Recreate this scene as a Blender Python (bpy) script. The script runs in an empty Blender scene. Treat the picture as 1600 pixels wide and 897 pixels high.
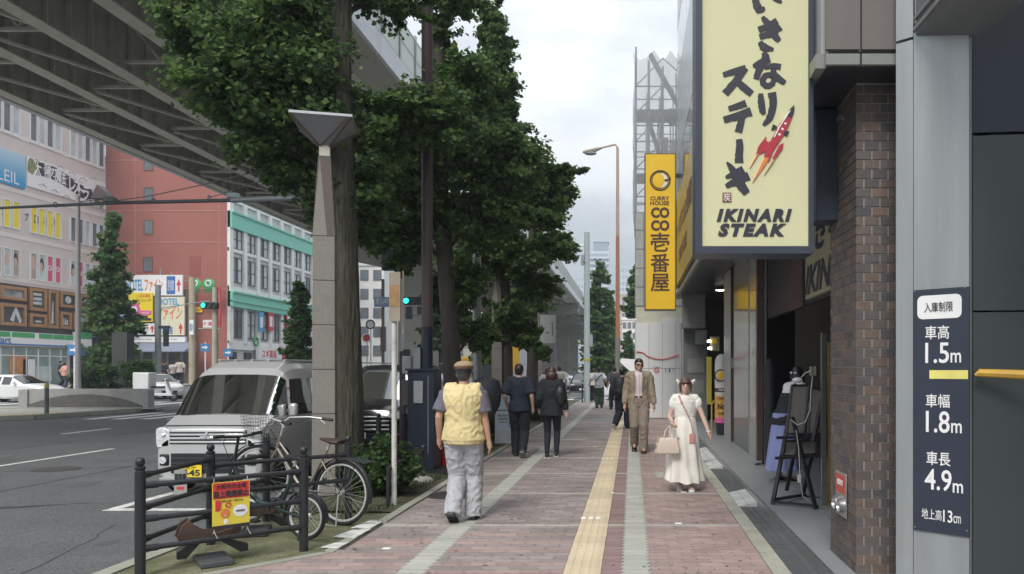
import bpy, bmesh, math, random
import numpy as np
from mathutils import Vector, Matrix, noise
PI = math.pi
R = math.radians
rnd = random.Random(7)
C = bpy.context.scene.collection
SC = bpy.context.scene

# ------------------------------------------------------------------ camera
F = 1200.0 / 1600.0            # focal length over picture width
EYE = 1.6
cam = bpy.data.objects.new('camera', bpy.data.cameras.new('camera'))
C.objects.link(cam)
cam.location = (0, 0, EYE)
cam.rotation_euler = (PI / 2, 0, 0)
cam.data.sensor_width = 36
cam.data.lens = 36 * F
cam.data.shift_x = -(988 - 800) / 1600
cam.data.shift_y = (577 - 448.5) / 1600
cam.data.clip_start = 0.05
cam.data.clip_end = 3000
SC.camera = cam

# ------------------------------------------------------------------ sky, sun, exposure (bright overcast day)
SUN_EL, SUN_AZ = R(46), R(194)      # azimuth clockwise from +Y
w = bpy.data.worlds.new('World'); SC.world = w; w.use_nodes = True
nt = w.node_tree; N = nt.nodes; L = nt.links
N.clear()
out = N.new('ShaderNodeOutputWorld'); bg = N.new('ShaderNodeBackground')
sky = N.new('ShaderNodeTexSky'); sky.sky_type = 'NISHITA'; sky.sun_disc = False
sky.sun_elevation = SUN_EL; sky.sun_rotation = SUN_AZ; sky.air_density = 1.2; sky.dust_density = 3.0
tc = N.new('ShaderNodeTexCoord'); mp = N.new('ShaderNodeMapping')
mp.inputs['Scale'].default_value = (1.0, 1.0, 2.6)
n1 = N.new('ShaderNodeTexNoise'); n1.inputs['Scale'].default_value = 2.3
n1.inputs['Detail'].default_value = 6; n1.inputs['Roughness'].default_value = .52
L.new(tc.outputs['Generated'], mp.inputs['Vector']); L.new(mp.outputs['Vector'], n1.inputs['Vector'])
cr = N.new('ShaderNodeValToRGB')
cr.color_ramp.elements[0].position = .36; cr.color_ramp.elements[0].color = (4.7, 5.1, 5.6, 1)
cr.color_ramp.elements[1].position = .62; cr.color_ramp.elements[1].color = (8.9, 9.1, 9.3, 1)
e = cr.color_ramp.elements.new(.48); e.color = (6.0, 6.35, 6.75, 1)
L.new(n1.outputs['Fac'], cr.inputs['Fac'])
mx = N.new('ShaderNodeMix'); mx.data_type = 'RGBA'; mx.inputs[0].default_value = .9
L.new(sky.outputs['Color'], mx.inputs[6]); L.new(cr.outputs['Color'], mx.inputs[7])
sz = N.new('ShaderNodeSeparateXYZ'); L.new(tc.outputs['Generated'], sz.inputs[0])      # overcast sky: the zenith is brighter than the horizon
gz = N.new('ShaderNodeMapRange'); gz.inputs[1].default_value = 0; gz.inputs[2].default_value = 1; gz.inputs[3].default_value = .45; gz.inputs[4].default_value = 1.8
L.new(sz.outputs['Z'], gz.inputs[0]); sc_n = N.new('ShaderNodeVectorMath'); sc_n.operation = 'SCALE'
L.new(mx.outputs[2], sc_n.inputs[0]); L.new(gz.outputs[0], sc_n.inputs['Scale']); L.new(sc_n.outputs[0], bg.inputs['Color']); bg.inputs['Strength'].default_value = .1
L.new(bg.outputs['Background'], out.inputs['Surface'])

sl = bpy.data.lights.new('sun', 'SUN'); sl.energy = 1.5; sl.angle = R(18); sl.color = (1, .95, .87)
so = bpy.data.objects.new('sun', sl); C.objects.link(so)
sd = Vector((math.sin(SUN_AZ) * math.cos(SUN_EL), math.cos(SUN_AZ) * math.cos(SUN_EL), math.sin(SUN_EL)))
so.rotation_euler = sd.to_track_quat('Z', 'Y').to_euler(); so.location = (0, 0, 60)

SC.view_settings.view_transform = 'Standard'; SC.view_settings.look = 'None'
SC.view_settings.exposure = 0.7; SC.view_settings.gamma = 1
SC.render.engine = 'CYCLES'
SC.cycles.max_bounces = 6; SC.cycles.transparent_max_bounces = 12; SC.cycles.diffuse_bounces = 4
SC.cycles.use_denoising = True
SC.cycles.sample_clamp_indirect = 4

# ------------------------------------------------------------------ helpers
def at(px, py, Y):
    """point at depth Y seen at that place of the 1600 px photograph"""
    return Vector(((px - 988) * Y / 1200, Y, EYE - (py - 577) * Y / 1200))
def grd(px, py, z=0.0):
    Y = 1200 * (EYE - z) / (py - 577)
    return Vector(((px - 988) * Y / 1200, Y, z))

def tag(o, label=None, cat=None, group=None, kind=None):
    if label: o['label'] = label
    if cat: o['category'] = cat
    if group: o['group'] = group
    if kind: o['kind'] = kind
    return o
def link(name, data, parent=None, loc=None, rz=0):
    o = bpy.data.objects.new(name, data); C.objects.link(o)
    if loc is not None: o.location = loc
    if rz: o.rotation_euler = (0, 0, rz)
    if parent is not None: o.parent = parent
    return o
def thing(name, label, cat, loc=(0, 0, 0), rz=0, group=None, kind=None):
    return tag(link(name, None, None, loc, rz), label, cat, group, kind)
def copy_tree(o, parent=None):
    c = o.copy(); C.objects.link(c)
    if parent is not None: c.parent = parent
    for ch in o.children: copy_tree(ch, c)
    return c
def clone(o, loc, rz=0, label=None, scale=None):
    c = copy_tree(o); c.location = loc; c.rotation_euler = (0, 0, rz)
    if label: c['label'] = label
    if scale: c.scale = (scale,) * 3
    return c

class MB:
    """mesh builder"""
    def __init__(s): s.v = []; s.f = []; s.m = []
    def add(s, vs, fs, mi=0):
        b = len(s.v); s.v += [tuple(p) for p in vs]
        for f in fs: s.f.append([b + i for i in f]); s.m.append(mi)
        return s
    def box(s, a, b, mi=0, M=None):
        x0, y0, z0 = a; x1, y1, z1 = b
        if x0 > x1: x0, x1 = x1, x0
        if y0 > y1: y0, y1 = y1, y0
        if z0 > z1: z0, z1 = z1, z0
        vs = [(x0,y0,z0),(x1,y0,z0),(x1,y1,z0),(x0,y1,z0),(x0,y0,z1),(x1,y0,z1),(x1,y1,z1),(x0,y1,z1)]
        if M is not None: vs = [M @ Vector(p) for p in vs]
        return s.add(vs, [(0,3,2,1),(4,5,6,7),(0,1,5,4),(1,2,6,5),(2,3,7,6),(3,0,4,7)], mi)
    def bar(s, p, q, wd, h=None, mi=0, up=(0, 0, 1)):
        """square bar from p to q"""
        p = Vector(p); q = Vector(q); h = h or wd; d = (q - p); ln = d.length; d.normalize()
        u = Vector(up)
        if abs(d.dot(u)) > .98: u = Vector((0, 1, 0))
        a = d.cross(u).normalized(); b = a.cross(d).normalized()
        vs = []
        for t in (p, q):
            for sx, sy in ((-1,-1),(1,-1),(1,1),(-1,1)): vs.append(t + a * wd/2 * sx + b * h/2 * sy)
        return s.add(vs, [(0,1,2,3),(7,6,5,4),(0,4,5,1),(1,5,6,2),(2,6,7,3),(3,7,4,0)], mi)
    def tube(s, pts, r, n=8, mi=0, cap=True, flat=None):
        """flat=(vector, factor): squash sections"""
        pts = [Vector(p) for p in pts]; k = len(pts)
        rr = list(r) if hasattr(r, '__len__') else [r] * k
        rings = []; ref = None
        for i, p in enumerate(pts):
            d = (pts[min(i+1, k-1)] - pts[max(i-1, 0)])
            if d.length < 1e-9: d = Vector((0, 0, 1))
            d.normalize()
            if ref is None:
                ref = Vector((1, 0, 0)) if abs(d.x) < .8 else Vector((0, 1, 0))
            a = (ref - d * ref.dot(d)).normalized(); ref = a; b = d.cross(a)
            e = rr[i]; ex, ey = e if hasattr(e, '__len__') else (e, e)
            rings.append([p + a * math.cos(2*PI*j/n) * ex + b * math.sin(2*PI*j/n) * ey for j in range(n)])
        return s.loft(rings, mi, cap)
    def loft(s, rings, mi=0, cap=True, closed=True):
        n = len(rings[0]); vs = [p for rg in rings for p in rg]; fs = []
        m = n if closed else n - 1
        for i in range(len(rings) - 1):
            for j in range(m):
                fs.append((i*n+j, i*n+(j+1) % n, (i+1)*n+(j+1) % n, (i+1)*n+j))
        if cap:
            fs.append(tuple(range(n))[::-1]); fs.append(tuple((len(rings)-1)*n + j for j in range(n)))
        return s.add(vs, fs, mi)
    def lathe(s, prof, n=16, c=(0, 0, 0), mi=0, M=None):
        rings = []
        for r, z in prof:
            rg = [Vector((c[0] + r*math.cos(2*PI*j/n), c[1] + r*math.sin(2*PI*j/n), c[2] + z)) for j in range(n)]
            if M is not None: rg = [M @ p for p in rg]
            rings.append(rg)
        return s.loft(rings, mi)
    def ell(s, c, r, n=12, m=8, mi=0, M=None):
        rings = []
        for i in range(m + 1):
            t = PI * (i + .02 if i == 0 else (i - .02 if i == m else i)) / m
            rg = [Vector((r[0]*math.sin(t)*math.cos(2*PI*j/n), r[1]*math.sin(t)*math.sin(2*PI*j/n), -r[2]*math.cos(t))) for j in range(n)]
            if M is not None: rg = [M @ p for p in rg]
            rings.append([p + Vector(c) for p in rg])
        return s.loft(rings, mi)
    def prism(s, poly, d0, d1, ax='z', mi=0):
        """polygon extruded along an axis; ax z: (x,y); x: (y,z); y: (x,z)"""
        def P(p, t):
            return {'z': (p[0], p[1], t), 'x': (t, p[0], p[1]), 'y': (p[0], t, p[1])}[ax]
        n = len(poly); vs = [P(p, d0) for p in poly] + [P(p, d1) for p in poly]
        fs = [tuple(range(n))[::-1], tuple(range(n, 2*n))] + [(i, (i+1) % n, n+(i+1) % n, n+i) for i in range(n)]
        return s.add(vs, fs, mi)
    def torus(s, c, Rr, r, M=None, n=28, m=8, mi=0):
        rings = []
        for i in range(n + 1):
            t = 2*PI*i/n; rg = []
            for j in range(m):
                u = 2*PI*j/m
                p = Vector(((Rr + r*math.cos(u))*math.cos(t), r*math.sin(u), (Rr + r*math.cos(u))*math.sin(t)))
                if M is not None: p = M @ p
                rg.append(p + Vector(c))
            rings.append(rg)
        return s.loft(rings, mi, cap=False)
    def mesh(s, name, mats, smooth=False, angle=40):
        me = bpy.data.meshes.new(name); me.from_pydata(s.v, [], s.f)
        for m_ in (mats if isinstance(mats, (list, tuple)) else [mats]): me.materials.append(m_)
        if any(s.m): me.polygons.foreach_set('material_index', s.m)
        bm = bmesh.new(); bm.from_mesh(me); bmesh.ops.recalc_face_normals(bm, faces=bm.faces); bm.to_mesh(me); bm.free()
        if smooth:
            me.polygons.foreach_set('use_smooth', [True] * len(me.polygons)); me.set_sharp_from_angle(angle=R(angle))
        me.update(); return me
    def build(s, name, mats, parent=None, smooth=False, angle=40, bevel=0, loc=None, rz=0, segs=2):
        o = link(name, s.mesh(name, mats, smooth or bevel > 0, angle), parent, loc, rz)
        if bevel:
            b = o.modifiers.new('bevel', 'BEVEL'); b.width = bevel; b.segments = segs; b.limit_method = 'ANGLE'; b.angle_limit = R(32)
        return o

def nmesh(name, V, Fc, mats, smooth=False):
    """fast mesh from numpy; every face has the same corner count"""
    me = bpy.data.meshes.new(name); V = np.asarray(V, np.float32); Fc = np.asarray(Fc, np.int32)
    me.vertices.add(len(V)); me.vertices.foreach_set('co', V.ravel())
    k = Fc.shape[1]; me.loops.add(Fc.size); me.loops.foreach_set('vertex_index', Fc.ravel())
    me.polygons.add(len(Fc)); me.polygons.foreach_set('loop_start', np.arange(len(Fc), dtype=np.int32) * k)
    try: me.polygons.foreach_set('loop_total', np.full(len(Fc), k, np.int32))
    except Exception: pass
    for m_ in (mats if isinstance(mats, (list, tuple)) else [mats]): me.materials.append(m_)
    if smooth: me.polygons.foreach_set('use_smooth', np.ones(len(Fc), bool))
    me.update(calc_edges=True); me.validate(); return me

_M = {}
def mat(name, col=(.5, .5, .5), rough=.6, metal=0.0, var=.12, scale=6.0, bump=.0, bscale=None, emit=0, coat=0, dirt=0, dscale=1.2, dcol=(.05, .045, .04), island=0, stretch=None, spec=None, speck=0, sscale=160):
    """procedural principled material: base colour with two octaves of mottling, optional bump, dirt stains, per-piece variation"""
    if name in _M: return _M[name]
    m = bpy.data.materials.new(name); m.use_nodes = True; nt = m.node_tree; N = nt.nodes; L = nt.links
    b = N['Principled BSDF']; b.inputs['Roughness'].default_value = rough; b.inputs['Metallic'].default_value = metal
    if coat: b.inputs['Coat Weight'].default_value = coat; b.inputs['Coat Roughness'].default_value = .06
    if spec is not None: b.inputs['Specular IOR Level'].default_value = spec
    tc = N.new('ShaderNodeTexCoord'); geo = N.new('ShaderNodeNewGeometry')
    vec = geo.outputs['Position']
    if stretch:
        mpn = N.new('ShaderNodeMapping'); mpn.inputs['Scale'].default_value = stretch
        L.new(vec, mpn.inputs['Vector']); vec = mpn.outputs['Vector']
    n = N.new('ShaderNodeTexNoise'); n.inputs['Scale'].default_value = scale; n.inputs['Detail'].default_value = 5; n.inputs['Roughness'].default_value = .6
    L.new(vec, n.inputs['Vector'])
    hsv = N.new('ShaderNodeHueSaturation'); hsv.inputs['Color'].default_value = (*col, 1)
    mr = N.new('ShaderNodeMapRange'); mr.inputs[1].default_value = .25; mr.inputs[2].default_value = .75
    mr.inputs[3].default_value = 1 - var; mr.inputs[4].default_value = 1 + var
    L.new(n.outputs['Fac'], mr.inputs[0]); src = mr.outputs[0]
    if island:
        mi = N.new('ShaderNodeMapRange'); mi.inputs[3].default_value = 1 - island; mi.inputs[4].default_value = 1 + island
        L.new(geo.outputs['Random Per Island'], mi.inputs[0])
        oi = N.new('ShaderNodeObjectInfo'); mo = N.new('ShaderNodeMapRange'); mo.inputs[3].default_value = 1 - island*.8; mo.inputs[4].default_value = 1 + island*.8
        L.new(oi.outputs['Random'], mo.inputs[0])
        a = N.new('ShaderNodeMath'); a.operation = 'MULTIPLY'; L.new(src, a.inputs[0]); L.new(mi.outputs[0], a.inputs[1])
        a2 = N.new('ShaderNodeMath'); a2.operation = 'MULTIPLY'; L.new(a.outputs[0], a2.inputs[0]); L.new(mo.outputs[0], a2.inputs[1]); src = a2.outputs[0]
    if speck:
        n4 = N.new('ShaderNodeTexNoise'); n4.inputs['Scale'].default_value = sscale; n4.inputs['Detail'].default_value = 2; L.new(geo.outputs['Position'], n4.inputs['Vector'])
        m4 = N.new('ShaderNodeMapRange'); m4.inputs[1].default_value = .3; m4.inputs[2].default_value = .7; m4.inputs[3].default_value = 1 - speck; m4.inputs[4].default_value = 1 + speck; L.new(n4.outputs['Fac'], m4.inputs[0])
        a4 = N.new('ShaderNodeMath'); a4.operation = 'MULTIPLY'; L.new(src, a4.inputs[0]); L.new(m4.outputs[0], a4.inputs[1]); src = a4.outputs[0]
    L.new(src, hsv.inputs['Value']); colout = hsv.outputs['Color']
    if dirt:
        n2 = N.new('ShaderNodeTexNoise'); n2.inputs['Scale'].default_value = dscale; n2.inputs['Detail'].default_value = 7; n2.inputs['Roughness'].default_value = .65
        L.new(vec, n2.inputs['Vector'])
        m2 = N.new('ShaderNodeMapRange'); m2.inputs[1].default_value = .48; m2.inputs[2].default_value = .72; m2.inputs[3].default_value = 0; m2.inputs[4].default_value = dirt
        L.new(n2.outputs['Fac'], m2.inputs[0])
        mm = N.new('ShaderNodeMix'); mm.data_type = 'RGBA'; L.new(m2.outputs[0], mm.inputs[0]); L.new(colout, mm.inputs[6]); mm.inputs[7].default_value = (*dcol, 1)
        colout = mm.outputs[2]
    L.new(colout, b.inputs['Base Color'])
    if bump:
        nb = N.new('ShaderNodeTexNoise'); nb.inputs['Scale'].default_value = bscale or scale * 6; nb.inputs['Detail'].default_value = 4
        L.new(vec, nb.inputs['Vector'])
        bp = N.new('ShaderNodeBump'); bp.inputs['Strength'].default_value = bump; bp.inputs['Distance'].default_value = .02
        L.new(nb.outputs['Fac'], bp.inputs['Height']); L.new(bp.outputs['Normal'], b.inputs['Normal'])
    if emit:
        L.new(colout, b.inputs['Emission Color']); b.inputs['Emission Strength'].default_value = emit
    _M[name] = m; return m
def glassmat(name, tint=(.75, .8, .8), rough=.02, ior=1.5, gain=1.0, base=.05):
    if name in _M: return _M[name]
    m = bpy.data.materials.new(name); m.use_nodes = True; nt = m.node_tree; N = nt.nodes; L = nt.links
    N.remove(N['Principled BSDF']); o = N['Material Output']
    t = N.new('ShaderNodeBsdfTransparent'); t.inputs['Color'].default_value = (*tint, 1)
    g = N.new('ShaderNodeBsdfGlossy'); g.inputs['Roughness'].default_value = rough
    fr = N.new('ShaderNodeFresnel'); fr.inputs['IOR'].default_value = ior
    a = N.new('ShaderNodeMath'); a.operation = 'MULTIPLY_ADD'; a.inputs[1].default_value = gain; a.inputs[2].default_value = base; a.use_clamp = True
    L.new(fr.outputs[0], a.inputs[0])
    ms = N.new('ShaderNodeMixShader'); L.new(a.outputs[0], ms.inputs[0]); L.new(t.outputs[0], ms.inputs[1]); L.new(g.outputs[0], ms.inputs[2])
    L.new(ms.outputs[0], o.inputs['Surface']); _M[name] = m; return m

def text_mesh(body, w=None, h=None, shear=0, bold=0, spacing=1.0, depth=.002):
    cjk = any(ord(c) > 0x2E80 for c in body); bb = bold; bold = 0 if cjk else bold
    cu = bpy.data.curves.new('t', 'FONT'); cu.body = body; cu.size = 1; cu.shear = shear; cu.offset = bold
    cu.extrude = .01; cu.space_character = spacing; cu.resolution_u = 3
    o = bpy.data.objects.new('t', cu); C.objects.link(o)
    dg = bpy.context.evaluated_depsgraph_get(); dg.update()
    me = bpy.data.meshes.new_from_object(o.evaluated_get(dg)); bpy.data.objects.remove(o); bpy.data.curves.remove(cu)
    n = len(me.vertices); co = np.empty(n*3, np.float32); me.vertices.foreach_get('co', co); co = co.reshape(-1, 3)
    lo, hi = co.min(0), co.max(0); c = (lo + hi) / 2; sz = hi - lo
    sx = (w / sz[0]) if w else None; sy = (h / sz[1]) if h else None
    sx = sx or sy; sy = sy or sx
    co[:, 0] = (co[:, 0] - c[0]) * sx; co[:, 1] = (co[:, 1] - c[1]) * sy; co[:, 2] = np.where(co[:, 2] > 0, depth, 0)
    me.vertices.foreach_set('co', co.ravel()); me.update()
    if cjk and bb:                                   # heavier strokes: shifted copies, each a hair deeper
        k = bb * .8; bm = bmesh.new(); ofs = [(0, 0), (k*sx, 0), (-k*sx, 0), (0, k*sy), (0, -k*sy), (k*.7*sx, k*.7*sy), (-k*.7*sx, -k*.7*sy)]
        for i, (a, b) in enumerate(ofs):
            t = me.copy(); t.transform(Matrix.Translation((a, b, i * depth * .06))); bm.from_mesh(t); bpy.data.meshes.remove(t)
        bm.to_mesh(me); bm.free()
    return me
def text(name, body, w, h, center, m, parent, face='-y', shear=0, bold=0, vertical=False, spacing=1.0, M=None, depth=.002, label=None):
    """flat lettering centred on a point; face: the way it looks ('-y', '+x', '-x') or a 3x3 matrix M"""
    me = text_mesh(body, w, h, shear, bold, spacing, depth); me.name = name
    me.materials.clear(); me.materials.append(m)
    o = link(name, me, parent)
    if M is None:
        M = {'-y': Matrix(((1,0,0),(0,0,-1),(0,1,0))), '+x': Matrix(((0,0,1),(1,0,0),(0,1,0))), '-x': Matrix(((0,0,-1),(-1,0,0),(0,1,0)))}[face]
    o.matrix_local = Matrix.Translation(Vector(center)) @ M.to_4x4()
    if label: o['label'] = label
    return o
def joinmesh(parts, name, mats):
    """join (mesh, matrix, material index) into one mesh"""
    bm = bmesh.new()
    for me, M, mi in parts:
        b2 = bmesh.new(); b2.from_mesh(me)
        for f in b2.faces: f.material_index = mi
        b2.transform(M); t = bpy.data.meshes.new('x'); b2.to_mesh(t); b2.free(); bm.from_mesh(t); bpy.data.meshes.remove(t)
    out = bpy.data.meshes.new(name); bm.to_mesh(out); bm.free()
    for m_ in mats: out.materials.append(m_)
    return out
# ------------------------------------------------------------------ common materials
asphalt = mat('asphalt', (.115, .121, .124), .85, var=.16, scale=1.3, bump=.5, bscale=160, dirt=.55, dscale=.45, dcol=(.075, .078, .08), speck=.55, sscale=70)
conc = mat('concrete', (.36, .35, .32), .8, var=.12, scale=3, bump=.2, dirt=.4, dscale=1.5, dcol=(.16, .155, .14))
kerbm = mat('kerb_stone', (.33, .33, .28), .85, var=.15, scale=6, bump=.3, dirt=.5, dscale=3, dcol=(.14, .16, .09), island=.12)
grout = mat('grout', (.075, .066, .06), .95, var=.2, scale=20)
p_pink = mat('paver_pink', (.35, .255, .235), .8, var=.13, scale=1.1, bump=.35, bscale=90, island=.17, speck=.22, dirt=.55, dscale=1.0, dcol=(.235, .20, .19))
p_red = mat('paver_red', (.275, .185, .178), .8, var=.13, scale=2, bump=.35, bscale=90, island=.17, speck=.22, dirt=.45, dscale=2, dcol=(.15, .11, .11))
p_brown = mat('paver_brown', (.30, .255, .245), .8, var=.18, scale=.8, bump=.35, bscale=90, island=.18, speck=.25, dirt=.75, dscale=.9, dcol=(.19, .165, .155))
p_light = mat('paver_light', (.43, .43, .385), .8, var=.1, scale=3, bump=.3, bscale=90, island=.09, speck=.15, dirt=.5, dscale=1.2, dcol=(.28, .28, .25))
p_band = mat('paver_band', (.42, .40, .35), .8, var=.1, scale=3, bump=.3, bscale=90, island=.08, dirt=.5, dscale=1.0, dcol=(.25, .23, .21))
yellowm = mat('tactile_yellow', (.60, .50, .345), .7, var=.08, scale=2, bump=.2, bscale=80, island=.09, speck=.12, dirt=.6, dscale=1.6, dcol=(.45, .37, .27))
whitep = mat('white_paint', (.72, .72, .69), .7, var=.08, scale=12, bump=.2, dirt=.75, dscale=7, dcol=(.22, .22, .21))
blackp = mat('black_paint', (.022, .024, .028), .38, var=.2, scale=9, bump=.05)
darkm = mat('dark_matter', (.012, .014, .018), .6, var=.2)
steel = mat('brushed_steel', (.45, .46, .47), .35, metal=.9, var=.1, scale=20)
greym = mat('grey_paint', (.30, .32, .33), .5, var=.1, scale=5, dirt=.2)
rubber = mat('rubber', (.018, .018, .02), .75, var=.2)
chrome = mat('chrome', (.8, .81, .82), .2, metal=.55, var=.03)

# ------------------------------------------------------------------ ground
MB().box((-900, -60, -.5), (900, 1500, -.12)).build('road', asphalt)['kind'] = 'structure'
bm_ = MB()
def mark(x0, y0, x1, y1, z=-.116): bm_.box((x0, y0, z - .002), (x1, y1, z + .002))
for yy in np.arange(26.6, 26.7): pass
for i in range(12): mark(-18.9 + i*.95, 26.4, -18.45 + i*.95, 30.4)
mark(-6.44, 9.32, -6.3, 31); mark(-6.3, 9.32, -4.35, 9.46)
mark(-11.28, 4, -11.16, 16.6); mark(-11.28, 21.8, -11.16, 26); mark(-15.2, 20.4, -15.06, 22.2); mark(-15.2, 8, -15.06, 13)
for yy in (48, 60, 72, 84, 96): mark(-9.3, yy, -9.15, yy + 6); mark(-12.6, yy, -12.45, yy + 6)
for i in range(9): mark(-7.6 + i*.95, 42.0, -7.15 + i*.95, 46.5)
for i in range(14): mark(-40 + i*1.5, 37 + i*.02, -39.4 + i*1.5, 40.5)
mark(-60, 33.2, -24, 33.4); mark(-60, 47, -24, 47.15)
bm_.build('road_marking', whitep)['kind'] = 'structure'
# worn tarmac patch
MB().prism([(-9.4, 9.0), (-7.6, 9.5), (-7.0, 9.9), (-7.3, 9.7), (-9.2, 9.35)], -.12, -.117).build('tarmac_patch', mat('tarmac_patch', (.05, .053, .057), .9, var=.35, scale=7, bump=.8, bscale=120))['kind'] = 'structure'

pave = thing('pavement', None, None, kind='structure')
MB().box((-2.66, 4.0, -.14), (1.48, 39.5, -.012)).prism([(-4.2, 4), (-2.66, 4), (-2.66, 6.9), (-4.2, 5.3)], -.14, -.0125).build('paving_bed', grout, pave)
def lim(y):                                   # left edge of the pavers
    return -2.56 if y > 6.74 else max(-4.2, -2.6 - (6.74 - y) * .95)
RW, PL = .1125, .225
zig = [(0, .004), (.019, .046), (-.019, .066), (0, RW - .004)]
def paver_poly(x0, x1, y, z0, z1):
    """x0, x1: (x, zigzag?)"""
    Lf = [(x0[0] + (d if x0[1] else 0) + .003, y + t) for d, t in zig]; Rt = [(x1[0] + (d if x1[1] else 0) - .003, y + t) for d, t in zig]
    return Lf[::-1] + Rt
jobs = []
nrow = int((39.4 - 4.0) / RW)
for r in range(nrow):
    y = 4.0 + r * RW; band = abs(((y - 7.80 + 1.0) % 2.0) - 1.0) < RW * .55
    regs = [(lim(y), -1.86, p_brown, 0, 1), (-1.86, -1.635, p_light, 1, 1), (-1.635, -.545, p_brown, 1, 0), (-.25, -.085, p_red, 0, 1), (-.085, .14, p_light, 1, 1), (.14, 1.10, p_pink, 1, 0)]
    for (a, b, m_, za, zb) in regs:
        if m_ is p_brown and y < 7.6: m_ = p_pink if rnd.random() < .55 else p_brown
        if band and m_ is not p_light: m_ = p_band
        if m_ is p_light and band: pass
        if b - a < .3: jobs.append((a, b, y, m_, za, zb)); continue
        off = PL if r % 2 else PL * .5
        cuts = []; x = b - off
        while x > a + .05: cuts.append(x); x -= PL
        xs = [b] + cuts + [a]
        for i in range(len(xs) - 1):
            jobs.append((xs[i+1], xs[i], y, m_, za if i == len(xs) - 2 else 1, zb if i == 0 else 1))
def seen(j):
    x, y = (j[0] + j[1]) / 2, j[2]
    px = 988 + 1200 * x / y
    return y > 5.95 and 330 < px < 1300 and not (x < -2.9 and y < 6)
near = sorted([j for j in jobs if seen(j)], key=lambda j: j[2])[:300]
ns = set(id(j) for j in near); cache = {}
for j in near:
    a, b, y, m_, za, zb = j; key = (round(b - a, 3), m_.name, za, zb)
    if key not in cache:
        q = MB(); h = (b - a) / 2
        q.prism(paver_poly((-h, za), (h, zb), -RW/2, 0, 0), -.02, 0); cache[key] = q.mesh('paver', m_)
    o = link('paver', cache[key], pave, ((a + b)/2, y + RW/2, rnd.uniform(-.0012, .0006)))
rest = MB(); mats_ = [p_pink, p_red, p_brown, p_light, p_band]
for j in jobs:
    if id(j) in ns: continue
    a, b, y, m_, za, zb = j; dz = rnd.uniform(-.0012, .0006)
    rest.prism(paver_poly((a, za), (b, zb), y, 0, 0), -.02, dz, mi=mats_.index(m_))
tag(rest.build('paver_field', mats_, pave), kind='stuff')
# tactile guiding blocks
q = MB(); q.box((-.1465, -.1475, -.02), (.1465, .1475, 0))
for k in range(4):
    xc = -.108 + k * .072
    q.prism([(xc - .017, -.135), (xc + .017, -.135), (xc + .017, .135), (xc - .017, .135)], 0, .0045)
me = q.mesh('tactile_block', yellowm)
k = 0; y = 4.2
while y < 36:
    link('tactile_block', me, pave, (-.3975 + rnd.uniform(-.001, .001), y, .0015)); y += .3; k += 1
whit = mat('white_insert', (.85, .84, .78), .6, var=.05)
for yy in (8.22, 13.7, 20.4):
    for k in range(3): MB().box((-.048, -.03, 0), (.0, .06, .0075)).build('white_insert', whit, pave, loc=(-.42 + (k-1)*.08, yy, .0025))
# stone border along the shops, recessed joints
bord = mat('border_stone', (.36, .355, .30), .8, var=.16, scale=2.5, bump=.3, dirt=.5, dscale=2, dcol=(.20, .20, .15), island=.1)
y = 4.0; me = MB().box((1.104, .004, -.05), (1.246, .892, .001)).mesh('border_slab', bord)
while y < 25:
    link('border_slab', me, pave, (0, y, rnd.uniform(-.002, .002))); y += .9
# drain covers of three strips each
drm = mat('drain_cover', (.085, .09, .095), .55, var=.15, scale=4, bump=.2, dirt=.3, dscale=3, dcol=(.16, .16, .15))
drl = mat('drain_joint', (.26, .26, .25), .7, var=.2)
q = MB()
for k in range(3): q.box((1.252 + k*.071, .003, -.04), (1.317 + k*.071, .997, .004))
me = q.mesh('drain_cover', drm); y = 4.0
MB().box((1.247, 4, -.05), (1.479, 25, -.002)).build('drain_channel', drl, pave)
while y < 25: link('drain_cover', me, pave, (0, y, rnd.uniform(-.001, .002))); y += 1.0
# stone strip / plank of lighter pavers far away and a white plate
MB().box((-1.9, 17.35, 0), (-1.05, 17.5, .004)).build('white_plate', p_light, pave)
MB().box((-1.35, 23.6, 0), (-.25, 25.3, .004)).build('access_plate', mat('plate_grey', (.2, .2, .2), .7), pave)
# gum spots and small stains trodden into the paving
q = MB()
for _ in range(170):
    x, y = rnd.uniform(-2.5, 1.05), 6 + 16*rnd.random()**1.6; r_ = rnd.uniform(.007, .02); q.add([(x + r_*math.cos(a)*rnd.uniform(.7, 1.2), y + r_*math.sin(a), .0016) for a in [k*.785 for k in range(8)]], [tuple(range(8))])
tag(q.build('gum_spots', mat('gum_grey', (.10, .095, .09), .7), pave), kind='stuff')
q = MB()
for _ in range(60):
    x, y = rnd.choice([rnd.uniform(-2.5, -1.9), rnd.uniform(-2.5, 1.0)]), rnd.uniform(6, 18); s_ = rnd.uniform(.012, .03); a = rnd.uniform(0, 6); q.add([(x + s_*math.cos(a), y + s_*math.sin(a), .003), (x - s_*.6*math.sin(a), y + s_*.6*math.cos(a), .008), (x - s_*math.cos(a), y - s_*math.sin(a), .003), (x + s_*.6*math.sin(a), y - s_*.6*math.cos(a), .004)], [(0, 1, 2, 3)])
tag(q.build('leaf_litter', mat('leaf_litter', (.14, .13, .04), .7, island=.4), pave), kind='stuff')
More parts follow.
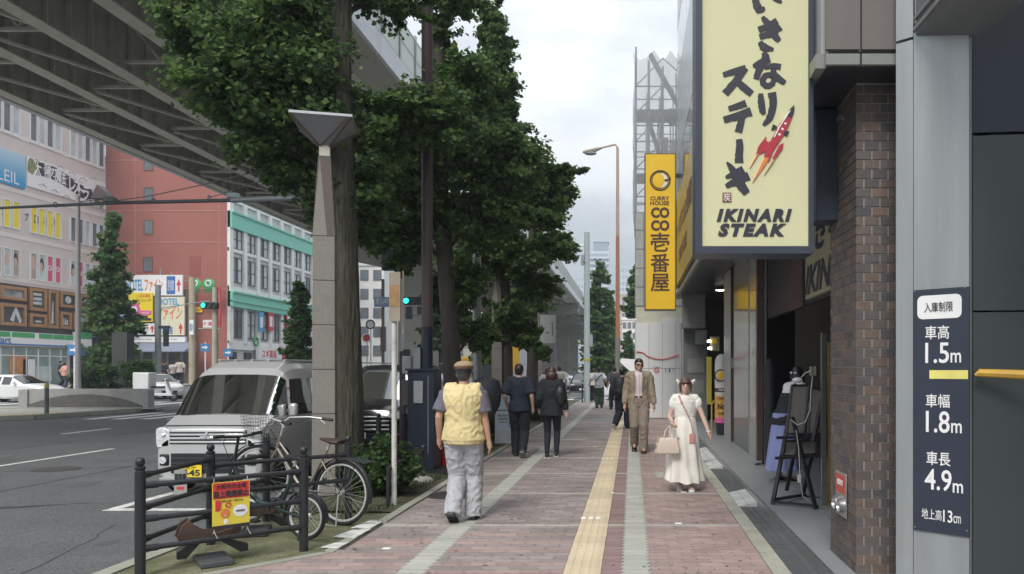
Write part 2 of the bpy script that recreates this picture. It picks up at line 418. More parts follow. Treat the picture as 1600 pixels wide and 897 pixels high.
# cracks, sealed joints and oil marks in the road
q = MB(); crk = mat('crack_seal', (.058, .06, .062), .7)
def crack(pts, w_):
    for a, b in zip(pts[:-1], pts[1:]): q.bar((a[0], a[1], -.1195), (b[0], b[1], -.1195), w_*rnd.uniform(.5, 1.2), .004)
for x0, y0, dx, dy, n_ in ((-9.5, 8.9, .32, .10, 10), (-7.9, 6.5, -.2, .5, 9), (-12, 12.5, .4, .12, 9), (-5.1, 6.2, -.1, .45, 6), (-14, 18, .6, .25, 12), (-8.6, 15, .1, .9, 9)):
    p = [(x0, y0)]
    for _ in range(n_): p.append((p[-1][0] + dx*rnd.uniform(.5, 1.5) + rnd.uniform(-.06, .06), p[-1][1] + dy*rnd.uniform(.5, 1.5) + rnd.uniform(-.05, .05)))
    crack(p, .022)
q.box((-8.9, 10.2, -.1195), (-8.87, 31, -.1165)); q.box((-13.4, 6, -.1195), (-13.37, 26, -.1165)); tag(q.build('road_cracks', crk), kind='structure')
q = MB()
for x, y, r_ in ((-7.6, 8.2, .16), (-8.2, 11.5, .22), (-10.2, 9.6, .12), (-6.9, 13, .15), (-12.6, 15, .3), (-5.2, 7.6, .1)): q.add([(x + r_*math.cos(a)*rnd.uniform(.6, 1.1), y + 1.6*r_*math.sin(a)*rnd.uniform(.7, 1.1), -.1185) for a in [k*.45 for k in range(14)]], [tuple(range(14))])
q.build('oil_marks', mat('oil_mark', (.096, .10, .103), .5))['kind'] = 'structure'
o = MB().lathe([(0, -.119), (.36, -.119), (.36, -.112), (0, -.112)], 32, c=(-9.9, 13.2, 0)); o.build('road_manhole', mat('cast_iron_road', (.06, .06, .058), .6, var=.3, scale=30))['kind'] = 'structure'
# manhole covers
q = MB().lathe([(.0, -.01), (.33, -.01), (.33, .004), (.29, .005), (.0, .005)], 40)
mc = q.build('manhole_cover', mat('cast_iron', (.07, .068, .062), .6, metal=.4, var=.3, scale=30, bump=.5), pave, loc=(-2.27, 9.75, .002))
q = MB()
for a in range(-7, 8):
    for b in range(-7, 8):
        if math.hypot(a*.038, b*.038) < .27: q.box((a*.038 - .012, b*.038 - .012, .005), (a*.038 + .012, b*.038 + .012, .010))
tag(q.build('raised_stud', mat('cast_iron'), mc), kind='stuff')
MB().box((.36, 11.3, 0), (.98, 11.95, .004)).box((.40, 11.34, .004), (.94, 11.91, .007), mi=1).build('inspection_cover', [conc, p_band], pave)
for (px, py) in ((604, 857), (1068, 769), (955, 770), (833, 712), (822, 709), (930, 698), (1060, 818), (775, 690)):
    g = grd(px, py); MB().box((g.x - .035, g.y - .03, 0), (g.x + .035, g.y + .03, .003)).build('white_insert', whit, pave)

# planting strip between pavement and road
moss = mat('mossy_concrete', (.175, .175, .10), .95, var=.3, scale=3.5, bump=.6, bscale=70, dirt=.9, dscale=3.1, dcol=(.075, .09, .035), speck=.4, sscale=60)
soil = mat('soil', (.085, .08, .05), .95, speck=.6, sscale=45, var=.4, scale=9, bump=1.0, bscale=60, dirt=.7, dscale=2.2, dcol=(.06, .09, .03))
bed = thing('planting_bed', None, None, kind='structure')
q = MB().prism([(-4.06, 4.0), (-3.9, 5.05), (-2.66, 6.74), (-2.66, 8.6), (-4.06, 8.6)], -.13, -.004); q.build('mossy_slab', moss, bed)
q = MB(); nx, ny = 14, 200; vs = []; 
for j in range(ny + 1):
    for i in range(nx + 1):
        X = -4.06 + 1.4 * i / nx; Y = 8.55 + 31 * j / ny
        vs.append((X, Y, .0 + .035 * noise.noise(Vector((X*2, Y*2, 0))) + (.03 * math.sin(PI * i / nx))))
q.add(vs, [(j*(nx+1)+i, j*(nx+1)+i+1, (j+1)*(nx+1)+i+1, (j+1)*(nx+1)+i) for j in range(ny) for i in range(nx)])
q.build('soil_bed', soil, bed, smooth=True)
me = MB().box((0, .004, -.15), (.145, .595, .012)).mesh('kerb_stone', kerbm); y = 4
while y < 39: link('kerb_stone', me, bed, (-4.2, y, rnd.uniform(-.002, .002))); y += .6
me = MB().box((0, .004, -.1), (.1, .595, .02)).mesh('kerb_stone', kerbm); y = 8.0
while y < 39: link('kerb_stone', me, bed, (-2.66, y, rnd.uniform(-.002, .002))); y += .6
a = Vector((-4.1, 5.12)); b = Vector((-2.66, 6.70)); c2 = Vector((-2.66, 8.0))
for p, q_ in ((a, (a+b)/2), ((a+b)/2, b), (b, (b+c2)/2), ((b+c2)/2, c2)):
    MB().bar((p.x, p.y, -.05), (q_.x - .002, q_.y - .004, -.05), .1, .112).build('kerb_stone', kerbm, bed)
for (t0, t1, w0, w1) in ((.06, .2, .10, .13), (.34, .58, .16, .22), (.62, .88, .14, .2)):
    Y0 = 6.75 + t0*1.5; Y1 = 6.75 + t1*1.5
    MB().prism([(-2.68 - w0, Y0 + .02), (-2.62, Y0), (-2.60, Y1), (-2.66 - w1*.5, Y1 - .02)], .006, .0125).build('paint_patch', whitep, bed)
# road-side opposite islands
isl = thing('traffic_island', None, None, kind='structure')
MB().prism([(-40, 25.0), (-22.4, 23.9), (-20.4, 26.2), (-19.6, 31.5), (-20.2, 33.0), (-45, 33.2)], -.12, 0).build('island_top', conc, isl)
pts = [(-40, 25.0), (-22.4, 23.9), (-20.4, 26.2), (-19.6, 31.5)]
for i in range(3):
    p, q_ = Vector(pts[i]), Vector(pts[i+1]); n_ = max(1, int((q_ - p).length / .9))
    for k in range(n_):
        u = p.lerp(q_, k/n_); v = p.lerp(q_, (k+1)/n_ - .006); MB().bar((u.x, u.y, -.03), (v.x, v.y, -.03), .18, .16).build('kerb_stone', kerbm, isl)
MB().prism([(-23.5, 24.9), (-21.9, 25.0), (-20.6, 28.5), (-21.6, 28.6)], 0, .006).build('tactile_strip', mat('tan_paving', (.42, .33, .2), .8), isl)
fp = thing('far_pavement', None, None, kind='structure')
MB().prism([(-140, 66), (-47, 66), (-44.5, 70), (-44.5, 300), (-140, 300)], -.12, .02).build('paving_sheet', mat('far_paving', (.27, .25, .23), .8, dirt=.3), fp)
MB().box((-4.2, 52, -.12), (12, 400, .01)).build('paving_sheet', mat('far_paving'), fp)
MB().box((-19.4, 52, -.12), (-14.5, 300, .02)).build('median_strip', conc, fp)
# ------------------------------------------------------------------ elevated highway on the left
hgirder = mat('girder_paint', (.60, .57, .49), .6, var=.12, scale=2, dirt=.35, dscale=1.1, dcol=(.38, .36, .31))
hweb = mat('web_paint', (.44, .42, .385), .7, var=.15, scale=1.5, dirt=.4, dscale=.8, dcol=(.30, .285, .26))
hconc = mat('pier_concrete', (.42, .40, .35), .8, var=.1, scale=.8, bump=.1, dirt=.3, dscale=.4, dcol=(.26, .25, .22))
hwhite = mat('parapet_paint', (.62, .64, .66), .6, var=.08, scale=1.5, dirt=.25)
hw = thing('elevated_highway', 'elevated road on steel girders crossing the upper left above the street', 'flyover', (0, 0, 0))
ZB = 12.1; GX = [-24.0, -20.9, -18.1, -15.1, -12.4, -10.15]
Y0, Y1 = 6.0, 235.0
MB().box((-24.6, Y0, ZB + 2.1), (-8.6, Y1, ZB + 2.45)).build('deck', hweb, hw)
for gx in GX:
    g = MB().box((gx - .27, Y0, ZB), (gx + .27, Y1, ZB + .05)); g.build('girder_flange', hgirder, hw)
    MB().box((gx - .02, Y0, ZB + .05), (gx + .02, Y1, ZB + 2.1)).build('girder_web', hweb, hw)
q = MB()
for gx in GX[:-1]:
    y = Y0 + .5
    while y < 130:
        q.box((gx - .2, y, ZB + .06), (gx - .02, y + .03, ZB + 2.1)); q.box((gx + .02, y, ZB + .06), (gx + .2, y + .03, ZB + 2.1)); y += 1.0
tag(q.build('web_stiffener', hgirder, hw), kind='stuff')
# ribs under the deck
q = MB(); y = Y0 + .3
while y < 120: q.box((-24.4, y, ZB + 1.85), (-10.2, y + .12, ZB + 2.1)); y += 2.2
tag(q.build('deck_rib', hweb, hw), kind='stuff')
# cross bracing
for i in range(len(GX) - 1):
    xa, xb = GX[i] + .27, GX[i+1] - .27; xm = (xa + xb)/2
    y = 12.0 + (i % 2) * 2.4
    while y < 78:
        MB().bar((xa, y, ZB + .3), (xb, y, ZB + .3), .11, .11).build('cross_brace', hgirder, hw)
        MB().bar((xa, y, ZB + 1.9), (xm, y, ZB + .36), .08).build('diagonal_brace', hgirder, hw)
        MB().bar((xb, y, ZB + 1.9), (xm, y, ZB + .36), .08).build('diagonal_brace', hgirder, hw)
        if i == 1 or i == 0: MB().bar((xa, y + .1, ZB + .18), (xb, y + 4.7, ZB + .18), .1).build('wind_brace', hgirder, hw)
        y += 5.0
# outer cantilever soffit, fascia, parapet and noise barrier
MB().box((-9.88, Y0, ZB - .003), (-8.56, Y1, ZB + .25)).build('soffit_panel', hconc, hw)
MB().box((-8.56, Y0, ZB), (-8.42, Y1, ZB + .75)).build('parapet', hwhite, hw)
MB().box((-24.9, Y0, ZB + .1), (-24.62, Y1, ZB + 3.0)).build('parapet', hwhite, hw)
pg = mat('barrier_panel', (.42, .47, .42), .3, var=.05, scale=1); pf = mat('barrier_post', (.40, .37, .35), .6)
y = 14.0; k = 0
pm = MB().box((-.06, -.07, 0), (.06, .07, 1.75)).mesh('barrier_post', pf)
gm = MB().box((-.02, .10, .12), (.02, 1.90, 1.55)).mesh('barrier_panel', pg)
rm = MB().box((-.03, .07, .02), (.03, 1.93, .12)).box((-.03, .07, .80), (.03, 1.93, .86)).box((-.03, .07, 1.55), (.03, 1.93, 1.62)).mesh('barrier_rail', pf)
while y < 130:
    for nm, me in (('barrier_post', pm), ('barrier_panel', gm), ('barrier_rail', rm)): link(nm, me, hw, (-8.5, y, ZB + .75))
    y += 2.0
MB().box((-8.55, 130, ZB + .75), (-8.47, Y1, ZB + 1.2)).build('barrier_rail', hwhite, hw)
# arched fascia bracket above the first pier (girder end)
hshade = mat('pier_shaded', (.26, .24, .205), .85, var=.15, scale=.8, dirt=.5, dscale=.5, dcol=(.15, .135, .12))  # darker copy of the pier concrete: shade under the deck put into its colour
def pier(y, xl=-20.6, xr=-12.2, first=False):
    hconc = _M['pier_concrete'] if y < 70 else hshade
    p = thing('highway_pier', 'tapered cap beam and wide column carrying the girders' , 'pier', (0, y, 0), group='highway piers')
    zt = ZB - .25
    ztb = zt - 1.1; zm = zt - 2.3
    MB().prism([(xl - 3.6, zt), (xl - 3.6, ztb), (-18.6, zm), (-15.0, zm), (xr + 3.6, ztb), (xr + 3.6, zt)], -1.3, 1.3, 'y').build('cap_beam', hconc, p, bevel=.04)
    MB().box((-18.6, -1.15, .9), (-15.0, 1.15, zm)).build('column', hconc, p, bevel=.08)
    MB().box((-18.7, -1.25, 0), (-14.9, 1.25, .9)).build('plinth', greym, p, bevel=.05)
    for gx in GX: MB().box((gx - .35, -.5, zt), (gx + .35, .5, ZB)).build('bearing', darkm, p)
    pts = [(xr + 3.75, -1.4, ZB + .2), (xr + 3.75, -1.4, ztb + .6), (xr + 2.6, -1.42, ztb + .12), (-14.8, -1.42, zm - .35), (-14.8, -1.35, .5)]
    MB().tube(pts, .11, 8).build('drain_pipe', hconc, p, smooth=True)
    return p
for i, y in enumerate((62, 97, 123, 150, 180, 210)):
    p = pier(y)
    p['label'] = ['tapered pale cap beam on a wide column behind the round granite-side trunk, nearest highway pier',
        'highway pier with drain pipe, nearest of those seen between the trees and the grey pole',
        'second highway pier with drain pipe behind the nearest one', 'third highway pier in the dark underside of the flyover',
        'fourth highway pier in the dark underside of the flyover', 'farthest highway pier under the flyover'][i]
# boxes hanging at the pier: dark junction box
o = MB().box((-19.65, 60.1, 9.35), (-18.7, 60.65, 11.0)).build('equipment_box', mat('navy_box', (.05, .06, .09), .4), None, bevel=.04)
tag(o, 'dark navy equipment box fixed to the front of the pale highway pier', 'box')
o = MB(); o.bar((-21.5, 58.5, 13.2), (-19.9, 59.6, 11.3), .35, .5).bar((-19.9, 59.6, 11.45), (-19.9, 59.7, 9.6), .5, .35)
# ------------------------------------------------------------------ left: pale curved-front block with signs
cream = mat('cream_tile', (.66, .585, .55), .75, var=.06, scale=1, bump=.05, dirt=.15, dscale=.2, dcol=(.52, .46, .43))
cream2 = mat('cream_band', (.74, .68, .64), .75, var=.05, scale=1)
winf = mat('white_frame', (.80, .81, .80), .5, var=.04)
wing = mat('window_glass', (.15, .18, .20), .12, var=.35, scale=.35, metal=0, spec=.8)
wing2 = mat('curtained_glass', (.50, .55, .57), .2, var=.35, scale=.6, spec=.8)
yel = mat('sign_yellow', (.86, .68, .03), .5, var=.04)
blacki = mat('black_ink', (.03, .03, .035), .6)
whitei = mat('white_ink', (.82, .82, .82), .55, var=.03)
redi = mat('red_ink', (.62, .045, .06), .5, var=.05)
bluei = mat('blue_ink', (.05, .16, .42), .5, var=.05)
orangei = mat('orange_ink', (.75, .22, .06), .5, var=.05)
B1X = -60.5
def f1(px, py):
    Y = B1X * 1200 / (px - 988); return Y, EYE - (py - 577) * Y / 1200
b1 = thing('pale_office_block', 'pale pink tiled corner block with rows of narrow windows and large shop signs', 'building', (0, 0, 0))
MB().prism([(B1X, 88), (B1X, 71), (B1X - 1.2, 66), (B1X - 4.5, 60), (B1X - 11, 55), (B1X - 40, 50), (B1X - 40, 88)], -.1, 36).build('wall', cream, b1)
for z in (29.3, 24.3, 14.4, 18.9, 10.2):
    MB().prism([(B1X + .05, 88.05), (B1X + .05, 71), (B1X - 1.15, 66), (B1X - 4.45, 60), (B1X - 4.6, 60), (B1X - .1, 88.05)], z, z + .42).build('string_course', cream2, b1)
wmesh = {}
fr = MB(); 
for a, b in (((-.48, -1.5), (-.40, 1.5)), ((.40, -1.5), (.48, 1.5)), ((-.40, -1.5), (.40, -1.4)), ((-.40, 1.4), (.40, 1.5))):
    fr.box((-.02, a[0], a[1]), (.14, b[0], b[1]))
frame_me = fr.mesh('window', winf); 
def wpane(m_, nm='pane'):
    if m_.name not in wmesh: wmesh[m_.name] = MB().box((-.01, -.40, -1.4), (.03, .40, 1.4)).mesh(nm, m_)
    return wmesh[m_.name]
rows = [(25.9, 1.0), (16.7, .92), (12.0, .92), (30.9, 1.0)]
skin = mat('poster_skin', (.62, .42, .33), .6, var=.05); hairp = mat('poster_hair', (.05, .035, .03), .6); pinkp = mat('poster_pink', (.66, .10, .2), .6, var=.15, scale=.8)
cyanp = mat('poster_pale', (.55, .60, .58), .6, var=.3, scale=.7)
for ri, (zc, sc_) in enumerate(rows):
    for k in range(16):
        y = 70.9 + k * 1.1
        if k in (5, 10): continue
        w_ = link('window', frame_me, b1, (B1X, y, zc)); w_.scale = (1, sc_, sc_)
        m_ = wing2 if rnd.random() < .5 else wing
        if ri == 1 and k in (2, 3, 4, 6, 7, 8, 9): m_ = yel
        if ri == 2 and k < 13: m_ = cyanp if k % 4 == 3 else (pinkp if k in (0, 8, 9, 12) else mat('poster_tan', (.45, .36, .30), .6, var=.25, scale=.9))
        link('pane', wpane(m_), w_)
        if ri == 2 and k < 12 and m_ is not pinkp:
            MB().ell((.035, rnd.uniform(-.08, .08), .35), (.012, .30, .75), 12, 8).build('poster_figure', hairp if k % 3 else skin, w_)
            MB().ell((.045, rnd.uniform(-.05, .08), .1), (.012, .22, .5), 12, 8).build('poster_figure', skin, w_)
        elif ri == 2 and k < 13:
            MB().torus((.035, 0, .1), .24, .05, Matrix.Rotation(PI/2, 3, 'Z'), 16, 6).build('poster_figure', whitei, w_)
for ch, px, py in (('プ', 41, 339), ('ロ', 56, 343), ('ミ', 70, 345.5), ('ス', 83, 348), ('ス', 3, 333)):
    Y, z = f1(px, py); text('lettering', ch, .52, .8, (B1X + .045, Y, z), blacki, b1, '+x', bold=.012)
# big signs
def slab1(name, px0, y0a, y0b, px1, y1a, y1b, m_, t=.12, parent=b1, x=B1X):
    """quad sign on the street face from its two photographed ends (top, bottom at each)"""
    Ya = x*1200/(px0-988); Yb = x*1200/(px1-988)
    za = [EYE - (v-577)*Ya/1200 for v in (y0a, y0b)]; zb = [EYE - (v-577)*Yb/1200 for v in (y1a, y1b)]
    zt = (za[0] + zb[0])/2; zl = (za[1] + zb[1])/2
    q = MB().box((x + .02, Ya, zl), (x + .02 + t, Yb, zt))
    return q.build(name, m_, parent), (Ya, Yb, zl, zt)
s1 = thing('restaurant_banner', 'white banner with white Japanese lettering on black ribbon above the yellow windows', 'sign', (0, 0, 0))
o, (Ya, Yb, zl, zt) = slab1('panel', 40, 240, 292, 163, 290, 326, whitei, .15, s1)
ym = (Ya + Yb)/2; zm = (zl + zt)/2; hh = zt - zl
rib = []
for i in range(15):
    t = i/14; rib.append((Ya + (Yb-Ya)*(.1 + .84*t), zm + hh*(.20 - .3*t + .10*math.sin(t*6.3))))
q = MB(); x_ = B1X + .18
for i in range(14):
    (ya, za), (yb, zb_) = rib[i], rib[i+1]; q.prism([(ya, za - hh*.24), (yb, zb_ - hh*.24), (yb, zb_ + hh*.22), (ya, za + hh*.22)], x_ - .01, x_, 'x')
q.build('ribbon', blacki, s1)
for i, ch in enumerate('太陽の魔法レストラン'):
    t = (i + .7)/10.3; k = min(13, int(t*13)); sz = hh * (.46 if i not in (2,) else .3)
    text('lettering', ch, (Yb-Ya)*.078, sz, (x_ + .005, rib[k][0] + .2, rib[k][1] - hh*.01), whitei, s1, '+x', bold=.03)
for (t, zf) in ((.03, .2), (.92, -.25)):
    MB().tube([(x_, Ya + (Yb-Ya)*t, zm + hh*zf - .7), (x_, Ya + (Yb-Ya)*t + .3, zm + hh*zf + .2), (x_, Ya + (Yb-Ya)*t + .1, zm + hh*zf + .8)], [(.02, .35), (.02, .6), (.02, .2)], 8).build('painted_figure', mat('olive_ink', (.25, .26, .12), .6, var=.5, scale=3), s1)
for i in range(12):
    t = i / 11; yy = Ya + (Yb-Ya)*(.1 + .8*t); z_ = zm + hh*(-.42 + .08*math.sin(i*2.1) - .0*t) + (0 if i % 2 else hh*.84)
    MB().tube([(x_, yy - .5, z_), (x_, yy, z_ + .25), (x_, yy + .5, z_)], .05, 5).build('painted_scroll', mat('scroll_grey', (.45, .45, .42), .6), s1)
text('lettering', 'インスタグラム', 6, .5, (x_, ym - 1.0, zt - .7), mat('scroll_grey'), s1, '+x')
s2 = thing('blue_banner', 'sky blue banner ending in white capital letters beside the black ribbon banner', 'sign', (0, 0, 0))
m_ = bpy.data.materials.new('blue_gradient'); m_.use_nodes = True
nt = m_.node_tree; b_ = nt.nodes['Principled BSDF']; g_ = nt.nodes.new('ShaderNodeNewGeometry'); sx = nt.nodes.new('ShaderNodeSeparateXYZ'); mr = nt.nodes.new('ShaderNodeMapRange'); cr_ = nt.nodes.new('ShaderNodeValToRGB')
nt.links.new(g_.outputs['Position'], sx.inputs[0]); nt.links.new(sx.outputs['Z'], mr.inputs[0]); mr.inputs[1].default_value = 20; mr.inputs[2].default_value = 23.5
nt.links.new(mr.outputs[0], cr_.inputs[0]); cr_.color_ramp.elements[0].color = (.02, .32, .62, 1); cr_.color_ramp.elements[1].color = (.6, .74, .78, 1); nt.links.new(cr_.outputs[0], b_.inputs['Base Color'])
o, (Ya2, Yb2, zl2, zt2) = slab1('panel', -35, 222, 283, 37, 240, 288, m_, .15, s2)
text('lettering', 'SOLEIL', 4.6, 1.15, (B1X + .185, f1(5, 272)[0] - .6, f1(10, 275)[1]), whitei, s2, '+x')
# dark shopfront storey with framed pictures
brownd = mat('dark_fascia', (.045, .035, .035), .6)
MB().box((B1X - .05, 66, 5.3), (B1X + .12, 87.9, 9.9)).build('dark_fascia', brownd, b1)
wood = mat('frame_wood', (.38, .20, .09), .5, var=.15, scale=3, stretch=(1, 1, 8)); 
pic = mat('picture_print', (.33, .35, .36), .5, var=.75, scale=.9)
dpic = mat('picture_dark', (.05, .052, .055), .5, var=.5, scale=.8)
frames = [(-5, 447, 37, 470), (-5, 474, 37, 510), (41, 450, 69, 487), (41, 490, 69, 512), (70, 453, 87, 514), (89, 456, 117, 482), (89, 487, 108, 515), (119, 460, 140, 485), (110, 489, 140, 517)]
fl = ['wide wooden frame with pale drapery picture at the left edge of the photo', 'wooden frame with picture of bare legs below the drapery picture', 'wooden frame with picture of stacked cups', 'small wooden frame with dark picture below the stacked cups',
      'tall narrow wooden frame with white candle picture', 'wooden frame with picture of a spiral', 'small wooden frame with picture of bottles below the spiral', 'wooden frame with picture of a roof at the block corner', 'wide wooden frame with grey picture, lowest at the block corner']
for i, (a, b, c_, d) in enumerate(frames):
    Ya, za = f1(a, b); Yb, zb = f1(c_, d); zt_ = (EYE - (b-577)*(Ya+Yb)/2400); zl_ = (EYE - (d-577)*(Ya+Yb)/2400)
    t = thing('picture_frame', fl[i], 'picture frame', (B1X + .12, (Ya+Yb)/2, (zl_+zt_)/2), group='framed pictures above the convenience store')
    hw_, h2 = (Yb-Ya)/2 - .06, (zt_-zl_)/2 - .05; q = MB(); e = .32
    q.box((0, -hw_, -h2), (.28, -hw_ + e, h2)); q.box((0, hw_ - e, -h2), (.28, hw_, h2)); q.box((0, -hw_ + e, -h2), (.28, hw_ - e, -h2 + e)); q.box((0, -hw_ + e, h2 - e), (.28, hw_ - e, h2))
    q.build('frame', wood, t, bevel=.05)
    MB().box((0, -hw_ + e, -h2 + e), (.08, hw_ - e, h2 - e)).build('picture', pic if i in (0, 8) else dpic, t)
    q = MB(); mw, mh = hw_ - e, h2 - e
    if i == 1: q.tube([(.1, -.1, -mh*.8), (.1, mw*.3, mh*.7), (.1, mw*.8, -mh*.9)], [(.03, .25), (.03, .4), (.03, .2)], 8)
    elif i == 2:
        for zz in (.35, -.05, -.42): q.box((.09, -mw*.7, zz*mh*1.4), (.12, mw*.7, zz*mh*1.4 + .28))
    elif i == 4: q.tube([(.1, .0, -mh*.9), (.1, .08, mh*.5)], [(.02, .16), (.02, .06)], 6)
    elif i == 5: q.torus((.1, 0, 0), mh*.6, .09, Matrix.Rotation(PI/2, 3, 'Z')); q.torus((.1, 0, 0), mh*.25, .07, Matrix.Rotation(PI/2, 3, 'Z'))
    elif i == 6:
        for yy in (-.3, 0, .28): q.box((.09, yy - .09, -mh*.8), (.12, yy + .09, mh*rnd.uniform(.1, .7)))
    elif i == 3: q.ell((.1, .1, -.1), (.03, mw*.6, mh*.35))
    elif i == 7: q.prism([(-mw*.8, -mh*.3), (mw*.2, mh*.7), (mw*.9, mh*.1), (mw*.2, mh*.3)], .09, .12, 'x')
    if q.v: q.build('pictured_shape', mat('print_white', (.6, .62, .62), .6, var=.3, scale=2), t)
# convenience store sign and glass front
cs = thing('convenience_store_sign', 'long shop sign with green blocks over white and blue lettering at left edge', 'sign', (0, 0, 0))
MB().box((B1X + .14, 69.5, 3.9), (B1X + .55, 82.6, 5.25)).build('panel', whitei, cs)
grn = mat('sign_green', (.05, .36, .12), .5, var=.04)
for a, b in ((69.6, 74.0), (74.2, 77.0), (77.6, 79.4), (79.5, 81.1), (81.2, 82.5)):
    MB().box((B1X + .55, a, 4.72), (B1X + .58, b, 5.2)).build('green_block', grn, cs)
MB().box((B1X + .55, 69.6, 3.95), (B1X + .575, 82.5, 4.1)).build('blue_stripe', bluei, cs)
text('lettering', 'Mart', 2.0, .62, (B1X + .585, 73.1, 4.42), bluei, cs, '+x', bold=.02)
cs2 = thing('convenience_store_sign', 'small hanging green and white shop sign beside the grey lamp mast', 'sign', (0, 0, 0))
Yb = f1(122, 520)[0]; MB().box((B1X + .5, Yb - 1.5, 3.6), (B1X + .8, Yb + 1.0, 5.6)).build('panel', whitei, cs2)
MB().box((B1X + .8, Yb - 1.5, 4.9), (B1X + .83, Yb + 1.0, 5.6)).build('green_block', grn, cs2); MB().box((B1X + .8, Yb - 1.5, 3.1), (B1X + .83, Yb + 1.0, 4.0)).build('blue_block', bluei, cs2)
MB().box((B1X + .02, 70, 0.1), (B1X + .1, 82, 3.7)).build('shop_window', mat('shop_glass', (.26, .33, .31), .15, var=.35, scale=.5), b1)
for yy in np.arange(70.2, 82.5, 1.55): MB().box((B1X + .1, yy, 0.1), (B1X + .2, yy + .1, 3.7)).build('mullion', winf, b1)
MB().box((B1X + .1, 70, 2.9), (B1X + .17, 82, 3.0)).build('mullion', winf, b1)
for (px, w_, z0, z1, m_) in ((27, 2.2, .6, 3.0, mat('poster_orange', (.55, .25, .1), .6, var=.4, scale=2)), (43, 1.5, .5, 2.6, whitei), (66, 2.2, .4, 1.9, cyanp)):
    Y = f1(px, 560)[0]; MB().box((B1X + .1, Y - w_/2, z0), (B1X + .16, Y + w_/2, z1)).build('shop_poster', m_, b1)
MB().box((B1X + .02, 82.6, 0), (B1X + .14, 87.9, 5.2)).build('dark_doorway', mat('navy_shade', (.02, .028, .05), .5), b1)
# ------------------------------------------------------------------ red block, hotel signs
redb = mat('red_tile', (.35, .125, .10), .75, var=.1, scale=.5, dirt=.25, dscale=.25, dcol=(.30, .12, .10), bump=.05)
redl = mat('red_seam', (.50, .25, .21), .75)
rb = thing('red_block', 'tall plain brick-red building with small dark windows behind the hotel signs', 'building', (0, 0, 0))
MB().box((-60.35, 88, -.1), (-46.45, 112, 36)).build('wall', redb, rb)
for z in (10.8, 16.1, 19.7, 25.5): MB().box((-60.3, 87.96, z), (-46.5, 88.0, z + .09)).build('seam', redl, rb)
for xx in (-57.0, -47.4): MB().box((xx, 87.965, 3), (xx + .06, 87.999, 35)).build('seam', redl, rb)
q = MB(); 
for a, b in (((-.55, -.85), (-.45, .85)), ((.45, -.85), (.55, .85)), ((-.45, -.85), (.45, -.75)), ((-.45, .75), (.45, .85))): q.box((a[0], -.08, a[1]), (b[0], .02, b[1]))
wme = q.mesh('window', mat('dark_frame', (.22, .12, .10), .6)); pme = MB().box((-.45, -.02, -.75), (.45, .01, .75)).mesh('pane', wing)
for (px, py) in ((232, 255), (232, 304), (232, 355), (231, 413)):
    p = at(px, py, 88); w_ = link('window', wme, rb, (p.x, 87.99, p.z)); link('pane', pme, w_)
for (px, py, a, b) in ((305, 416, .62, 1.15), (292, 505, .9, 1.6)):
    p = at(px, py, 88); MB().box((-a, -.03, -b), (a, 0, b)).build('blind_window', mat('red_recess', (.30, .09, .075), .8), rb, loc=(p.x, 87.99, p.z))
HY = 86.0
def hb(px0, py0, px1, py1, Y=HY): a = at(px0, py0, Y); b = at(px1, py1, Y); return a.x, b.x, b.z, a.z
sh = thing('corner_shop', 'two storey corner shop with blue-grey awning under the hotel signs', 'building', (0, 0, 0))
x0, x1, z0, z1 = hb(196, 452, 290, 592); MB().box((x0, HY + .3, 0), (x1, 87.9, z1)).build('wall', mat('shop_wall', (.20, .17, .15), .8, dirt=.4), sh)
MB().box((x0, HY + .1, 0), (x1 + .6, HY + .3, 3.4)).build('shop_window', mat('shop_dim_glass', (.10, .095, .09), .15, var=.5, scale=.8), sh)
for px in (205, 222, 240, 262, 284, 298): p = at(px, 560, HY); MB().box((p.x - .12, HY - .05, 0), (p.x + .12, HY + .1, 3.6)).build('shop_post', greym, sh)
x0, x1, za, zb = hb(200, 526, 290, 535); MB().box((x0, HY - .1, za), (x1, HY + .3, zb)).build('fascia', whitei, sh)
text('lettering', 'BALCONY CAFE', 2.2, .16, (x0 + 1.6, HY - .105, (za+zb)/2), blacki, sh); text('lettering', 'BALCONY CAFE', 2.2, .16, (x1 - 2.0, HY - .105, (za+zb)/2), blacki, sh)
x0, x1, za, zb = hb(198, 535, 306, 549); MB().prism([(HY + .1, zb), (HY - 2.2, za), (HY - 2.2, za - .12), (HY + .1, za - .05)], x0, x1, 'x').build('awning', mat('awning_blue', (.22, .25, .33), .7, var=.08, stretch=(6, 1, 1), scale=2), sh)
hs = thing('hotel_banner', 'long white hotel banner with blue and red letters, topmost of the hotel signs', 'sign', (0, 0, 0))
x0, x1, za, zb = hb(196, 430, 287, 462); MB().box((x0, HY - .25, za), (x1, HY - .05, zb)).build('panel', whitei, hs)
y_ = HY - .26; zc = (za + zb)/2
skyb = mat('letter_sky_blue', (.10, .35, .62), .5)
text('lettering', 'HOTEL', 1.9, 1.3, (x0 + 1.2, y_, zc), skyb, hs, bold=.03); text('lettering', 'ファイン', 2.0, 1.4, (x0 + 3.3, y_, zc), orangei, hs, bold=.03)
MB().box((x1 - 1.75, y_ - .01, za + .15), (x1 - .8, y_, zb - .15)).build('blue_block', bluei, hs); text('lettering', '別館', .7, 1.2, (x1 - 1.28, y_ - .015, zc), whitei, hs)
def arrow(par, xc, zc, h): MB().prism([(xc - .07, zc - h/2), (xc + .07, zc - h/2), (xc + .07, zc), (xc + .25, zc), (xc, zc + h/2), (xc - .25, zc), (xc - .07, zc)], y_ - .02, y_ - .005, 'y').build('arrow', redi, par)
arrow(hs, x1 - .4, zc, 1.4)
hs = thing('recruit_poster', 'yellow and pink recruiting board with white cartoon-like round face', 'sign', (0, 0, 0))
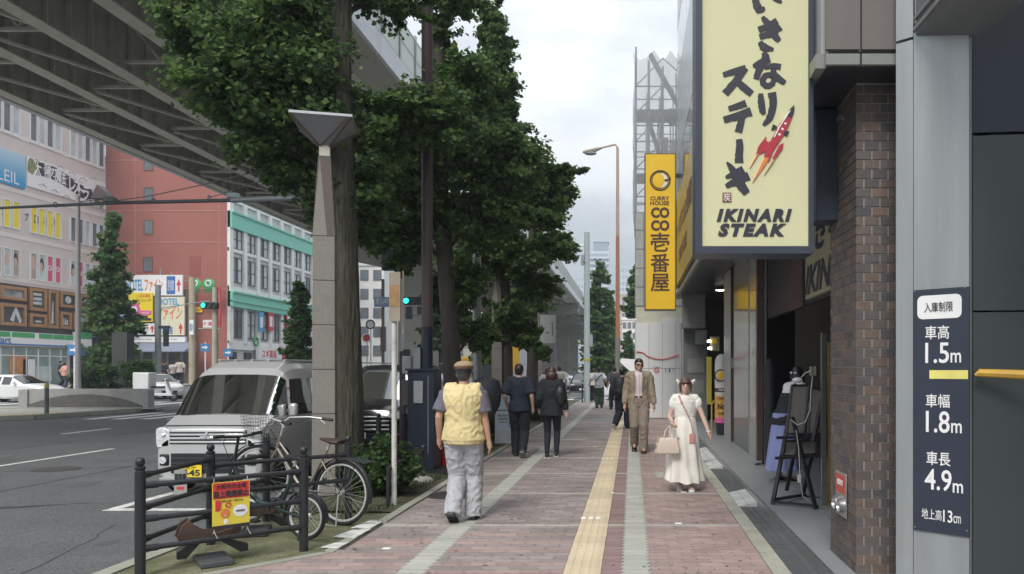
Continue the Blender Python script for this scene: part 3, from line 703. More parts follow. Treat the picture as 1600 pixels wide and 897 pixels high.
x0, x1, za, zb = hb(204, 458, 242, 503); MB().box((x0, HY - .45, za), (x1, HY - .28, zb)).build('panel', yel, hs); yy = HY - .455
pinki = mat('pink_ink', (.72, .12, .34), .5)
MB().ell((x0 + .75, yy, za + 1.35), (.62, .03, .85)).build('pink_shape', pinki, hs); MB().ell((x0 + .72, yy - .02, za + 1.3), (.36, .03, .45)).build('white_shape', whitei, hs)
MB().box((x0 + .75, yy - .015, za + .72), (x1 - .1, yy, za + 1.25)).build('pink_band', pinki, hs)
text('lettering', '入店応募金', 1.5, .36, (x1 - .95, yy - .01, zb - .35), redi, hs); text('lettering', 'プレゼント中', 1.6, .34, (x1 - .95, yy - .01, zb - .85), blacki, hs)
text('lettering', '詳細', .8, .25, (x1 - .8, yy - .02, za + .98), whitei, hs); MB().box((x0 + .1, yy - .01, za + .1), (x1 - .1, yy, za + .4)).build('black_band', blacki, hs)
hs = thing('hotel_board', 'large white hotel board with red letters and a red arrow beside the grey pole', 'sign', (0, 0, 0))
x0, x1, za, zb = hb(244, 464, 290, 524); MB().box((x0, HY - .25, za), (x1, HY - .05, zb)).build('panel', mat('board_cream', (.72, .68, .52), .6), hs); y_ = HY - .26
text('lettering', 'HOTEL', 2.3, .75, ((x0+x1)/2 - .1, y_, zb - .55), skyb, hs, bold=.03); text('lettering', 'ファイン', 2.8, 1.4, ((x0+x1)/2, y_, zb - 1.85), orangei, hs, bold=.03, shear=.3)
text('lettering', '西別館', 1.8, .8, (x0 + 1.1, y_, za + .55), bluei, hs, bold=.03); arrow(hs, x1 - .4, za + .75, 1.2)
hs = thing('hotel_small_board', 'small white hotel board under the yellow and pink board', 'sign', (0, 0, 0))
x0, x1, za, zb = hb(214, 505, 243, 523); MB().box((x0, HY - .25, za), (x1, HY - .05, zb)).build('panel', whitei, hs); text('lettering', 'ファイン', 1.3, .7, (x0 + .75, y_, (za+zb)/2), mat('brown_ink', (.2, .09, .07), .6), hs); arrow(hs, x1 - .2, (za+zb)/2, .8)
for i, px in enumerate((305, 326)):
    p = at(px, 444, HY); g_ = thing('green_badge_sign', ['left green badge sign with round white mark', 'right green badge sign with round white mark, beside the red vertical sign'][i], 'sign', (p.x, HY, p.z))
    MB().ell((0, 0, 0), (.72, .1, .62), 20).build('badge', grn, g_); MB().torus((0, -.1, .08), .3, .07).build('ring', whitei, g_); MB().box((-.5, -.13, -.95), (.5, -.05, -.62)).build('lower_band', mat('dark_green', (.05, .16, .06), .6), g_)
hs = thing('red_vertical_sign', 'tall narrow red sign with white kana on the red building', 'sign', (0, 0, 0))
x0, x1, za, zb = hb(336, 449, 346, 511, 86); MB().box((x0, 85.7, za), (x1, 86.0, zb)).build('panel', redi, hs)
for i, ch in enumerate('スーパーホテル'): text('lettering', ch, .4, .42, ((x0+x1)/2, 85.69, zb - .45 - i*.58), whitei, hs)
# roof scaffold clutter over hotel signs
q = MB()
for px in range(200, 292, 17):
    p = at(px, 430, HY + .6); q.bar((p.x, HY + .6, 10.8), (p.x, HY + .6, 12.2 + rnd.uniform(0, 1)), .1)
a = at(198, 428, HY); b = at(290, 428, HY); q.bar((a.x, HY + .6, 11.6), (b.x, HY + .6, 11.6), .1); q.bar((a.x, HY + .6, 12.1), (b.x, HY + .6, 12.1), .07)
tag(q.build('roof_scaffold', greym), 'white pipe scaffold standing over the hotel banner roof', 'scaffold')

# ------------------------------------------------------------------ white block with green bands
wb = thing('white_block', 'white building with pale green horizontal bands and paired windows right of the red building', 'building', (0, 0, 0))
wwall = mat('white_wall', (.80, .79, .77), .7, var=.05, scale=1, dirt=.15); wpan = mat('grey_spandrel', (.55, .55, .54), .7, dirt=.2); jade = mat('jade_band', (.20, .56, .44), .5, var=.06)
WX = -46.4
MB().box((WX - 20, 88.01, -.1), (WX, 118, 26)).build('wall', wpan, wb)
for z0, z1, d in ((17.9, 19.6, .5), (8.8, 10.4, .6), (9.4, 9.55, .75), (10.4, 10.6, .8), (19.6, 19.8, .7), (25.6, 26.1, .6)): MB().box((WX + .01, 88, z0), (WX + d, 118, z1)).build('green_band', jade, wb)
for k in range(10): MB().box((WX + .01, 88.0 + k*3.2, 4.6), (WX + .32, 88.75 + k*3.2, 26)).build('pilaster', wwall, wb)
for z0, z1 in ((15.2, 15.6), (10.65, 11.2), (3.9, 4.9), (21, 21.4)): MB().box((WX + .01, 88, z0), (WX + .2, 118, z1)).build('spandrel', wwall, wb)
q = MB()
for a, b in (((-.5, -1.1), (-.43, 1.1)), ((.43, -1.1), (.5, 1.1)), ((-.43, -1.1), (.43, -1.02)), ((-.43, 1.02), (.43, 1.1)), ((-.43, -.04), (.43, .04))): q.box((-.02, a[0], a[1]), (.12, b[0], b[1]))
wme = q.mesh('window', mat('bronze_frame', (.12, .10, .09), .5)); pme = MB().box((0, -.43, -1.02), (.04, .43, 1.02)).mesh('pane', wing); pme2 = MB().box((0, -.43, -1.02), (.04, .43, 1.02)).mesh('pane', wing2)
for zc, s_ in ((16.75, 1.0), (13.2, 1.35), (22.8, 1.1), (6.9, 1.5), (24.6, .5)):
    for k in range(9):
        for d in (1.42, 2.55):
            w_ = link('window', wme, wb, (WX + .02, 88 + k*3.2 + d, zc)); w_.scale = (1, 1, s_); link('pane', pme if rnd.random() < .55 else pme2, w_)
s_ = thing('pharmacy_sign', 'long white and red pharmacy sign with kana over the ground floor', 'sign', (0, 0, 0))
def fw(px): return WX * 1200 / (px - 988)
ya, yb, yc = fw(395), fw(432), fw(470)
MB().box((WX + .35, ya, 2.7), (WX + .7, yb, 4.3)).build('white_panel', whitei, s_); MB().box((WX + .35, yb + .02, 2.7), (WX + .7, yc, 4.3)).build('red_panel', redi, s_)
text('lettering', 'スギ薬局', 3.8, 1.0, (WX + .705, (ya+yb)/2 - .3, 3.5), redi, s_, '+x', bold=.03); text('lettering', 'スギドラッグ', 4.2, 1.0, (WX + .705, (yb+yc)/2, 3.5), whitei, s_, '+x', bold=.03)
for i, px in enumerate((362, 386)): p = fw(px); MB().box((WX + .02, p - .8, 0), (WX + .2, p + .8, 3.6)).build('dark_doorway', brownd, wb)
for i, (px, py, m_, t_) in enumerate(((417, 502, redi, 'red and white banner on the white block, left of two'), (445, 498, redi, 'red and white banner on the white block, right of two'), (402, 503, skyb, 'blue window advert with white figure on the white block'), (453, 505, bluei, 'blue window advert beside the young street tree'))):
    Y = fw(px); z = EYE - (py-577)*Y/1200; s_ = thing('banner_sign', t_, 'sign', (WX + .4, Y, z)); MB().box((0, -.6, -1.2), (.12, .6, 1.2)).build('panel', m_, s_); MB().box((.12, -.35, -.7), (.14, .35, .6)).build('white_mark', whitei, s_)
p = at(394, 532, 88); MB().torus((0, 0, 0), .5, .12, Matrix.Rotation(PI/2, 3, 'Z')).build('round_logo', grn, wb, loc=(WX + .33, fw(396), 5.0))

# ------------------------------------------------------------------ buildings beyond the crossing
def block(name, label, x0, x1, y0, y1, z1, wm, gm, nx, nz, fm=None, z0=3.0, side=None, ww=.55, wh=.5):
    b = thing(name, label, 'building', (0, 0, 0)); MB().box((x0, y0, -.1), (x1, y1, z1)).build('wall', wm, b)
    MB().box((x0 - .2, y0 - .2, z1), (x1 + .2, y1, z1 + .6)).build('parapet', wm, b)
    cw = (x1-x0)/nx; ch = (z1-z0)/nz
    fme = MB().box((-cw*ww/2 - .08, -.1, -ch*wh/2 - .08), (cw*ww/2 + .08, 0, ch*wh/2 + .08)).mesh('window', fm or winf); pme = MB().box((-cw*ww/2, -.13, -ch*wh/2), (cw*ww/2, -.1, ch*wh/2)).mesh('pane', gm)
    for i in range(nx):
        for j in range(nz): w_ = link('window', fme, b, (x0 + cw*(i+.5), y0, z0 + ch*(j+.5))); link('pane', pme, w_)
    if side:
        sx, ny = side; cy = (y1-y0)/ny; sg = 1 if sx == x1 else -1
        fme = MB().box((0, -cy*ww/2 - .08, -ch*wh/2 - .08), (.1*sg, cy*ww/2 + .08, ch*wh/2 + .08)).mesh('window', fm or winf); pme = MB().box((.1*sg, -cy*ww/2, -ch*wh/2), (.13*sg, cy*ww/2, ch*wh/2)).mesh('pane', gm)
        for i in range(ny):
            for j in range(nz): w_ = link('window', fme, b, (sx, y0 + cy*(i+.5), z0 + ch*(j+.5))); link('pane', pme, w_)
    return b
a = at(560, 440, 118); c_ = at(612, 440, 118)
block('pale_office_block', 'pale office block between the round trunk and the brown plate sign', a.x - 8, c_.x - 1.2, 118, 132, 17.5, wwall, wing, 6, 5, mat('dark_frame'))
block('cream_block', 'cream plain building below the highway cap beam behind the brown pole', at(604, 0, 150).x, at(700, 0, 150).x, 150, 165, 17, mat('cream_wall', (.58, .55, .46), .8, dirt=.15), wing2, 3, 2)
block('green_tree_side_block', 'low beige block behind the young tree left of the granite lamp post', at(487, 0, 122).x - 3, at(560, 0, 122).x, 121, 133, 12, mat('beige_wall', (.46, .42, .36), .8), wing, 5, 3)
tw = mat('tower_wall', (.52, .56, .60), .6); twg = mat('tower_glass', (.28, .34, .40), .2, var=.2, scale=.1)
t = thing('residential_tower', 'tall pale residential tower far down the street with blue glass crown', 'building', (0, 0, 0))
Y = 420; a = at(913, 0, Y); c_ = at(951, 0, Y); top = at(0, 378, Y).z
MB().box((a.x, Y, 0), (c_.x, Y + 14, top - 5)).build('wall', tw, t)
MB().box((a.x - .5, Y - .5, 0), (a.x + 2.6, Y, top)).build('stair_shaft', mat('tower_shade', (.40, .45, .50), .6), t)
MB().box((a.x + 5, Y, top - 5), (c_.x - .5, Y + 10, top)).build('crown_glass', twg, t); MB().box((a.x + 4.6, Y - .4, top), (c_.x, Y + 10, top + .7)).build('crown_roof', tw, t)
k = 0; z = 3.0; me = MB().box((a.x + 3, Y - 1.2, 0), (c_.x + .3, Y, 1.2)).mesh('balcony', tw); me2 = MB().box((a.x + 3.2, Y - .06, 1.2), (c_.x - .4, Y, 2.9)).mesh('window_band', twg)
while z < top - 8: link('balcony', me, t, (0, 0, z)); link('window_band', me2, t, (0, 0, z)); z += 3.1
block('glass_tower', 'pale blue glass tower left of the residential tower, partly behind leaves', at(893, 0, 520).x, at(912, 0, 520).x, 520, 540, at(0, 432, 520).z, tw, twg, 4, 14)
block('glass_tower', 'pale slab tower far away between the street lamp and the scaffold', at(966, 0, 600).x, at(992, 0, 600).x, 600, 620, at(0, 418, 600).z, tw, twg, 5, 16, ww=.75)
block('low_white_block', 'low white building with square windows behind the people right of the street lamp', at(972, 0, 160).x, at(1010, 0, 160).x, 160, 175, at(0, 500, 160).z, wwall, wing, 5, 4, mat('dark_frame'), ww=.6)
block('low_white_block', 'stepped pale building with brown roof edge above the low white building', at(962, 0, 220).x, at(1010, 0, 220).x, 220, 235, at(0, 462, 220).z, mat('beige_wall'), wing, 6, 5)
block('far_street_block', 'beige office block closing the far end of the street under the flyover', at(780, 0, 260).x, at(895, 0, 260).x, 260, 275, 20, mat('beige_wall'), wing, 12, 5)
block('left_far_block', 'grey office block behind the trees left of the flyover piers', at(690, 0, 175).x, at(790, 0, 175).x, 175, 190, 18, wpan, wing2, 10, 5)
o = MB(); a = at(672, 540, 66); b = at(800, 540, 66)
fe = thing('white_fence', 'white slatted fence behind the tree trunks at the median', 'fence', (0, 66, 0)); 
me = MB().box((-.12, -.05, 0), (.12, .05, 3.3)).mesh('slat', mat('fence_white', (.55, .53, .48), .7, var=.1, dirt=.4)); x = a.x
while x < b.x: link('slat', me, fe, (x, 0, 0)); x += .42
MB().box((a.x, .06, 1.0), (b.x, .14, 1.15)).box((a.x, .06, 2.8), (b.x, .14, 2.95)).build('rail', greym, fe)

# ------------------------------------------------------------------ right side: building with restaurants
clad = mat('bronze_cladding', (.175, .155, .15), .45, var=.05, scale=2, stretch=(8, 8, .4))
clad2 = mat('grey_trim', (.24, .25, .24), .5, var=.06)
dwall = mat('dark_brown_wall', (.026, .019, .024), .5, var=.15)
rbld = thing('restaurant_building', 'bronze clad building over the dark restaurant fronts on the right', 'building', (0, 0, 0))
MB().box((1.36, 5.33, 3.80), (9, 23, 20)).build('upper_wall', clad2, rbld)
def pan(x0, x1, z0, z1, m_=clad, y=5.29): MB().box((x0, y, z0), (x1, y + .035, z1)).build('cladding_panel', m_, rbld)
pan(1.335, 1.568, 3.805, 7.0); pan(1.582, 2.6, 3.805, 7.0); pan(1.335, 1.568, 3.70, 3.775, clad2); pan(1.582, 2.6, 3.70, 3.775, clad2)
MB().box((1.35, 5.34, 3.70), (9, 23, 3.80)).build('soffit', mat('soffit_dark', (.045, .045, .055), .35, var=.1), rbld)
pm = MB().box((0, .006, 0), (.028, 1.19, 2.4)).mesh('cladding_panel', mat('side_panel', (.40, .42, .43), .25, var=.08, scale=2)); gm = MB().box((0, .006, 0), (.02, 1.19, 1.5)).mesh('window_pane', mat('facade_glass', (.16, .19, .21), .08, var=.3, scale=1.2))
for k in range(14):
    yy = 5.42 + k*1.24
    for lv in range(5):
        z = 3.82 + lv*3.9
        link('cladding_panel', pm, rbld, (1.333, yy, z))
        if z > 3.9 or k > 2: link('window_pane', gm, rbld, (1.337, yy, z + 2.41))
MB().box((1.28, 5.36, 3.70), (1.36, 23, 3.80)).build('lower_trim', clad2, rbld)
fa = thing('yellow_fascia', 'yellow shop fascia running along the building behind the tall yellow sign', 'sign', (0, 0, 0))
MB().box((1.24, 15.8, 3.95), (1.31, 22.6, 6.3)).build('panel', mat('curry_yellow', (.50, .38, .12), .35, var=.25, scale=.8), fa)
text('lettering', 'カレーハウス CoCo壱番屋', 6.0, .55, (1.235, 19, 5.4), mat('brown_ink'), fa, '-x', bold=.02); text('lettering', 'CURRY HOUSE', 3.0, .35, (1.235, 19, 4.6), mat('brown_ink'), fa, '-x', bold=.02)
# ground floor
tile = mat('shop_floor_tile', (.25, .265, .275), .4, var=.08, scale=2, dirt=.25, dscale=1.5, dcol=(.18, .19, .19), island=.06)
fl = thing('shop_forecourt', None, None, kind='structure')
MB().box((1.48, 4, -.1), (6.0, 25.9, .088)).build('floor_bed', grout, fl)
me = MB().box((.003, .003, -.02), (.597, .597, .0)).mesh('floor_tile', tile)
for i in range(7):
    y = 4.0
    while y < 24.6: link('floor_tile', me, fl, (1.482 + i*.6, y, .1 + rnd.uniform(-.0006, .0006))); y += .6
MB().box((1.455, 4, -.05), (1.479, 25, .104)).build('step_edge', steel, fl)
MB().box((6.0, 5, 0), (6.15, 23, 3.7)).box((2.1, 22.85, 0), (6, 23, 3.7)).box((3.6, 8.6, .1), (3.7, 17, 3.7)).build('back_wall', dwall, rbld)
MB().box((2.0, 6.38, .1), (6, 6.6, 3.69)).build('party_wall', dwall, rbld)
# posts of the fronts
brn = mat('brown_post', (.085, .05, .048), .35, var=.1); pale = mat('pale_panel', (.36, .37, .36), .4, var=.1)
def post(px0, px1, Y, m_, name='shop_post', z1=3.69, d=.3):
    a = (px0 - 988)*Y/1200; b = (px1 - 988)*Y/1200; return MB().box((a, Y, .1), (b, Y + d, z1)).build(name, m_, rbld)
post(1142, 1167, 15.9, brn, d=.35); MB().box((2.035, 15.92, .1), (2.04, 17.05, 3.69)).build('side_panel', pale, rbld); MB().box((2.045, 16.3, .1), (2.3, 17.05, 3.69)).build('inner_panel', brn, rbld)
MB().box((2.05, 15.8, 1.62), (2.25, 15.9, 1.83)).build('door_panel_box', steel, rbld)
post(1183, 1193, 12.6, brn, d=.12); post(1195, 1197.5, 12.5, steel, d=.05); MB().box((2.055, 12.72, .1), (2.065, 13.5, .75)).build('glass_kick_panel', pale, rbld)
MB().box((2.058, 12.72, .75), (2.066, 13.5, 3.6)).build('glass_side', mat('side_glass', (.22, .21, .19), .1, var=.5, scale=1.3), rbld); MB().box((2.05, 13.5, .1), (2.12, 13.58, 3.69)).build('shop_post', steel, rbld)
MB().box((2.07, 13.6, .1), (2.2, 15.8, 3.69)).build('dark_screen', mat('dark_glass', (.02, .022, .03), .1), rbld)
MB().box((2.4, 8.7, .1), (2.45, 8.78, 3.6)).box((2.6, 9.9, .1), (2.65, 9.98, 3.6)).box((2.75, 10.5, .1), (2.8, 10.58, 3.6)).build('door_frame', steel, rbld)
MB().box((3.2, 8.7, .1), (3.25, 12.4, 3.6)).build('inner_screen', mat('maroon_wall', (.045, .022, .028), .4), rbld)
a = at(1284, 0, 8.45).x; MB().box((a, 8.45, .1), (a + .05, 8.5, 2.0)).build('steel_jamb', steel, rbld); MB().box((2.155, 8.45, .1), (2.21, 8.5, 1.9)).build('gold_jamb', mat('gold_strip', (.38, .26, .06), .4, metal=.5), rbld)
MB().box((2.2, 6.6, 2.42), (2.28, 12.5, 3.69)).build('sign_beam', dwall, rbld)
# spot lamps under the soffit, lit
for (px, py) in ((1124, 447), (1129, 441)):
    p = at(px, py, 19.5); l_ = thing('spot_lamp', 'lit round spot lamp under the dark soffit' + (', nearer' if px > 1125 else ', farther'), 'lamp', (p.x, 19.5, 3.66)); MB().lathe([(.0, -.05), (.11, -.05), (.11, .03), (0, .03)], 14).build('housing', blackp, l_)
    MB().lathe([(0, -.06), (.09, -.06), (.09, -.051), (0, -.051)], 14).build('lens', mat('lamp_lit', (1, .95, .85), .5, emit=6), l_)
# interior sign and meat poster
cre = mat('sign_cream', (.60, .57, .36), .4, var=.06, scale=.8, emit=0); ink = mat('sign_ink', (.028, .028, .045), .5)
sg = thing('inner_steak_sign', 'dim cream restaurant sign seen edge-on behind the brick pillar', 'sign', (0, 0, 0))
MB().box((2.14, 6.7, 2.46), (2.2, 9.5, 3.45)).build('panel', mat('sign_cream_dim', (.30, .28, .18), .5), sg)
text('lettering', 'いきなり', 2.4, .42, (2.135, 8.4, 3.2), ink, sg, '-x', bold=.04, shear=.2); text('lettering', 'IKINARI', 2.2, .34, (2.135, 8.4, 2.68), ink, sg, '-x', bold=.03, shear=.3)
sg = thing('meat_poster', 'dark maroon food poster left of the dim cream sign', 'poster', (0, 0, 0))
MB().box((2.16, 9.75, 2.4), (2.2, 10.6, 3.5)).build('panel', mat('meat_print', (.055, .024, .03), .5, var=.7, scale=4), sg)
sg = MB().box((1.47, 6.15, 2.79), (1.775, 6.37, 3.69)); tag(sg.build('shutter_box', mat('navy_panel', (.035, .05, .075), .45, var=.08), bevel=.01), 'dark navy panel box hanging between cream sign and brick pillar', 'panel box')
# cabinet wall at the far end
MB().box((1.48, 22.0, .1), (2.15, 22.3, 3.0)).build('grey_wall', mat('grey_render', (.17, .18, .18), .7, dirt=.3), rbld)
MB().box((1.42, 21.5, 2.75), (2.05, 22.0, 3.8)).build('duct_box', clad2, rbld, bevel=.02); MB().box((1.8, 21.6, 2.3), (2.1, 21.99, 2.7)).build('meter_box', clad2, rbld, bevel=.01)
MB().tube([(1.38, 21.9, .1), (1.38, 21.9, 2.9), (1.5, 21.95, 2.95)], .035, 8).build('pipe', greym, rbld)
for z in (.9, 1.5): MB().box((1.58, 21.98, z), (2.05, 22.0, z + .4)).build('access_panel', clad2, rbld)

# brick pillar, each brick its own
bp = thing('brick_pillar', 'pillar faced with dark brown bricks beside the steak restaurant', 'pillar', (0, 0, 0))
mort = mat('mortar', (.46, .43, .40), .9, var=.15, scale=8, bump=.3)
brick_ms = [mat('brick_%s' % n, c, .6, var=.22, scale=14, bump=.35, bscale=120, island=.16) for n, c in (('umber', (.125, .098, .088)), ('slate', (.088, .08, .086)), ('chestnut', (.15, .105, .086)), ('soot', (.105, .092, .087)))]
PX0, PX1, PY0, PY1, PZ0, PZ1 = 1.640, 2.35, 5.63, 6.36, .10, 3.74
MB().box((PX0 + .008, PY0 + .008, PZ0), (PX1, PY1 - .004, PZ1)).build('mortar_core', mort, bp)
bw, bh, g = .118, .069, .0085; bricks = []
def brick_at(face, u0, u1, r):
    """u along the face; r row"""
    z0 = PZ0 + r*bh + g/2; z1 = z0 + bh - g; pr = rnd.uniform(-.001, .0012)
    if face == 0: return (PX0 + u0, PY0 - pr, z0, PX0 + u1, PY0 + .02, z1)
    return (PX0 - pr, PY0 + u0, z0, PX0 + .02, PY0 + u1, z1)
nr = int((PZ1 - PZ0)/bh); rest = MB(); cache = {}; cnt = 0
allb = []
for r in range(nr):
    for face, ln in ((0, PX1 - PX0), (1, PY1 - PY0)):
        u = 0
        first = bw/2 if (r + face) % 2 else bw
        if face == 1 and first < bw: first = bw
        elif face == 1: first = bw/2
        k = 0
        while u < ln - .01:
            w_ = first if k == 0 else bw; a_ = u + (.0 if k == 0 and face == 0 else (.021 if k == 0 else g/2)); b_ = min(u + w_, ln) - g/2
            if b_ - a_ > .012 and not (face == 0 and u > .50): allb.append((face, a_, b_, r))
            u += w_; k += 1
allb.sort(key=lambda t: (t[0], t[3] < 8 or t[3] > 48, rnd.random()))
for i, (face, a_, b_, r) in enumerate(allb):
    x0, y0, z0, x1, y1, z1 = brick_at(face, a_, b_, r); mi = rnd.choice([0, 0, 0, 1, 1, 2, 3, 3])
    if i < 300:
        key = (face, round(b_ - a_, 3), mi)
        if key not in cache: cache[key] = MB().box((-(x1-x0)/2, -(y1-y0)/2, -(z1-z0)/2), ((x1-x0)/2, (y1-y0)/2, (z1-z0)/2)).mesh('brick', brick_ms[mi])
        o = link('brick', cache[key], bp, ((x0+x1)/2, (y0+y1)/2, (z0+z1)/2)); o.rotation_euler = (rnd.uniform(-.004, .004), rnd.uniform(-.004, .004), 0)
    else: rest.box((x0, y0, z0), (x1, y1, z1), mi)
if rest.v: tag(rest.build('brick_field', brick_ms, bp), kind='stuff')
# fire hose outlet plate on the side of pillar
pl = thing('hose_inlet_plate', 'steel plate with red label and two round pipe caps on the brick pillar side', 'hydrant plate', (1.636, 5.99, .63))
MB().box((-.012, -.15, -.17), (0, .15, .17)).build('plate', steel, pl, bevel=.004); MB().box((-.016, -.13, .01), (-.012, .13, .15)).build('red_label', mat('label_red', (.50, .10, .07), .6, dirt=.3), pl)
text('lettering', '連結送水管', .16, .045, (-.017, 0, .09), whitei, pl, '-x')
for s in (-1, 1): MB().lathe([(0, 0), (.055, 0), (.055, .035), (.045, .04), (.04, .02), (0, .02)], 18, M=Matrix.Rotation(-PI/2, 3, 'Y')).build('pipe_cap', steel, pl, smooth=True, loc=(-.012, s*.068, -.08))
o = MB()
for k in range(4): o.tube([(.0 + k*.018, .03*math.cos(t*.52), .03*math.sin(t*.52)) for t in range(7)], .003, 5)
o = o.build('wire_coil', steel, smooth=True, loc=(1.60, 5.9, 3.52)); o.rotation_euler = (0, .2, 1.2); tag(o, 'loose bright wire coil at the top of the brick pillar', 'wire')
# small advertising boards crowding the corner shop
k = 0
for (px0, py0, px1, py1, m_, body, tm, lb) in ((186, 470, 203, 500, bluei, 'B1', whitei, 'small blue board half hidden by the conical tree'), (184, 506, 213, 522, whitei, 'ファイン', redi, 'small white board half hidden by the conical tree'), (246, 566, 262, 592, mat('poster_orange'), '珈琲', whitei, 'orange poster in the dim shop window'), (213, 562, 226, 585, whitei, 'MENU', blacki, 'white poster in the dim shop window'), (296, 500, 302, 523, whitei, '案内', bluei, 'narrow white notice on the tan column'), (304, 480, 316, 488, yel, '100', redi, 'small yellow plate on the red building'), (317, 500, 333, 512, whitei, 'P 満', redi, 'small white parking plate on the red building')):
    Y_ = HY - .6 if px0 < 290 else 77.4 if px0 == 296 else 87.8; a = at(px0, py1, Y_); b = at(px1, py0, Y_)
    t = thing('advert_board', lb, 'sign', (0, 0, 0)); MB().box((a.x, Y_, a.z), (b.x, Y_ + .1, b.z)).build('panel', m_, t); text('lettering', body, (b.x - a.x)*.8, (b.z - a.z)*.55, ((a.x + b.x)/2, Y_ - .01, (a.z + b.z)/2), tm, t, bold=.02)
# ------------------------------------------------------------------ the big cream sign
def ribbon(q, pts, ws, to, y0, y1, mi=0, n=5):
    """brush stroke: smooth path through pts with widths ws, in sign drawing units"""
    P = [Vector(p) for p in pts]; out = []; W = []
    for i in range(len(P) - 1):
        p0 = P[max(i-1, 0)]; p1 = P[i]; p2 = P[i+1]; p3 = P[min(i+2, len(P)-1)]
        for k in range(n):
            t = k/n; out.append(.5*((2*p1) + (p2-p0)*t + (2*p0-5*p1+4*p2-p3)*t*t + (3*p1-p0-3*p2+p3)*t**3)); W.append(1.2*(ws[i]*(1-t) + ws[i+1]*t))
    out.append(P[-1]); W.append(1.2*ws[-1]); Lf = []; Rt = []
    for i, p in enumerate(out):
        d = (out[min(i+1, len(out)-1)] - out[max(i-1, 0)]).normalized(); nrm = Vector((-d.y, d.x))
        wob = 1 + .10*math.sin(i*2.3 + len(out))
        Lf.append(p + nrm*W[i]/2*wob); Rt.append(p - nrm*W[i]/2)
    for i in range(len(out) - 1):
        q.prism([to(Lf[i]), to(Lf[i+1]), to(Rt[i+1]), to(Rt[i])], y0, y1, 'y', mi)
SY = 5.55
sg = thing('steak_sign', 'huge cream sign with navy brush characters, a red rocket and slanted capitals', 'sign', (0, 0, 0))
navyf = mat('navy_frame', (.035, .045, .07), .4, var=.1)
x0, x1, zb = (1087-988)*SY/1200, (1271-988)*SY/1200, EYE - (396-577)*SY/1200
fx0, fx1, fz = (1097-988)*SY/1200, (1264-988)*SY/1200, EYE - (384.5-577)*SY/1200
q = MB(); zt = 5.6
q.box((x0, SY, zb), (fx0, SY + .3, zt)); q.box((fx1, SY, zb), (x1, SY + .3, zt)); q.box((fx0, SY, zb), (fx1, SY + .3, fz)); q.box((fx0, SY + .1, fz), (fx1, SY + .3, zt)); q.box((fx0, SY, zt - .05), (fx1, SY + .1, zt))
q.build('frame', navyf, sg)
MB().box((fx0, SY + .025, fz), (fx1, SY + .095, zt - .05)).build('face_panel', mat('sign_face_cream', (.66, .65, .40), .35, var=.05, scale=.9), sg)
def P7(p): X = (1080 + p[0]/3.738 - 988)*SY/1200; return (X, EYE - (p[1]/3.738 - 577)*SY/1200)
def P8(p): X = (1080 + p[0]/4.719 - 988)*SY/1200; return (X, EYE - (220 + p[1]/4.719 - 577)*SY/1200)
yf0, yf1 = SY + .019, SY + .026
def char(strokes, to):
    q = MB()
    for s in strokes: ribbon(q, s[0], s[1], to, yf0 - rnd.random()*.002, yf1)
    return q.build('brush_character', ink, sg)
char([([(378, -60), (380, 0), (400, 45), (434, 40)], [30, 34, 42, 12]), ([(455, -55), (500, -15), (532, 5)], [22, 26, 10])], P7)
char([([(418, 90), (452, 135), (482, 188), (518, 232)], [16, 38, 40, 22]), ([(396, 166), (450, 146), (504, 112)], [30, 30, 30]), ([(402, 208), (468, 186), (522, 146)], [26, 34, 38]), ([(404, 236), (428, 268), (484, 282)], [20, 40, 12])], P7)
char([([(420, 302), (438, 330), (400, 400), (382, 455)], [16, 40, 34, 28]), ([(364, 380), (412, 360), (464, 342)], [16, 36, 22]), ([(432, 390), (480, 378), (526, 384)], [14, 26, 28]), ([(486, 384), (484, 420), (510, 450), (552, 478)], [24, 30, 34, 22]), ([(482, 436), (440, 432), (420, 470), (446, 496), (480, 478), (484, 440)], [24, 26, 30, 28, 26, 22])], P7)
char([([(408, 540), (412, 590), (420, 640), (432, 660)], [22, 34, 32, 14]), ([(474, 534), (482, 600), (462, 680), (424, 726)], [42, 36, 34, 14])], P7)
char([([(188, 430), (250, 412), (322, 392)], [22, 30, 34]), ([(318, 388), (262, 468), (200, 540)], [34, 36, 36]), ([(258, 458), (312, 506), (356, 542)], [30, 36, 32])], P7)
char([([(220, 630), (270, 615), (322, 596)], [24, 30, 34]), ([(192, 694), (272, 672), (352, 644)], [30, 36, 42]), ([(298, 660), (292, 710), (278, 766)], [36, 34, 36])], P7)
char([([(282, 808), (286, 850), (282, 897), (282, 945)], [30, 36, 38, 42])], P7)
char([([(264, 152), (296, 190), (338, 262), (370, 322), (414, 382)], [8, 34, 54, 58, 42]), ([(256, 264), (320, 240), (388, 204)], [14, 46, 46]), ([(258, 330), (330, 296), (428, 252)], [26, 48, 52])], P8)
c_ = P8((266, 412)); text('seal_mark', '炭', .052, .058, (c_[0], SY + .016, c_[1]), whitei, sg)
MB().box((c_[0] - .032, SY + .0175, c_[1] - .034), (c_[0] + .032, SY + .026, c_[1] + .034)).build('seal_square', mat('seal_maroon', (.22, .08, .06), .6), sg)
def boldtext(body, u0, u1, v0, v1):
    a = P8((u0, v1)); b = P8((u1, v0)); text('lettering', body, b[0]-a[0], b[1]-a[1], ((a[0]+b[0])/2, SY + .0235, (a[1]+b[1])/2), ink, sg, shear=.25, bold=.062, spacing=1.3, depth=.005)
boldtext('IKINARI', 190, 748, 497, 592); boldtext('STEAK', 200, 706, 605, 702)
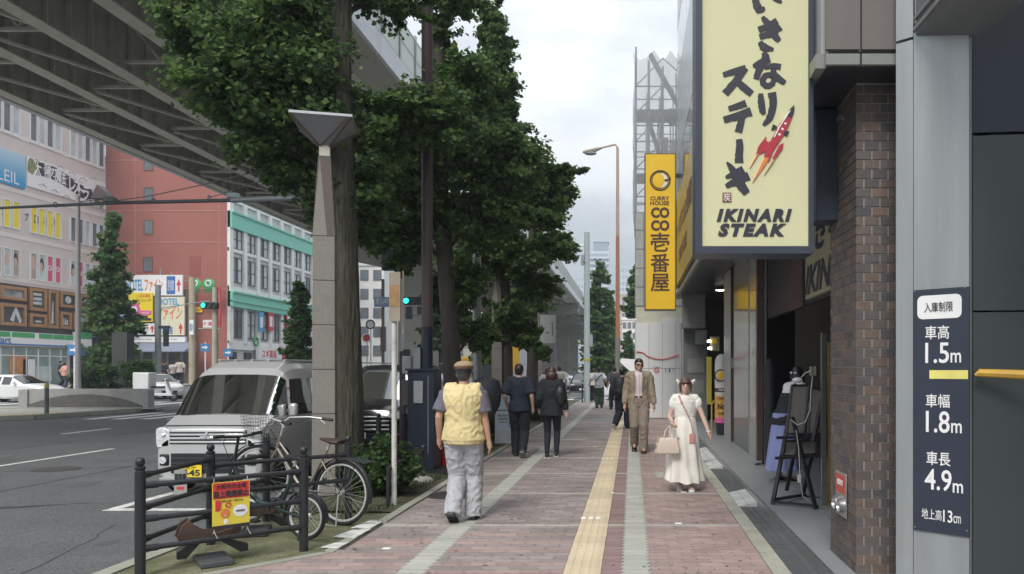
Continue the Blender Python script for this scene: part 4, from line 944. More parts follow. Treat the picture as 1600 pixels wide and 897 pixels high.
# rocket
PK = [0]
def poly(pts, m_, to, d=0): PK[0] += .00035; MB().prism([to(p) for p in pts], yf0 - .003 - d - PK[0], yf1, 'y').build('rocket_emblem', m_, sg)
rk = mat('rocket_red', (.42, .03, .05), .45, var=.15, scale=20)
poly([(604, 608), (606, 640), (590, 688), (560, 672), (580, 632)], ink, P7, .001); poly([(590, 688), (560, 760), (500, 850), (455, 925), (428, 905), (470, 810), (520, 720), (560, 672)], rk, P7)
poly([(440, 792), (442, 822), (455, 824), (438, 880), (395, 897), (382, 893), (402, 840)], rk, P7, .001); poly([(540, 832), (538, 862), (505, 905), (478, 915), (500, 880)], rk, P7, .001)
poly([(480, 722), (505, 735), (500, 748), (470, 752)], ink, P7, .002); poly([(545, 762), (575, 762), (562, 790), (540, 778)], ink, P7, .002)
poly([(520, 18), (500, 90), (485, 88), (496, 40)], rk, P8); poly([(640, 0), (600, 90), (575, 150), (545, 120), (560, 40), (580, 0)], rk, P8); poly([(684, 10), (650, 90), (612, 140), (605, 120), (650, 30)], rk, P8, .001)
poly([(545, 118), (575, 124), (555, 165), (455, 302)], orangei, P8); poly([(490, 90), (500, 95), (434, 196)], orangei, P8); poly([(606, 132), (618, 140), (542, 246)], mat('flame_tan', (.5, .3, .15), .6), P8)
for p in ((553, 718), (536, 750), (518, 782)): c_ = P7(p); MB().ell((c_[0], yf0 - .004, c_[1]), (.010, .002, .009), 8, 4).build('heart_mark', whitei, sg)
poly([(585, 640), (520, 740), (490, 800), (483, 796), (515, 735), (575, 645)], whitei, P7, .002)
MB().box((x1 - .01, SY + .08, 2.9), (1.34, SY + .2, 2.96)).box((x1 - .01, SY + .08, 4.4), (1.34, SY + .2, 4.46)).build('bracket', blackp, sg)

# ------------------------------------------------------------------ tall yellow sign
CY = 21.5
def pc(px, py): return (px-988)*CY/1200, EYE - (py-577)*CY/1200
cs_ = thing('curry_house_sign', 'tall narrow yellow sign with brown emblem and characters over the pavement', 'sign', (0, 0, 0))
x0, zt = pc(1007, 239.5); x1, zb = pc(1056.5, 485)
brown = mat('deep_brown', (.085, .04, .03), .5)
MB().box((x0, CY, zb), (x1, CY + .3, zt)).build('casing', mat('bronze_casing', (.14, .10, .06), .5), cs_); e = .035
MB().box((x0 + e, CY - .012, zb + e), (x1 - e, CY, zt - e)).build('face_panel', mat('curry_face', (.88, .56, .025), .4, var=.04, scale=.5), cs_)
X, Z = pc(1031.5, 282)
MB().torus((X, CY - .014, Z), .27, .022, n=40).build('emblem_ring', brown, cs_); MB().torus((X, CY - .014, Z), .225, .010, n=40).build('emblem_ring', brown, cs_)
MB().ell((X + .05, CY - .012, Z), (.19, .006, .20), 24).build('emblem_plate', whitei, cs_); MB().ell((X - .04, CY - .016, Z), (.17, .006, .20), 24).build('emblem_curry', mat('curry_face'), cs_)
MB().ell((X + .16, CY - .03, Z + .0), (.05, .006, .03), 12).build('emblem_spoon', brown, cs_); MB().bar((X + .18, CY - .03, Z + .01), (X + .30, CY - .03, Z + .07), .02).build('emblem_spoon', brown, cs_)
def ct(body, px0, px1, py0, py1, bold=.03):
    a = pc(px0, py1); b = pc(px1, py0); text('lettering', body, b[0]-a[0], b[1]-a[1], ((a[0]+b[0])/2, CY - .016, (a[1]+b[1])/2), brown, cs_, bold=bold, depth=.004)
ct('CURRY', 1016, 1045.5, 307, 313.5); ct('HOUSE', 1016, 1045.5, 314.5, 321); ct('CO', 1017, 1046, 324, 341, .05); ct('CO', 1017, 1046, 344, 361, .05)
ct('壱', 1017, 1045.5, 364, 393, .018); ct('番', 1017, 1045.5, 397, 425, .018); ct('屋', 1017, 1045.5, 428, 455, .018)
MB().box((x1, CY + .1, 5.0), (1.35, CY + .2, 5.1)).box((x1, CY + .1, 7.0), (1.35, CY + .2, 7.1)).build('bracket', blackp, cs_)

# ------------------------------------------------------------------ construction hoarding, scaffold with netting
ho = thing('site_hoarding', 'white construction hoarding with cream and grey panels under the scaffold', 'hoarding', (0, 0, 0))
hw1 = mat('hoarding_white', (.74, .76, .77), .5, var=.04, scale=2.5, island=.05, dirt=.25, dscale=2.5, dcol=(.5, .5, .48)); hcr = mat('hoarding_cream', (.58, .58, .48), .6); hgr = mat('hoarding_grey', (.42, .43, .42), .6, dirt=.2)
HZ = 25.0
xl = .105; zt1 = at(0, 505, HZ).z; zt2 = at(0, 478, HZ).z; zt3 = at(0, 330, HZ).z
for i in range(4):
    for a, b in ((.02, 1.62), (1.635, zt1 + (i > 1)*.15)): MB().box((xl + i*.44, HZ + .002*(i % 2), a), (xl + i*.44 + .428, HZ + .05, b)).build('panel', hw1, ho)
MB().box((xl + .01, HZ + .03, .02), (1.85, HZ + .09, zt1 - .01)).build('backing', greym, ho)
for i in range(8): MB().box((xl, HZ + .06 + i*.9, .02), (xl + .05, HZ + .95 + i*.9, zt1)).build('panel', hw1, ho)
MB().box((xl + .1, HZ + .1, .02), (9, HZ + 7, zt1 - .02)).build('core', hgr, ho)
MB().box((xl + .01, HZ + .055, zt1 - .1), (1.9, HZ + .098, zt2 - .003)).build('cream_panel', hcr, ho)
for i in range(5): 
    z0 = zt2 + (zt3 - zt2)*i/5; MB().box((xl, HZ + .02, z0 + .01), (.36, HZ + 6, z0 + (zt3-zt2)/5 - .01)).build('grey_panel', hgr, ho); MB().box((.37, HZ + .03, z0 + .01), (2.2, HZ + 6, z0 + (zt3-zt2)/5 - .01)).build('grey_panel', hgr, ho)
rp = MB(); a = at(994, 552, HZ - .03); b = at(1062, 555, HZ - .03)
rp.tube([(a.x + (b.x-a.x)*t/12, HZ - .03, a.z + (b.z-a.z)*t/12 + (.05 if t < 3 else 0) - .16*math.sin(PI*min(1, max(0, (t-1.5)/10)))) for t in range(13)], .016, 6)
tag(rp.build('red_hose', redi, smooth=True), 'red hose hanging in a swag across the white hoarding', 'hose')
c_ = at(1026, 579, HZ); t = thing('no_smoking_notice', 'round red no smoking notice on the white hoarding', 'notice', (c_.x, HZ - .006, c_.z))
MB().torus((0, 0, 0), .075, .012).build('ring', redi, t); MB().bar((-.05, -.004, .05), (.05, -.004, -.05), .02, .006).build('bar', redi, t); MB().bar((-.045, -.002, 0), (.045, -.002, 0), .018, .006).build('cigarette', blacki, t)
text('lettering', '路上喫煙禁止', .24, .03, (0, -.002, .11), blacki, t)
c_ = at(1046, 579, HZ); t = thing('blue_notice', 'small blue and black notice beside the no smoking notice', 'notice', (c_.x, HZ - .006, c_.z))
MB().ell((0, 0, 0), (.03, .005, .075), 12).build('figure', bluei, t); text('lettering', '関係者以外', .03, .17, (-.12, 0, 0), blacki, t, M=None); text('lettering', '立入禁止', .03, .15, (.12, 0, .01), blacki, t)
# scaffold
sc = thing('scaffold', 'grey pipe scaffold wrapped in netting above the hoarding', 'scaffold', (0, 0, 0))
scm = mat('scaffold_pipe', (.30, .31, .33), .4, metal=.5, var=.2)
z0, z1 = zt3, at(0, 92, HZ).z
for ix, x in enumerate((.12, .55, 1.0, 1.5, 2.0)):
    for y in (HZ + .1, HZ + 1.3, HZ + 3.2, HZ + 5.2): MB().tube([(x, y, z0), (x, y, z1 + rnd.uniform(-.3, .5))], .03, 6).build('upright', scm, sc)
z = z0 + .5
while z < z1:
    for y in (HZ + .1, HZ + 1.3, HZ + 5.2): MB().tube([(.1, y, z), (2.0, y, z)], .024, 6).build('ledger', scm, sc)
    for x in (.12, 1.0, 2.0): MB().tube([(x, HZ + .1, z + .05), (x, HZ + 5.2, z + .05)], .024, 6).build('ledger', scm, sc)
    MB().tube([(.12, HZ + .05, z), (1.0, HZ + .05, z + .9)], .02, 6).build('brace', scm, sc); MB().tube([(2.0, HZ + .05, z), (1.0, HZ + .05, z + .9)], .02, 6).build('brace', scm, sc)
    z += .9
for z in (z0 + 1.2, at(0, 172, HZ).z): MB().box((.15, HZ + .1, z), (2.0, HZ + 1.3, z + .06)).build('platform', mat('platform_grey', (.16, .17, .18), .6), sc)
st = MB(); zz = at(0, 172, HZ).z
st.bar((.5, HZ + .7, zz), (1.15, HZ + .7, zz - 2.0), .25, .12).bar((.6, HZ + .5, zz + 2), (1.7, HZ + .5, zz), .25, .12); st.build('stair', mat('platform_grey'), sc)
for _ in range(26):
    x, y, z = rnd.uniform(.9, 1.9), HZ + rnd.uniform(.4, 4), rnd.uniform(z0, z1 - .8); st = MB(); st.box((x, y, z), (x + rnd.uniform(.05, .35), y + .2, z + rnd.uniform(.2, .8))).build('stacked_material', mat('site_grey', (.24, .25, .27), .7, var=.3), sc)
nm = bpy.data.materials.new('netting'); nm.use_nodes = True; nt = nm.node_tree; N = nt.nodes; L = nt.links; b_ = N['Principled BSDF']; b_.inputs['Base Color'].default_value = (.42, .45, .48, 1)
tr = N.new('ShaderNodeBsdfTransparent'); ms = N.new('ShaderNodeMixShader'); nz = N.new('ShaderNodeTexNoise'); nz.inputs['Scale'].default_value = 1.5; mr = N.new('ShaderNodeMapRange'); mr.inputs[1].default_value = .3; mr.inputs[2].default_value = .7; mr.inputs[3].default_value = .38; mr.inputs[4].default_value = .72
L.new(nz.outputs['Fac'], mr.inputs[0]); L.new(mr.outputs[0], ms.inputs[0]); L.new(tr.outputs[0], ms.inputs[1]); L.new(b_.outputs[0], ms.inputs[2]); L.new(ms.outputs[0], N['Material Output'].inputs['Surface'])
vs = []; nx = 40; path = [(.07, HZ + 6)] * 0 + [(.07 - .02*math.sin(i), HZ + 5.5 - i*.55) for i in range(10)] + [(.07 + i*.2, HZ - .02) for i in range(11)]
for j in range(13):
    for i, (x, y) in enumerate(path):
        t = j/12; top = z1 + .3 - .35*math.sin(PI*((i*.31) % 1.0)); vs.append((x + .04*math.sin(j*1.1 + i), y + .05*math.sin(j*.9 + i*2), z0 + (top - z0)*t))
npth = len(path)
MB().add(vs, [(j*npth+i, j*npth+i+1, (j+1)*npth+i+1, (j+1)*npth+i) for j in range(12) for i in range(npth-1)]).build('netting', nm, sc, smooth=True)
# white canvas awning edge beyond hoarding
o = MB().prism([(at(965, 563, 40).x, at(0, 563, 40).z), (at(998, 592, 40).x, at(0, 592, 40).z), (at(998, 570, 40).x, at(0, 562, 40).z), (at(972, 560, 40).x, at(0, 560, 40).z)], 40, 40.3, 'y').build('white_ramp_panel', whitei); tag(o, 'slanting white panel edge beyond the hoarding behind the suited man', 'panel')

# ------------------------------------------------------------------ parking entrance: steel pillar, signboard, overhang
pkm = mat('pillar_steel', (.33, .355, .36), .38, metal=.3, var=.10, scale=3, stretch=(3, 3, .25), dirt=.5, dscale=1.3, dcol=(.24, .25, .245)); pkd = mat('entrance_dark', (.045, .055, .058), .45, var=.12, scale=.8); pkn = mat('entrance_navy', (.012, .02, .034), .5)
pk = thing('parking_entrance', 'grey steel clad pillar and dark recess of a car park entrance at right edge', 'car park entrance', (0, 0, 0))
def on(px, Y): return Vector(((px-988)*Y/1200, Y))
A = on(1400, 5.20); B = on(1514, 4.88)
d = (B - A).normalized(); nrm = Vector((d.y, -d.x))          # outward (towards the street)
if nrm.y > 0: nrm = -nrm
def lane(px): # point on the front plane for that column
    k = (px-988)/1200; t = (A.x - k*A.y)/(k*d.y - d.x); return A + d*t
def plate(name, px0, px1, z0, z1, m_, off=0, th=.03, par=pk, bevel=0):
    a = lane(px0) + nrm*off; b = lane(px1) + nrm*off; bk = -nrm*th
    return MB().prism([a, b, b + bk, a + bk], z0, z1).build(name, m_, par, bevel=bevel)
plate('steel_panel', 1400, 1426.6, 0, 3.80, pkm, 0, .06); plate('steel_panel', 1427.6, 1514, 0, 3.84, pkm, 0, .06); plate('steel_panel', 1400, 1426.6, 3.82, 9, pkm, 0, .06)
plate('dark_seam', 1402, 1514, 0, 9, darkm, -.05, .2); MB().prism([A + Vector((.125, .32)), A + Vector((.03, .06)), (2.9, 5.2), (2.9, 5.5)], 0, 9).build('side_return', pkm, pk)
plate('window_strip', 1430, 1441, 3.9, 9, steel, .004, .03); plate('window_strip', 1443, 1520, 3.9, 9, pkd, -.02, .03)
Z1 = 3.82
MB().add([(1.88, 5.10, Z1), (2.20, 4.86, 3.70), (2.33, 1.0, 3.62), (1.90, 1.0, Z1), (1.88, 5.10, 9), (2.20, 4.86, 9), (2.33, 1.0, 9), (1.90, 1.0, 9)], [(0,1,2,3), (4,5,6,7), (0,1,5,4), (1,2,6,5), (2,3,7,6), (3,0,4,7)]).build('overhang', mat('overhang_grey', (.16, .165, .175), .45, var=.08), pk)
for z in (Z1 + .03, Z1 + .10): MB().bar((1.875, 5.08, z), (1.895, 1.0, z), .03, .025).build('trim_rail', steel, pk)
Bp = (B.x + .01, B.y + .06)
for z0, z1, m_ in ((0, at(0, 487, 4.95).z - .006, pkd), (at(0, 487, 4.95).z + .006, 3.1, pkd), (3.12, 3.95, pkn)): MB().prism([Bp, (3.9, 4.75), (3.9, 4.9), (Bp[0], Bp[1] + .15)], z0, z1).build('wall_panel', m_, pk)
MB().box((2.3, 4.95, 0), (4.2, 5.1, 9)).build('back_panel', pkn, pk); MB().box((3.9, 1.0, 0), (4.0, 5.1, 3.7)).build('side_wall', pkd, pk)
MB().box((1.5, 1.0, -.1), (4, 5.4, .06)).build('entrance_floor', conc, pk)
p0 = at(1523, 586, 4.86); p1 = at(1606, 586, 4.72)
hb_ = MB().tube([p0, p0 + Vector((.03, 0, .014)), p1], [.008, .025, .03], 8).build('height_bar', mat('bar_amber', (.62, .36, .05), .5, dirt=.3, dscale=12), smooth=True); tag(hb_, 'amber height limit bar fixed across the dark car park wall', 'bar')
ps = thing('height_limit_sign', 'tall dark navy board with white vehicle size limits and a yellow stripe', 'sign', (0, 0, 0))
zT = lambda py, px: EYE - (py-577)*lane(px).y/1200
plate('board', 1428.5, 1515.5, zT(833, 1470), zT(451, 1470), mat('board_navy', (.028, .036, .058), .45, var=.08), .012, .012, ps)
face = Matrix(((d.x, 0, nrm.x), (d.y, 0, nrm.y), (0, 1, 0)))
def pt(body, px0, px1, py0, py1, m_=whitei, bold=.0, off=.014):
    pm_ = (px0+px1)/2; c_ = lane(pm_) + nrm*off; Y = lane(pm_).y; w_ = (lane(px1) - lane(px0)).length
    z = EYE - ((py0+py1)/2 - 577)*Y/1200; h = (py1-py0)*Y/1200; text('lettering', body, w_, h, (c_.x, c_.y, z), m_, ps, M=face, bold=bold)
def rrect(px0, px1, py0, py1, m_, r, off):
    c_ = lane((px0+px1)/2) + nrm*off; Y = lane((px0+px1)/2).y; w_ = (lane(px1)-lane(px0)).length/2; h = (py1-py0)*Y/2400; pts = []
    for sx, sz, a0 in ((1, 1, 0), (-1, 1, 90), (-1, -1, 180), (1, -1, 270)):
        for k in range(5 if r else 1): a = R(a0 + k*22.5); pts.append((sx*(w_-r) + r*math.cos(a), sz*(h-r) + r*math.sin(a)))
    o = MB().prism(pts, 0, .002, 'z').build('panel_mark', m_, ps); z = EYE - ((py0+py1)/2-577)*Y/1200
    o.matrix_local = Matrix.Translation(Vector((c_.x, c_.y, z))) @ face.to_4x4()
rrect(1434, 1503, 461, 498, whitei, .035, .012); pt('入庫制限', 1445.5, 1490, 472, 487.5, blacki, off=.016)
pt('車高', 1447, 1484, 509, 530, bold=.01); pt('1.5', 1447, 1484, 535.5, 567.5, bold=.01); pt('m', 1486.5, 1503, 551, 566.5, bold=.01)
rrect(1453, 1513, 578.5, 592, mat('stripe_yellow', (.80, .72, .20), .5), 0, .012)
pt('車幅', 1448, 1485, 616, 636.5, bold=.01); pt('1.8', 1448, 1485, 642, 676, bold=.01); pt('m', 1487.5, 1504, 661, 676.5, bold=.01)
pt('車長', 1449, 1486, 706, 727, bold=.01); pt('4.9', 1446, 1488, 733, 766, bold=.01); pt('m', 1490, 1506, 755, 770, bold=.01)
pt('地上高', 1441.5, 1472.5, 795, 811.5); pt('13', 1475, 1489.5, 797, 816, bold=.01); pt('cm', 1491, 1502.5, 806, 817.5)
for px, py in ((1430.5, 456), (1509, 450), (1431, 823), (1512, 829)):
    c_ = lane(px) + nrm*.014; MB().ell((c_.x, c_.y, zT(py, px)), (.004, .004, .004), 8, 5).build('screw', steel, ps)

# ------------------------------------------------------------------ things in front of the shops
tb = thing('inflatable_pillar_sign', 'round-topped advertising pillar with printed curry emblem by shop posts', 'advertising pillar', (2.055, 17.6, .1))
w_ = .165
MB().lathe([(0, .28), (w_, .28), (w_, 1.62), (w_*.93, 1.72), (w_*.7, 1.80), (w_*.35, 1.84), (0, 1.85)], 22).build('balloon', mat('pillar_white', (.60, .58, .56), .4), tb, smooth=True)
MB().lathe([(w_*1.01, .28), (w_*1.01, .40)], 22).build('pink_band', mat('pink_ink'), tb); MB().lathe([(w_*1.012, .40), (w_*1.012, .90)], 22).build('golden_band', mat('gold_print', (.62, .34, .08), .5, var=.45, scale=22), tb); MB().lathe([(w_*1.01, .98), (w_*1.01, 1.07)], 22).build('brown_band', brown, tb)
text('lettering', 'No.1', .24, .13, (0, -w_ - .012, .66), brown, tb, bold=.04); text('lettering', 'open', .2, .05, (0, -w_ - .012, 1.025), whitei, tb, bold=.02); text('lettering', 'CURRY', .22, .06, (0, -w_ - .012, .5), brown, tb, bold=.03); text('lettering', 'COCOICHI', .24, .05, (0, -w_ - .012, .84), brown, tb, bold=.03)
MB().torus((-.05, -w_*.98, 1.36), .13, .014, n=24).torus((.11, -w_*.85, 1.36), .13, .012, n=24).build('ring_print', brown, tb); MB().ell((-.06, -w_*.97, 1.36), (.07, .02, .10)).build('yellow_print', mat('curry_face'), tb)
MB().lathe([(0, 0), (.12, 0), (.15, .28), (0, .28)], 16).build('pot', blackp, tb)
o = MB().box((0, 0, 0), (.12, .03, 1.15)).build('yellow_strip_sign', mat('dull_yellow', (.42, .36, .05), .6, var=.5, scale=30), loc=(1.80, 18.6, .75)); tag(o, 'narrow yellow vertical notice by the dark doorway beside the curry pillar', 'notice')
for i, (px, py) in enumerate(((1108, 535), (1109, 546))):
    p = at(px, py, 18.5); o = MB().lathe([(0, 0), (.045, 0), (.045, .05), (0, .06)], 12).build('menu_lamp', mat('lamp_lit'), loc=p); tag(o, ['upper', 'lower'][i] + ' lit lamp of the pair beside the menu card in the dark doorway', 'lamp')
p = at(1117, 537, 18.5); o = MB().box((-.11, 0, -.17), (.11, .05, .17)).box((-.07, -.01, 0), (.05, 0, .13), 1).build('menu_card', [mat('card_tan', (.33, .29, .2), .6), yel], loc=p); tag(o, 'tan menu card holder lit in the dark doorway', 'menu card')
for i, x in enumerate((1.86, 2.16)):
    o = MB().tube([(x, 18.0, .1), (x, 18.0, .78), (x + .06, 18.0, .84), (x + .06, 18.3, .84)], .018, 6).build('queue_post', mat('dull_yellow'), smooth=True); tag(o, ['yellow metal rail post left of the curry pillar', 'yellow metal rail post behind the curry pillar'][i], 'post')
o = MB(); o.tube([(0, 0, .0), (0, 0, 1.55), (0, 0, 1.66)], [(.075, .06), (.075, .06), (.04, .03)], 14); o = o.build('standing_bag', mat('black_cloth', (.016, .018, .024), .7), smooth=True, loc=(2.15, 12.0, .1)); tag(o, 'tall black cloth-covered stand with rounded top inside the entrance', 'stand')
o = MB().lathe([(0, 0), (.13, 0), (.12, .02), (.02, .03), (.015, .9), (0, .9)], 20).build('pole_stand', blackp, loc=(2.05, 12.05, .1)); tag(o, 'thin black pole on a round base at the entrance post', 'stand')
# easel with two boards
ez = thing('menu_easel', 'tall black folding easel carrying two blank grey menu boards by the pillar', 'easel', (0, 0, 0))
bl = mat('black_wood', (.014, .015, .02), .5, var=.2); bdm = mat('board_back', (.20, .19, .17), .6, var=.08)
def zp(px, Y, z=.1): return Vector(((px-988)*Y/1200, Y, z))
for a, b in ((zp(1207, 8.52), at(1243, 600, 8.95)), (zp(1275, 8.22), at(1238, 652, 8.62)), (zp(1229, 9.5), at(1262, 600, 9.0)), (zp(1254, 9.1), at(1288, 622, 8.7)), (at(1270, 690, 8.6), at(1287, 612, 8.75)), (zp(1285, 9.3), at(1281, 640, 8.9))): MB().bar(a, b, .042, .03).build('leg', bl, ez)
for a, b, w_ in ((at(1213, 684, 8.66), at(1285, 682, 8.66), .05), (at(1211, 716, 8.62), at(1282, 712, 8.62), .045), (at(1207, 781, 8.5), at(1258, 773, 9.0), .04), (at(1210, 784, 8.5), at(1279, 791, 8.25), .022), (at(1256, 776, 9.05), at(1288, 780, 8.9), .02)): MB().bar(a, b, w_, .03).build('rail', bl, ez)
def slabq(c4, Ys, m_, nm_, th=.02, off=0):
    f = [at(px, py, Y + off) for (px, py), Y in zip(c4, Ys)]; b = [v + Vector((0, th, 0)) for v in f]; return MB().add(f + b, [(0,1,2,3), (7,6,5,4), (0,4,5,1), (1,5,6,2), (2,6,7,3), (3,7,4,0)]).build(nm_, m_, ez)
for c4 in (((1237, 602), (1263, 602), (1256, 678), (1229, 678)), ((1267, 606), (1289, 610), (1284, 678), (1262, 678)), ((1224, 689), (1247, 689), (1243, 712), (1220, 712)), ((1252, 688), (1277, 688), (1274, 709), (1249, 711))):
    Ys = (8.85, 8.85, 8.68, 8.68); slabq(c4, Ys, bdm, 'board'); (a, b, c_, d_) = c4; fr_ = [at(p[0], p[1], Y - .004) for p, Y in zip(c4, Ys)]
    for u in range(4): MB().bar(fr_[u], fr_[(u+1) % 4], .022, .02).build('board_frame', bl, ez)
wc = thing('clip_lamp_cable', 'white cable with clip lamp hanging over the black easel', 'cable', (0, 0, 0))
wm = mat('cable_white', (.62, .60, .54), .5)
def e3(px, py, Y=8.45): return at(px, py, Y)
MB().tube([e3(1252, 590), e3(1258, 583), e3(1268, 579), e3(1270, 585), e3(1267, 612), e3(1266, 640), e3(1258, 660), e3(1246, 664), e3(1236, 656)], .006, 6).build('cord', wm, wc, smooth=True)
MB().tube([e3(1244, 672), e3(1248, 700), e3(1250, 745), e3(1254, 775), e3(1270, 788), e3(1280, 789)], .005, 6).build('cord', wm, wc, smooth=True)
c_ = e3(1270, 580); MB().box((c_.x - .03, c_.y - .03, c_.z - .05), (c_.x - .01, c_.y + .03, c_.z + .05)).box((c_.x + .01, c_.y - .03, c_.z - .05), (c_.x + .03, c_.y + .03, c_.z + .05)).build('clip', mat('clip_olive', (.30, .31, .22), .5), wc)
c_ = e3(1249, 748); MB().box((c_.x - .018, c_.y - .015, c_.z - .045), (c_.x + .018, c_.y + .015, c_.z + .045)).build('inline_plug', wm, wc, bevel=.004); c_ = e3(1246, 594); MB().ell(c_, (.06, .05, .03), 12).build('lamp_shade', whitei, wc)
st = thing('steel_floor_box', 'small steel box on castors at the foot of the gold door jamb', 'box', (1.98, 7.55, .1))
MB().box((-.02, -.1, .0), (.16, .2, .09)).build('box', steel, st, bevel=.01); MB().box((-.04, -.55, .035), (.10, -.15, .06)).build('tray', steel, st); MB().lathe([(0, -.02), (.035, -.02), (.035, .02), (0, .02)], 12, M=Matrix.Rotation(PI/2, 3, 'Y')).build('castor', mat('castor_blue', (.03, .03, .09), .4), st, loc=(0, -.5, .035))
# cracked pale ramp slabs on the drain
rm_ = mat('ramp_tile', (.46, .47, .47), .6, var=.15, scale=8, dirt=.5, dscale=6, dcol=(.25, .25, .25), island=.15)
for i, (Ya, Yb) in enumerate(((8.9, 9.9), (12.3, 13.1), (13.3, 15.2))):
    rmp = thing('kerb_ramp', ['worn white step ramp slab over the drain, nearest of three', 'small worn white step ramp slab behind the dress wearer, middle of three', 'long worn white step ramp slab, farthest of three'][i], 'ramp', (0, 0, 0), group='white step ramps along the drain')
    nrw = int((Yb-Ya)/.17); 
    for k in range(nrw):
        for j in range(2):
            y0_ = Ya + (Yb-Ya)*k/nrw; y1_ = Ya + (Yb-Ya)*(k+1)/nrw - .008; xa, xb = 1.235 + j*.11, 1.235 + (j+1)*.11 - .006; za = .012 + j*.024; q = MB()
            q.prism([(xa, .006), (xb, .006), (xb, za + .024), (xa, za)], y0_, y1_, 'y'); q.build('tile', rm_, rmp)
# ------------------------------------------------------------------ pavement railing
def ballpost(par, x, y, h=.92, r=.038, base=-.02):
    return MB().lathe([(0, base), (r, base), (r, h - .11), (r*.86, h - .105), (r*.86, h - .095), (r, h - .09), (r*1.02, h - .075), (r*.55, h - .066), (r*.8, h - .055), (r*.93, h - .035), (r*.8, h - .014), (r*.35, h - .001), (0, h)], 18).build('post', blackp, par, smooth=True, loc=(x, y, 0))
rl = thing('pedestrian_railing', 'black tubular railing with ball-topped posts bending round the pavement corner', 'railing', (0, 0, 0))
P1, P2, P3, P4 = (-3.80, 5.93), (-2.90, 6.78), (-3.86, 7.03), (-2.93, 7.92)
P5 = (-3.86, 8.1); P6 = (-3.9, 9.3)
for p in (P1, P2, P3, P4): ballpost(rl, *p)
def rail(a, b, z, za=None, r=.021):
    a = Vector((*a, za if za else z)); b = Vector((*b, z)); d = (b - a).normalized()
    q = MB().tube([a + d*.03, b - d*.03], r, 12); q.tube([a + d*.03, a + d*.12], r*1.3, 12); q.tube([b - d*.12, b - d*.03], r*1.3, 12); return q.build('rail', blackp, rl, smooth=True)
for z in (.70, .44, .21): rail(P1, P2, z)
for z in (.775, .52, .275): rail(P1, P3, z)
for z in (.70, .44, .21): rail(P3, P5, z)
for z in (.72, .46): rail(P3, P4, z)
ballpost(rl, *P5)
r2 = thing('kerb_railing', 'black kerb railing with ball-topped posts beside the black minivan', 'railing', (0, 0, 0))
for y in (11.9, 13.2, 14.6): ballpost(r2, -3.93, y)
ballpost(r2, -3.62, 12.2)
for z in (.25, .5, .75): MB().tube([(-3.93, 11.9, z), (-3.93, 14.6, z)], .02, 10).build('rail', blackp, r2, smooth=True)
r3 = thing('low_rail', 'low black single rail with ball end beside the clipped shrub', 'railing', (0, 0, 0))
MB().tube([(-2.94, 10.8, .0), (-2.94, 10.8, .49)], .028, 10).build('post', blackp, r3, smooth=True); MB().ell((-2.94, 10.8, .50), (.04, .04, .04)).build('ball', blackp, r3, smooth=True); MB().tube([(-2.94, 10.8, .47), (-2.83, 8.9, .46)], .024, 10).build('rail', blackp, r3, smooth=True)
MB().tube([(-2.83, 8.9, 0), (-2.83, 8.9, .46)], .024, 8).build('post', blackp, r3, smooth=True); MB().ell((-2.94, 10.8, .02), (.15, .13, .08), 12).build('footing', conc, r3, smooth=True)
r4 = thing('crossing_railing', 'dark three-bar railing ending at the grey pole by the crossing', 'railing', (0, 0, 0))
for x in (-2.42, -4.0): MB().tube([(x, 37.2, 0), (x, 37.2, .88)], .04, 8).build('post', blackp, r4)
for z in (.2, .5, .8): MB().tube([(-2.42, 37.2, z), (-4.4, 37.0, z - .02)], .025, 8).build('rail', blackp, r4)

# tied notices
py0 = at(373, 788, 6.25)
nt_ = thing('smoking_ban_poster', 'red and yellow no-smoking poster tied to the black railing', 'poster', (0, 0, 0))
t0 = Vector((*P1, 0)).lerp(Vector((*P2, 0)), .40); t1 = Vector((*P1, 0)).lerp(Vector((*P2, 0)), .63); d_ = (t1 - t0).normalized(); n_ = Vector((d_.y, -d_.x, 0))
def onr(u, z, off=.035): p = t0 + (t1 - t0)*u + n_*off; return Vector((p.x, p.y, z))
W_ = (t1 - t0).length
FM = Matrix(((d_.x, 0, n_.x), (d_.y, 0, n_.y), (0, 1, 0)))
def pst(u0, u1, z0, z1, m_, off, nm_='panel'):
    a, b = onr(u0, z0, off), onr(u1, z0, off); q = MB(); k = 6
    q.add([a, b, (b.x, b.y, z1), (a.x, a.y, z1), a - n_*.003, b - n_*.003, Vector((b.x, b.y, z1)) - n_*.003, Vector((a.x, a.y, z1)) - n_*.003], [(0,1,2,3), (7,6,5,4), (0,4,5,1), (1,5,6,2), (2,6,7,3), (3,7,4,0)]); return q.build(nm_, m_, nt_)
zt, zb = at(373, 752, 6.35).z, at(373, 824, 6.35).z; hh = zt - zb
pst(0, 1, zb, zt, mat('poster_yellow', (.75, .62, .07), .45, var=.06), .034); pst(.02, .98, zt - hh*.36, zt - .006, mat('poster_red', (.60, .05, .05), .45), .036, 'red_field'); pst(.0, 1, zb, zb + hh*.07, blacki, .036, 'black_strip')
def ptx(body, uc, zc, w_, h, m_, bold=.02): c_ = onr(uc, zc, .0375); text('lettering', body, w_, h, c_, m_, nt_, M=FM, bold=bold, depth=.0015)
ptx('大阪市内全域', .5, zt - hh*.10, W_*.8, hh*.11, blacki); ptx('路上喫煙禁止', .5, zt - hh*.26, W_*.92, hh*.14, blacki, .04); ptx('令和七年一月から', .5, zt - hh*.41, W_*.6, hh*.045, blacki)
c_ = onr(.42, zb + hh*.50, .037); o = MB().torus((0, 0, 0), .020, .004, n=20).build('ring', redi, nt_); o.matrix_local = Matrix.Translation(c_) @ FM.to_4x4() @ Matrix.Rotation(PI/2, 4, 'X')
ptx('／', .42, zb + hh*.50, .03, .03, redi); ptx('！', .18, zb + hh*.50, .02, .055, redi, .06)
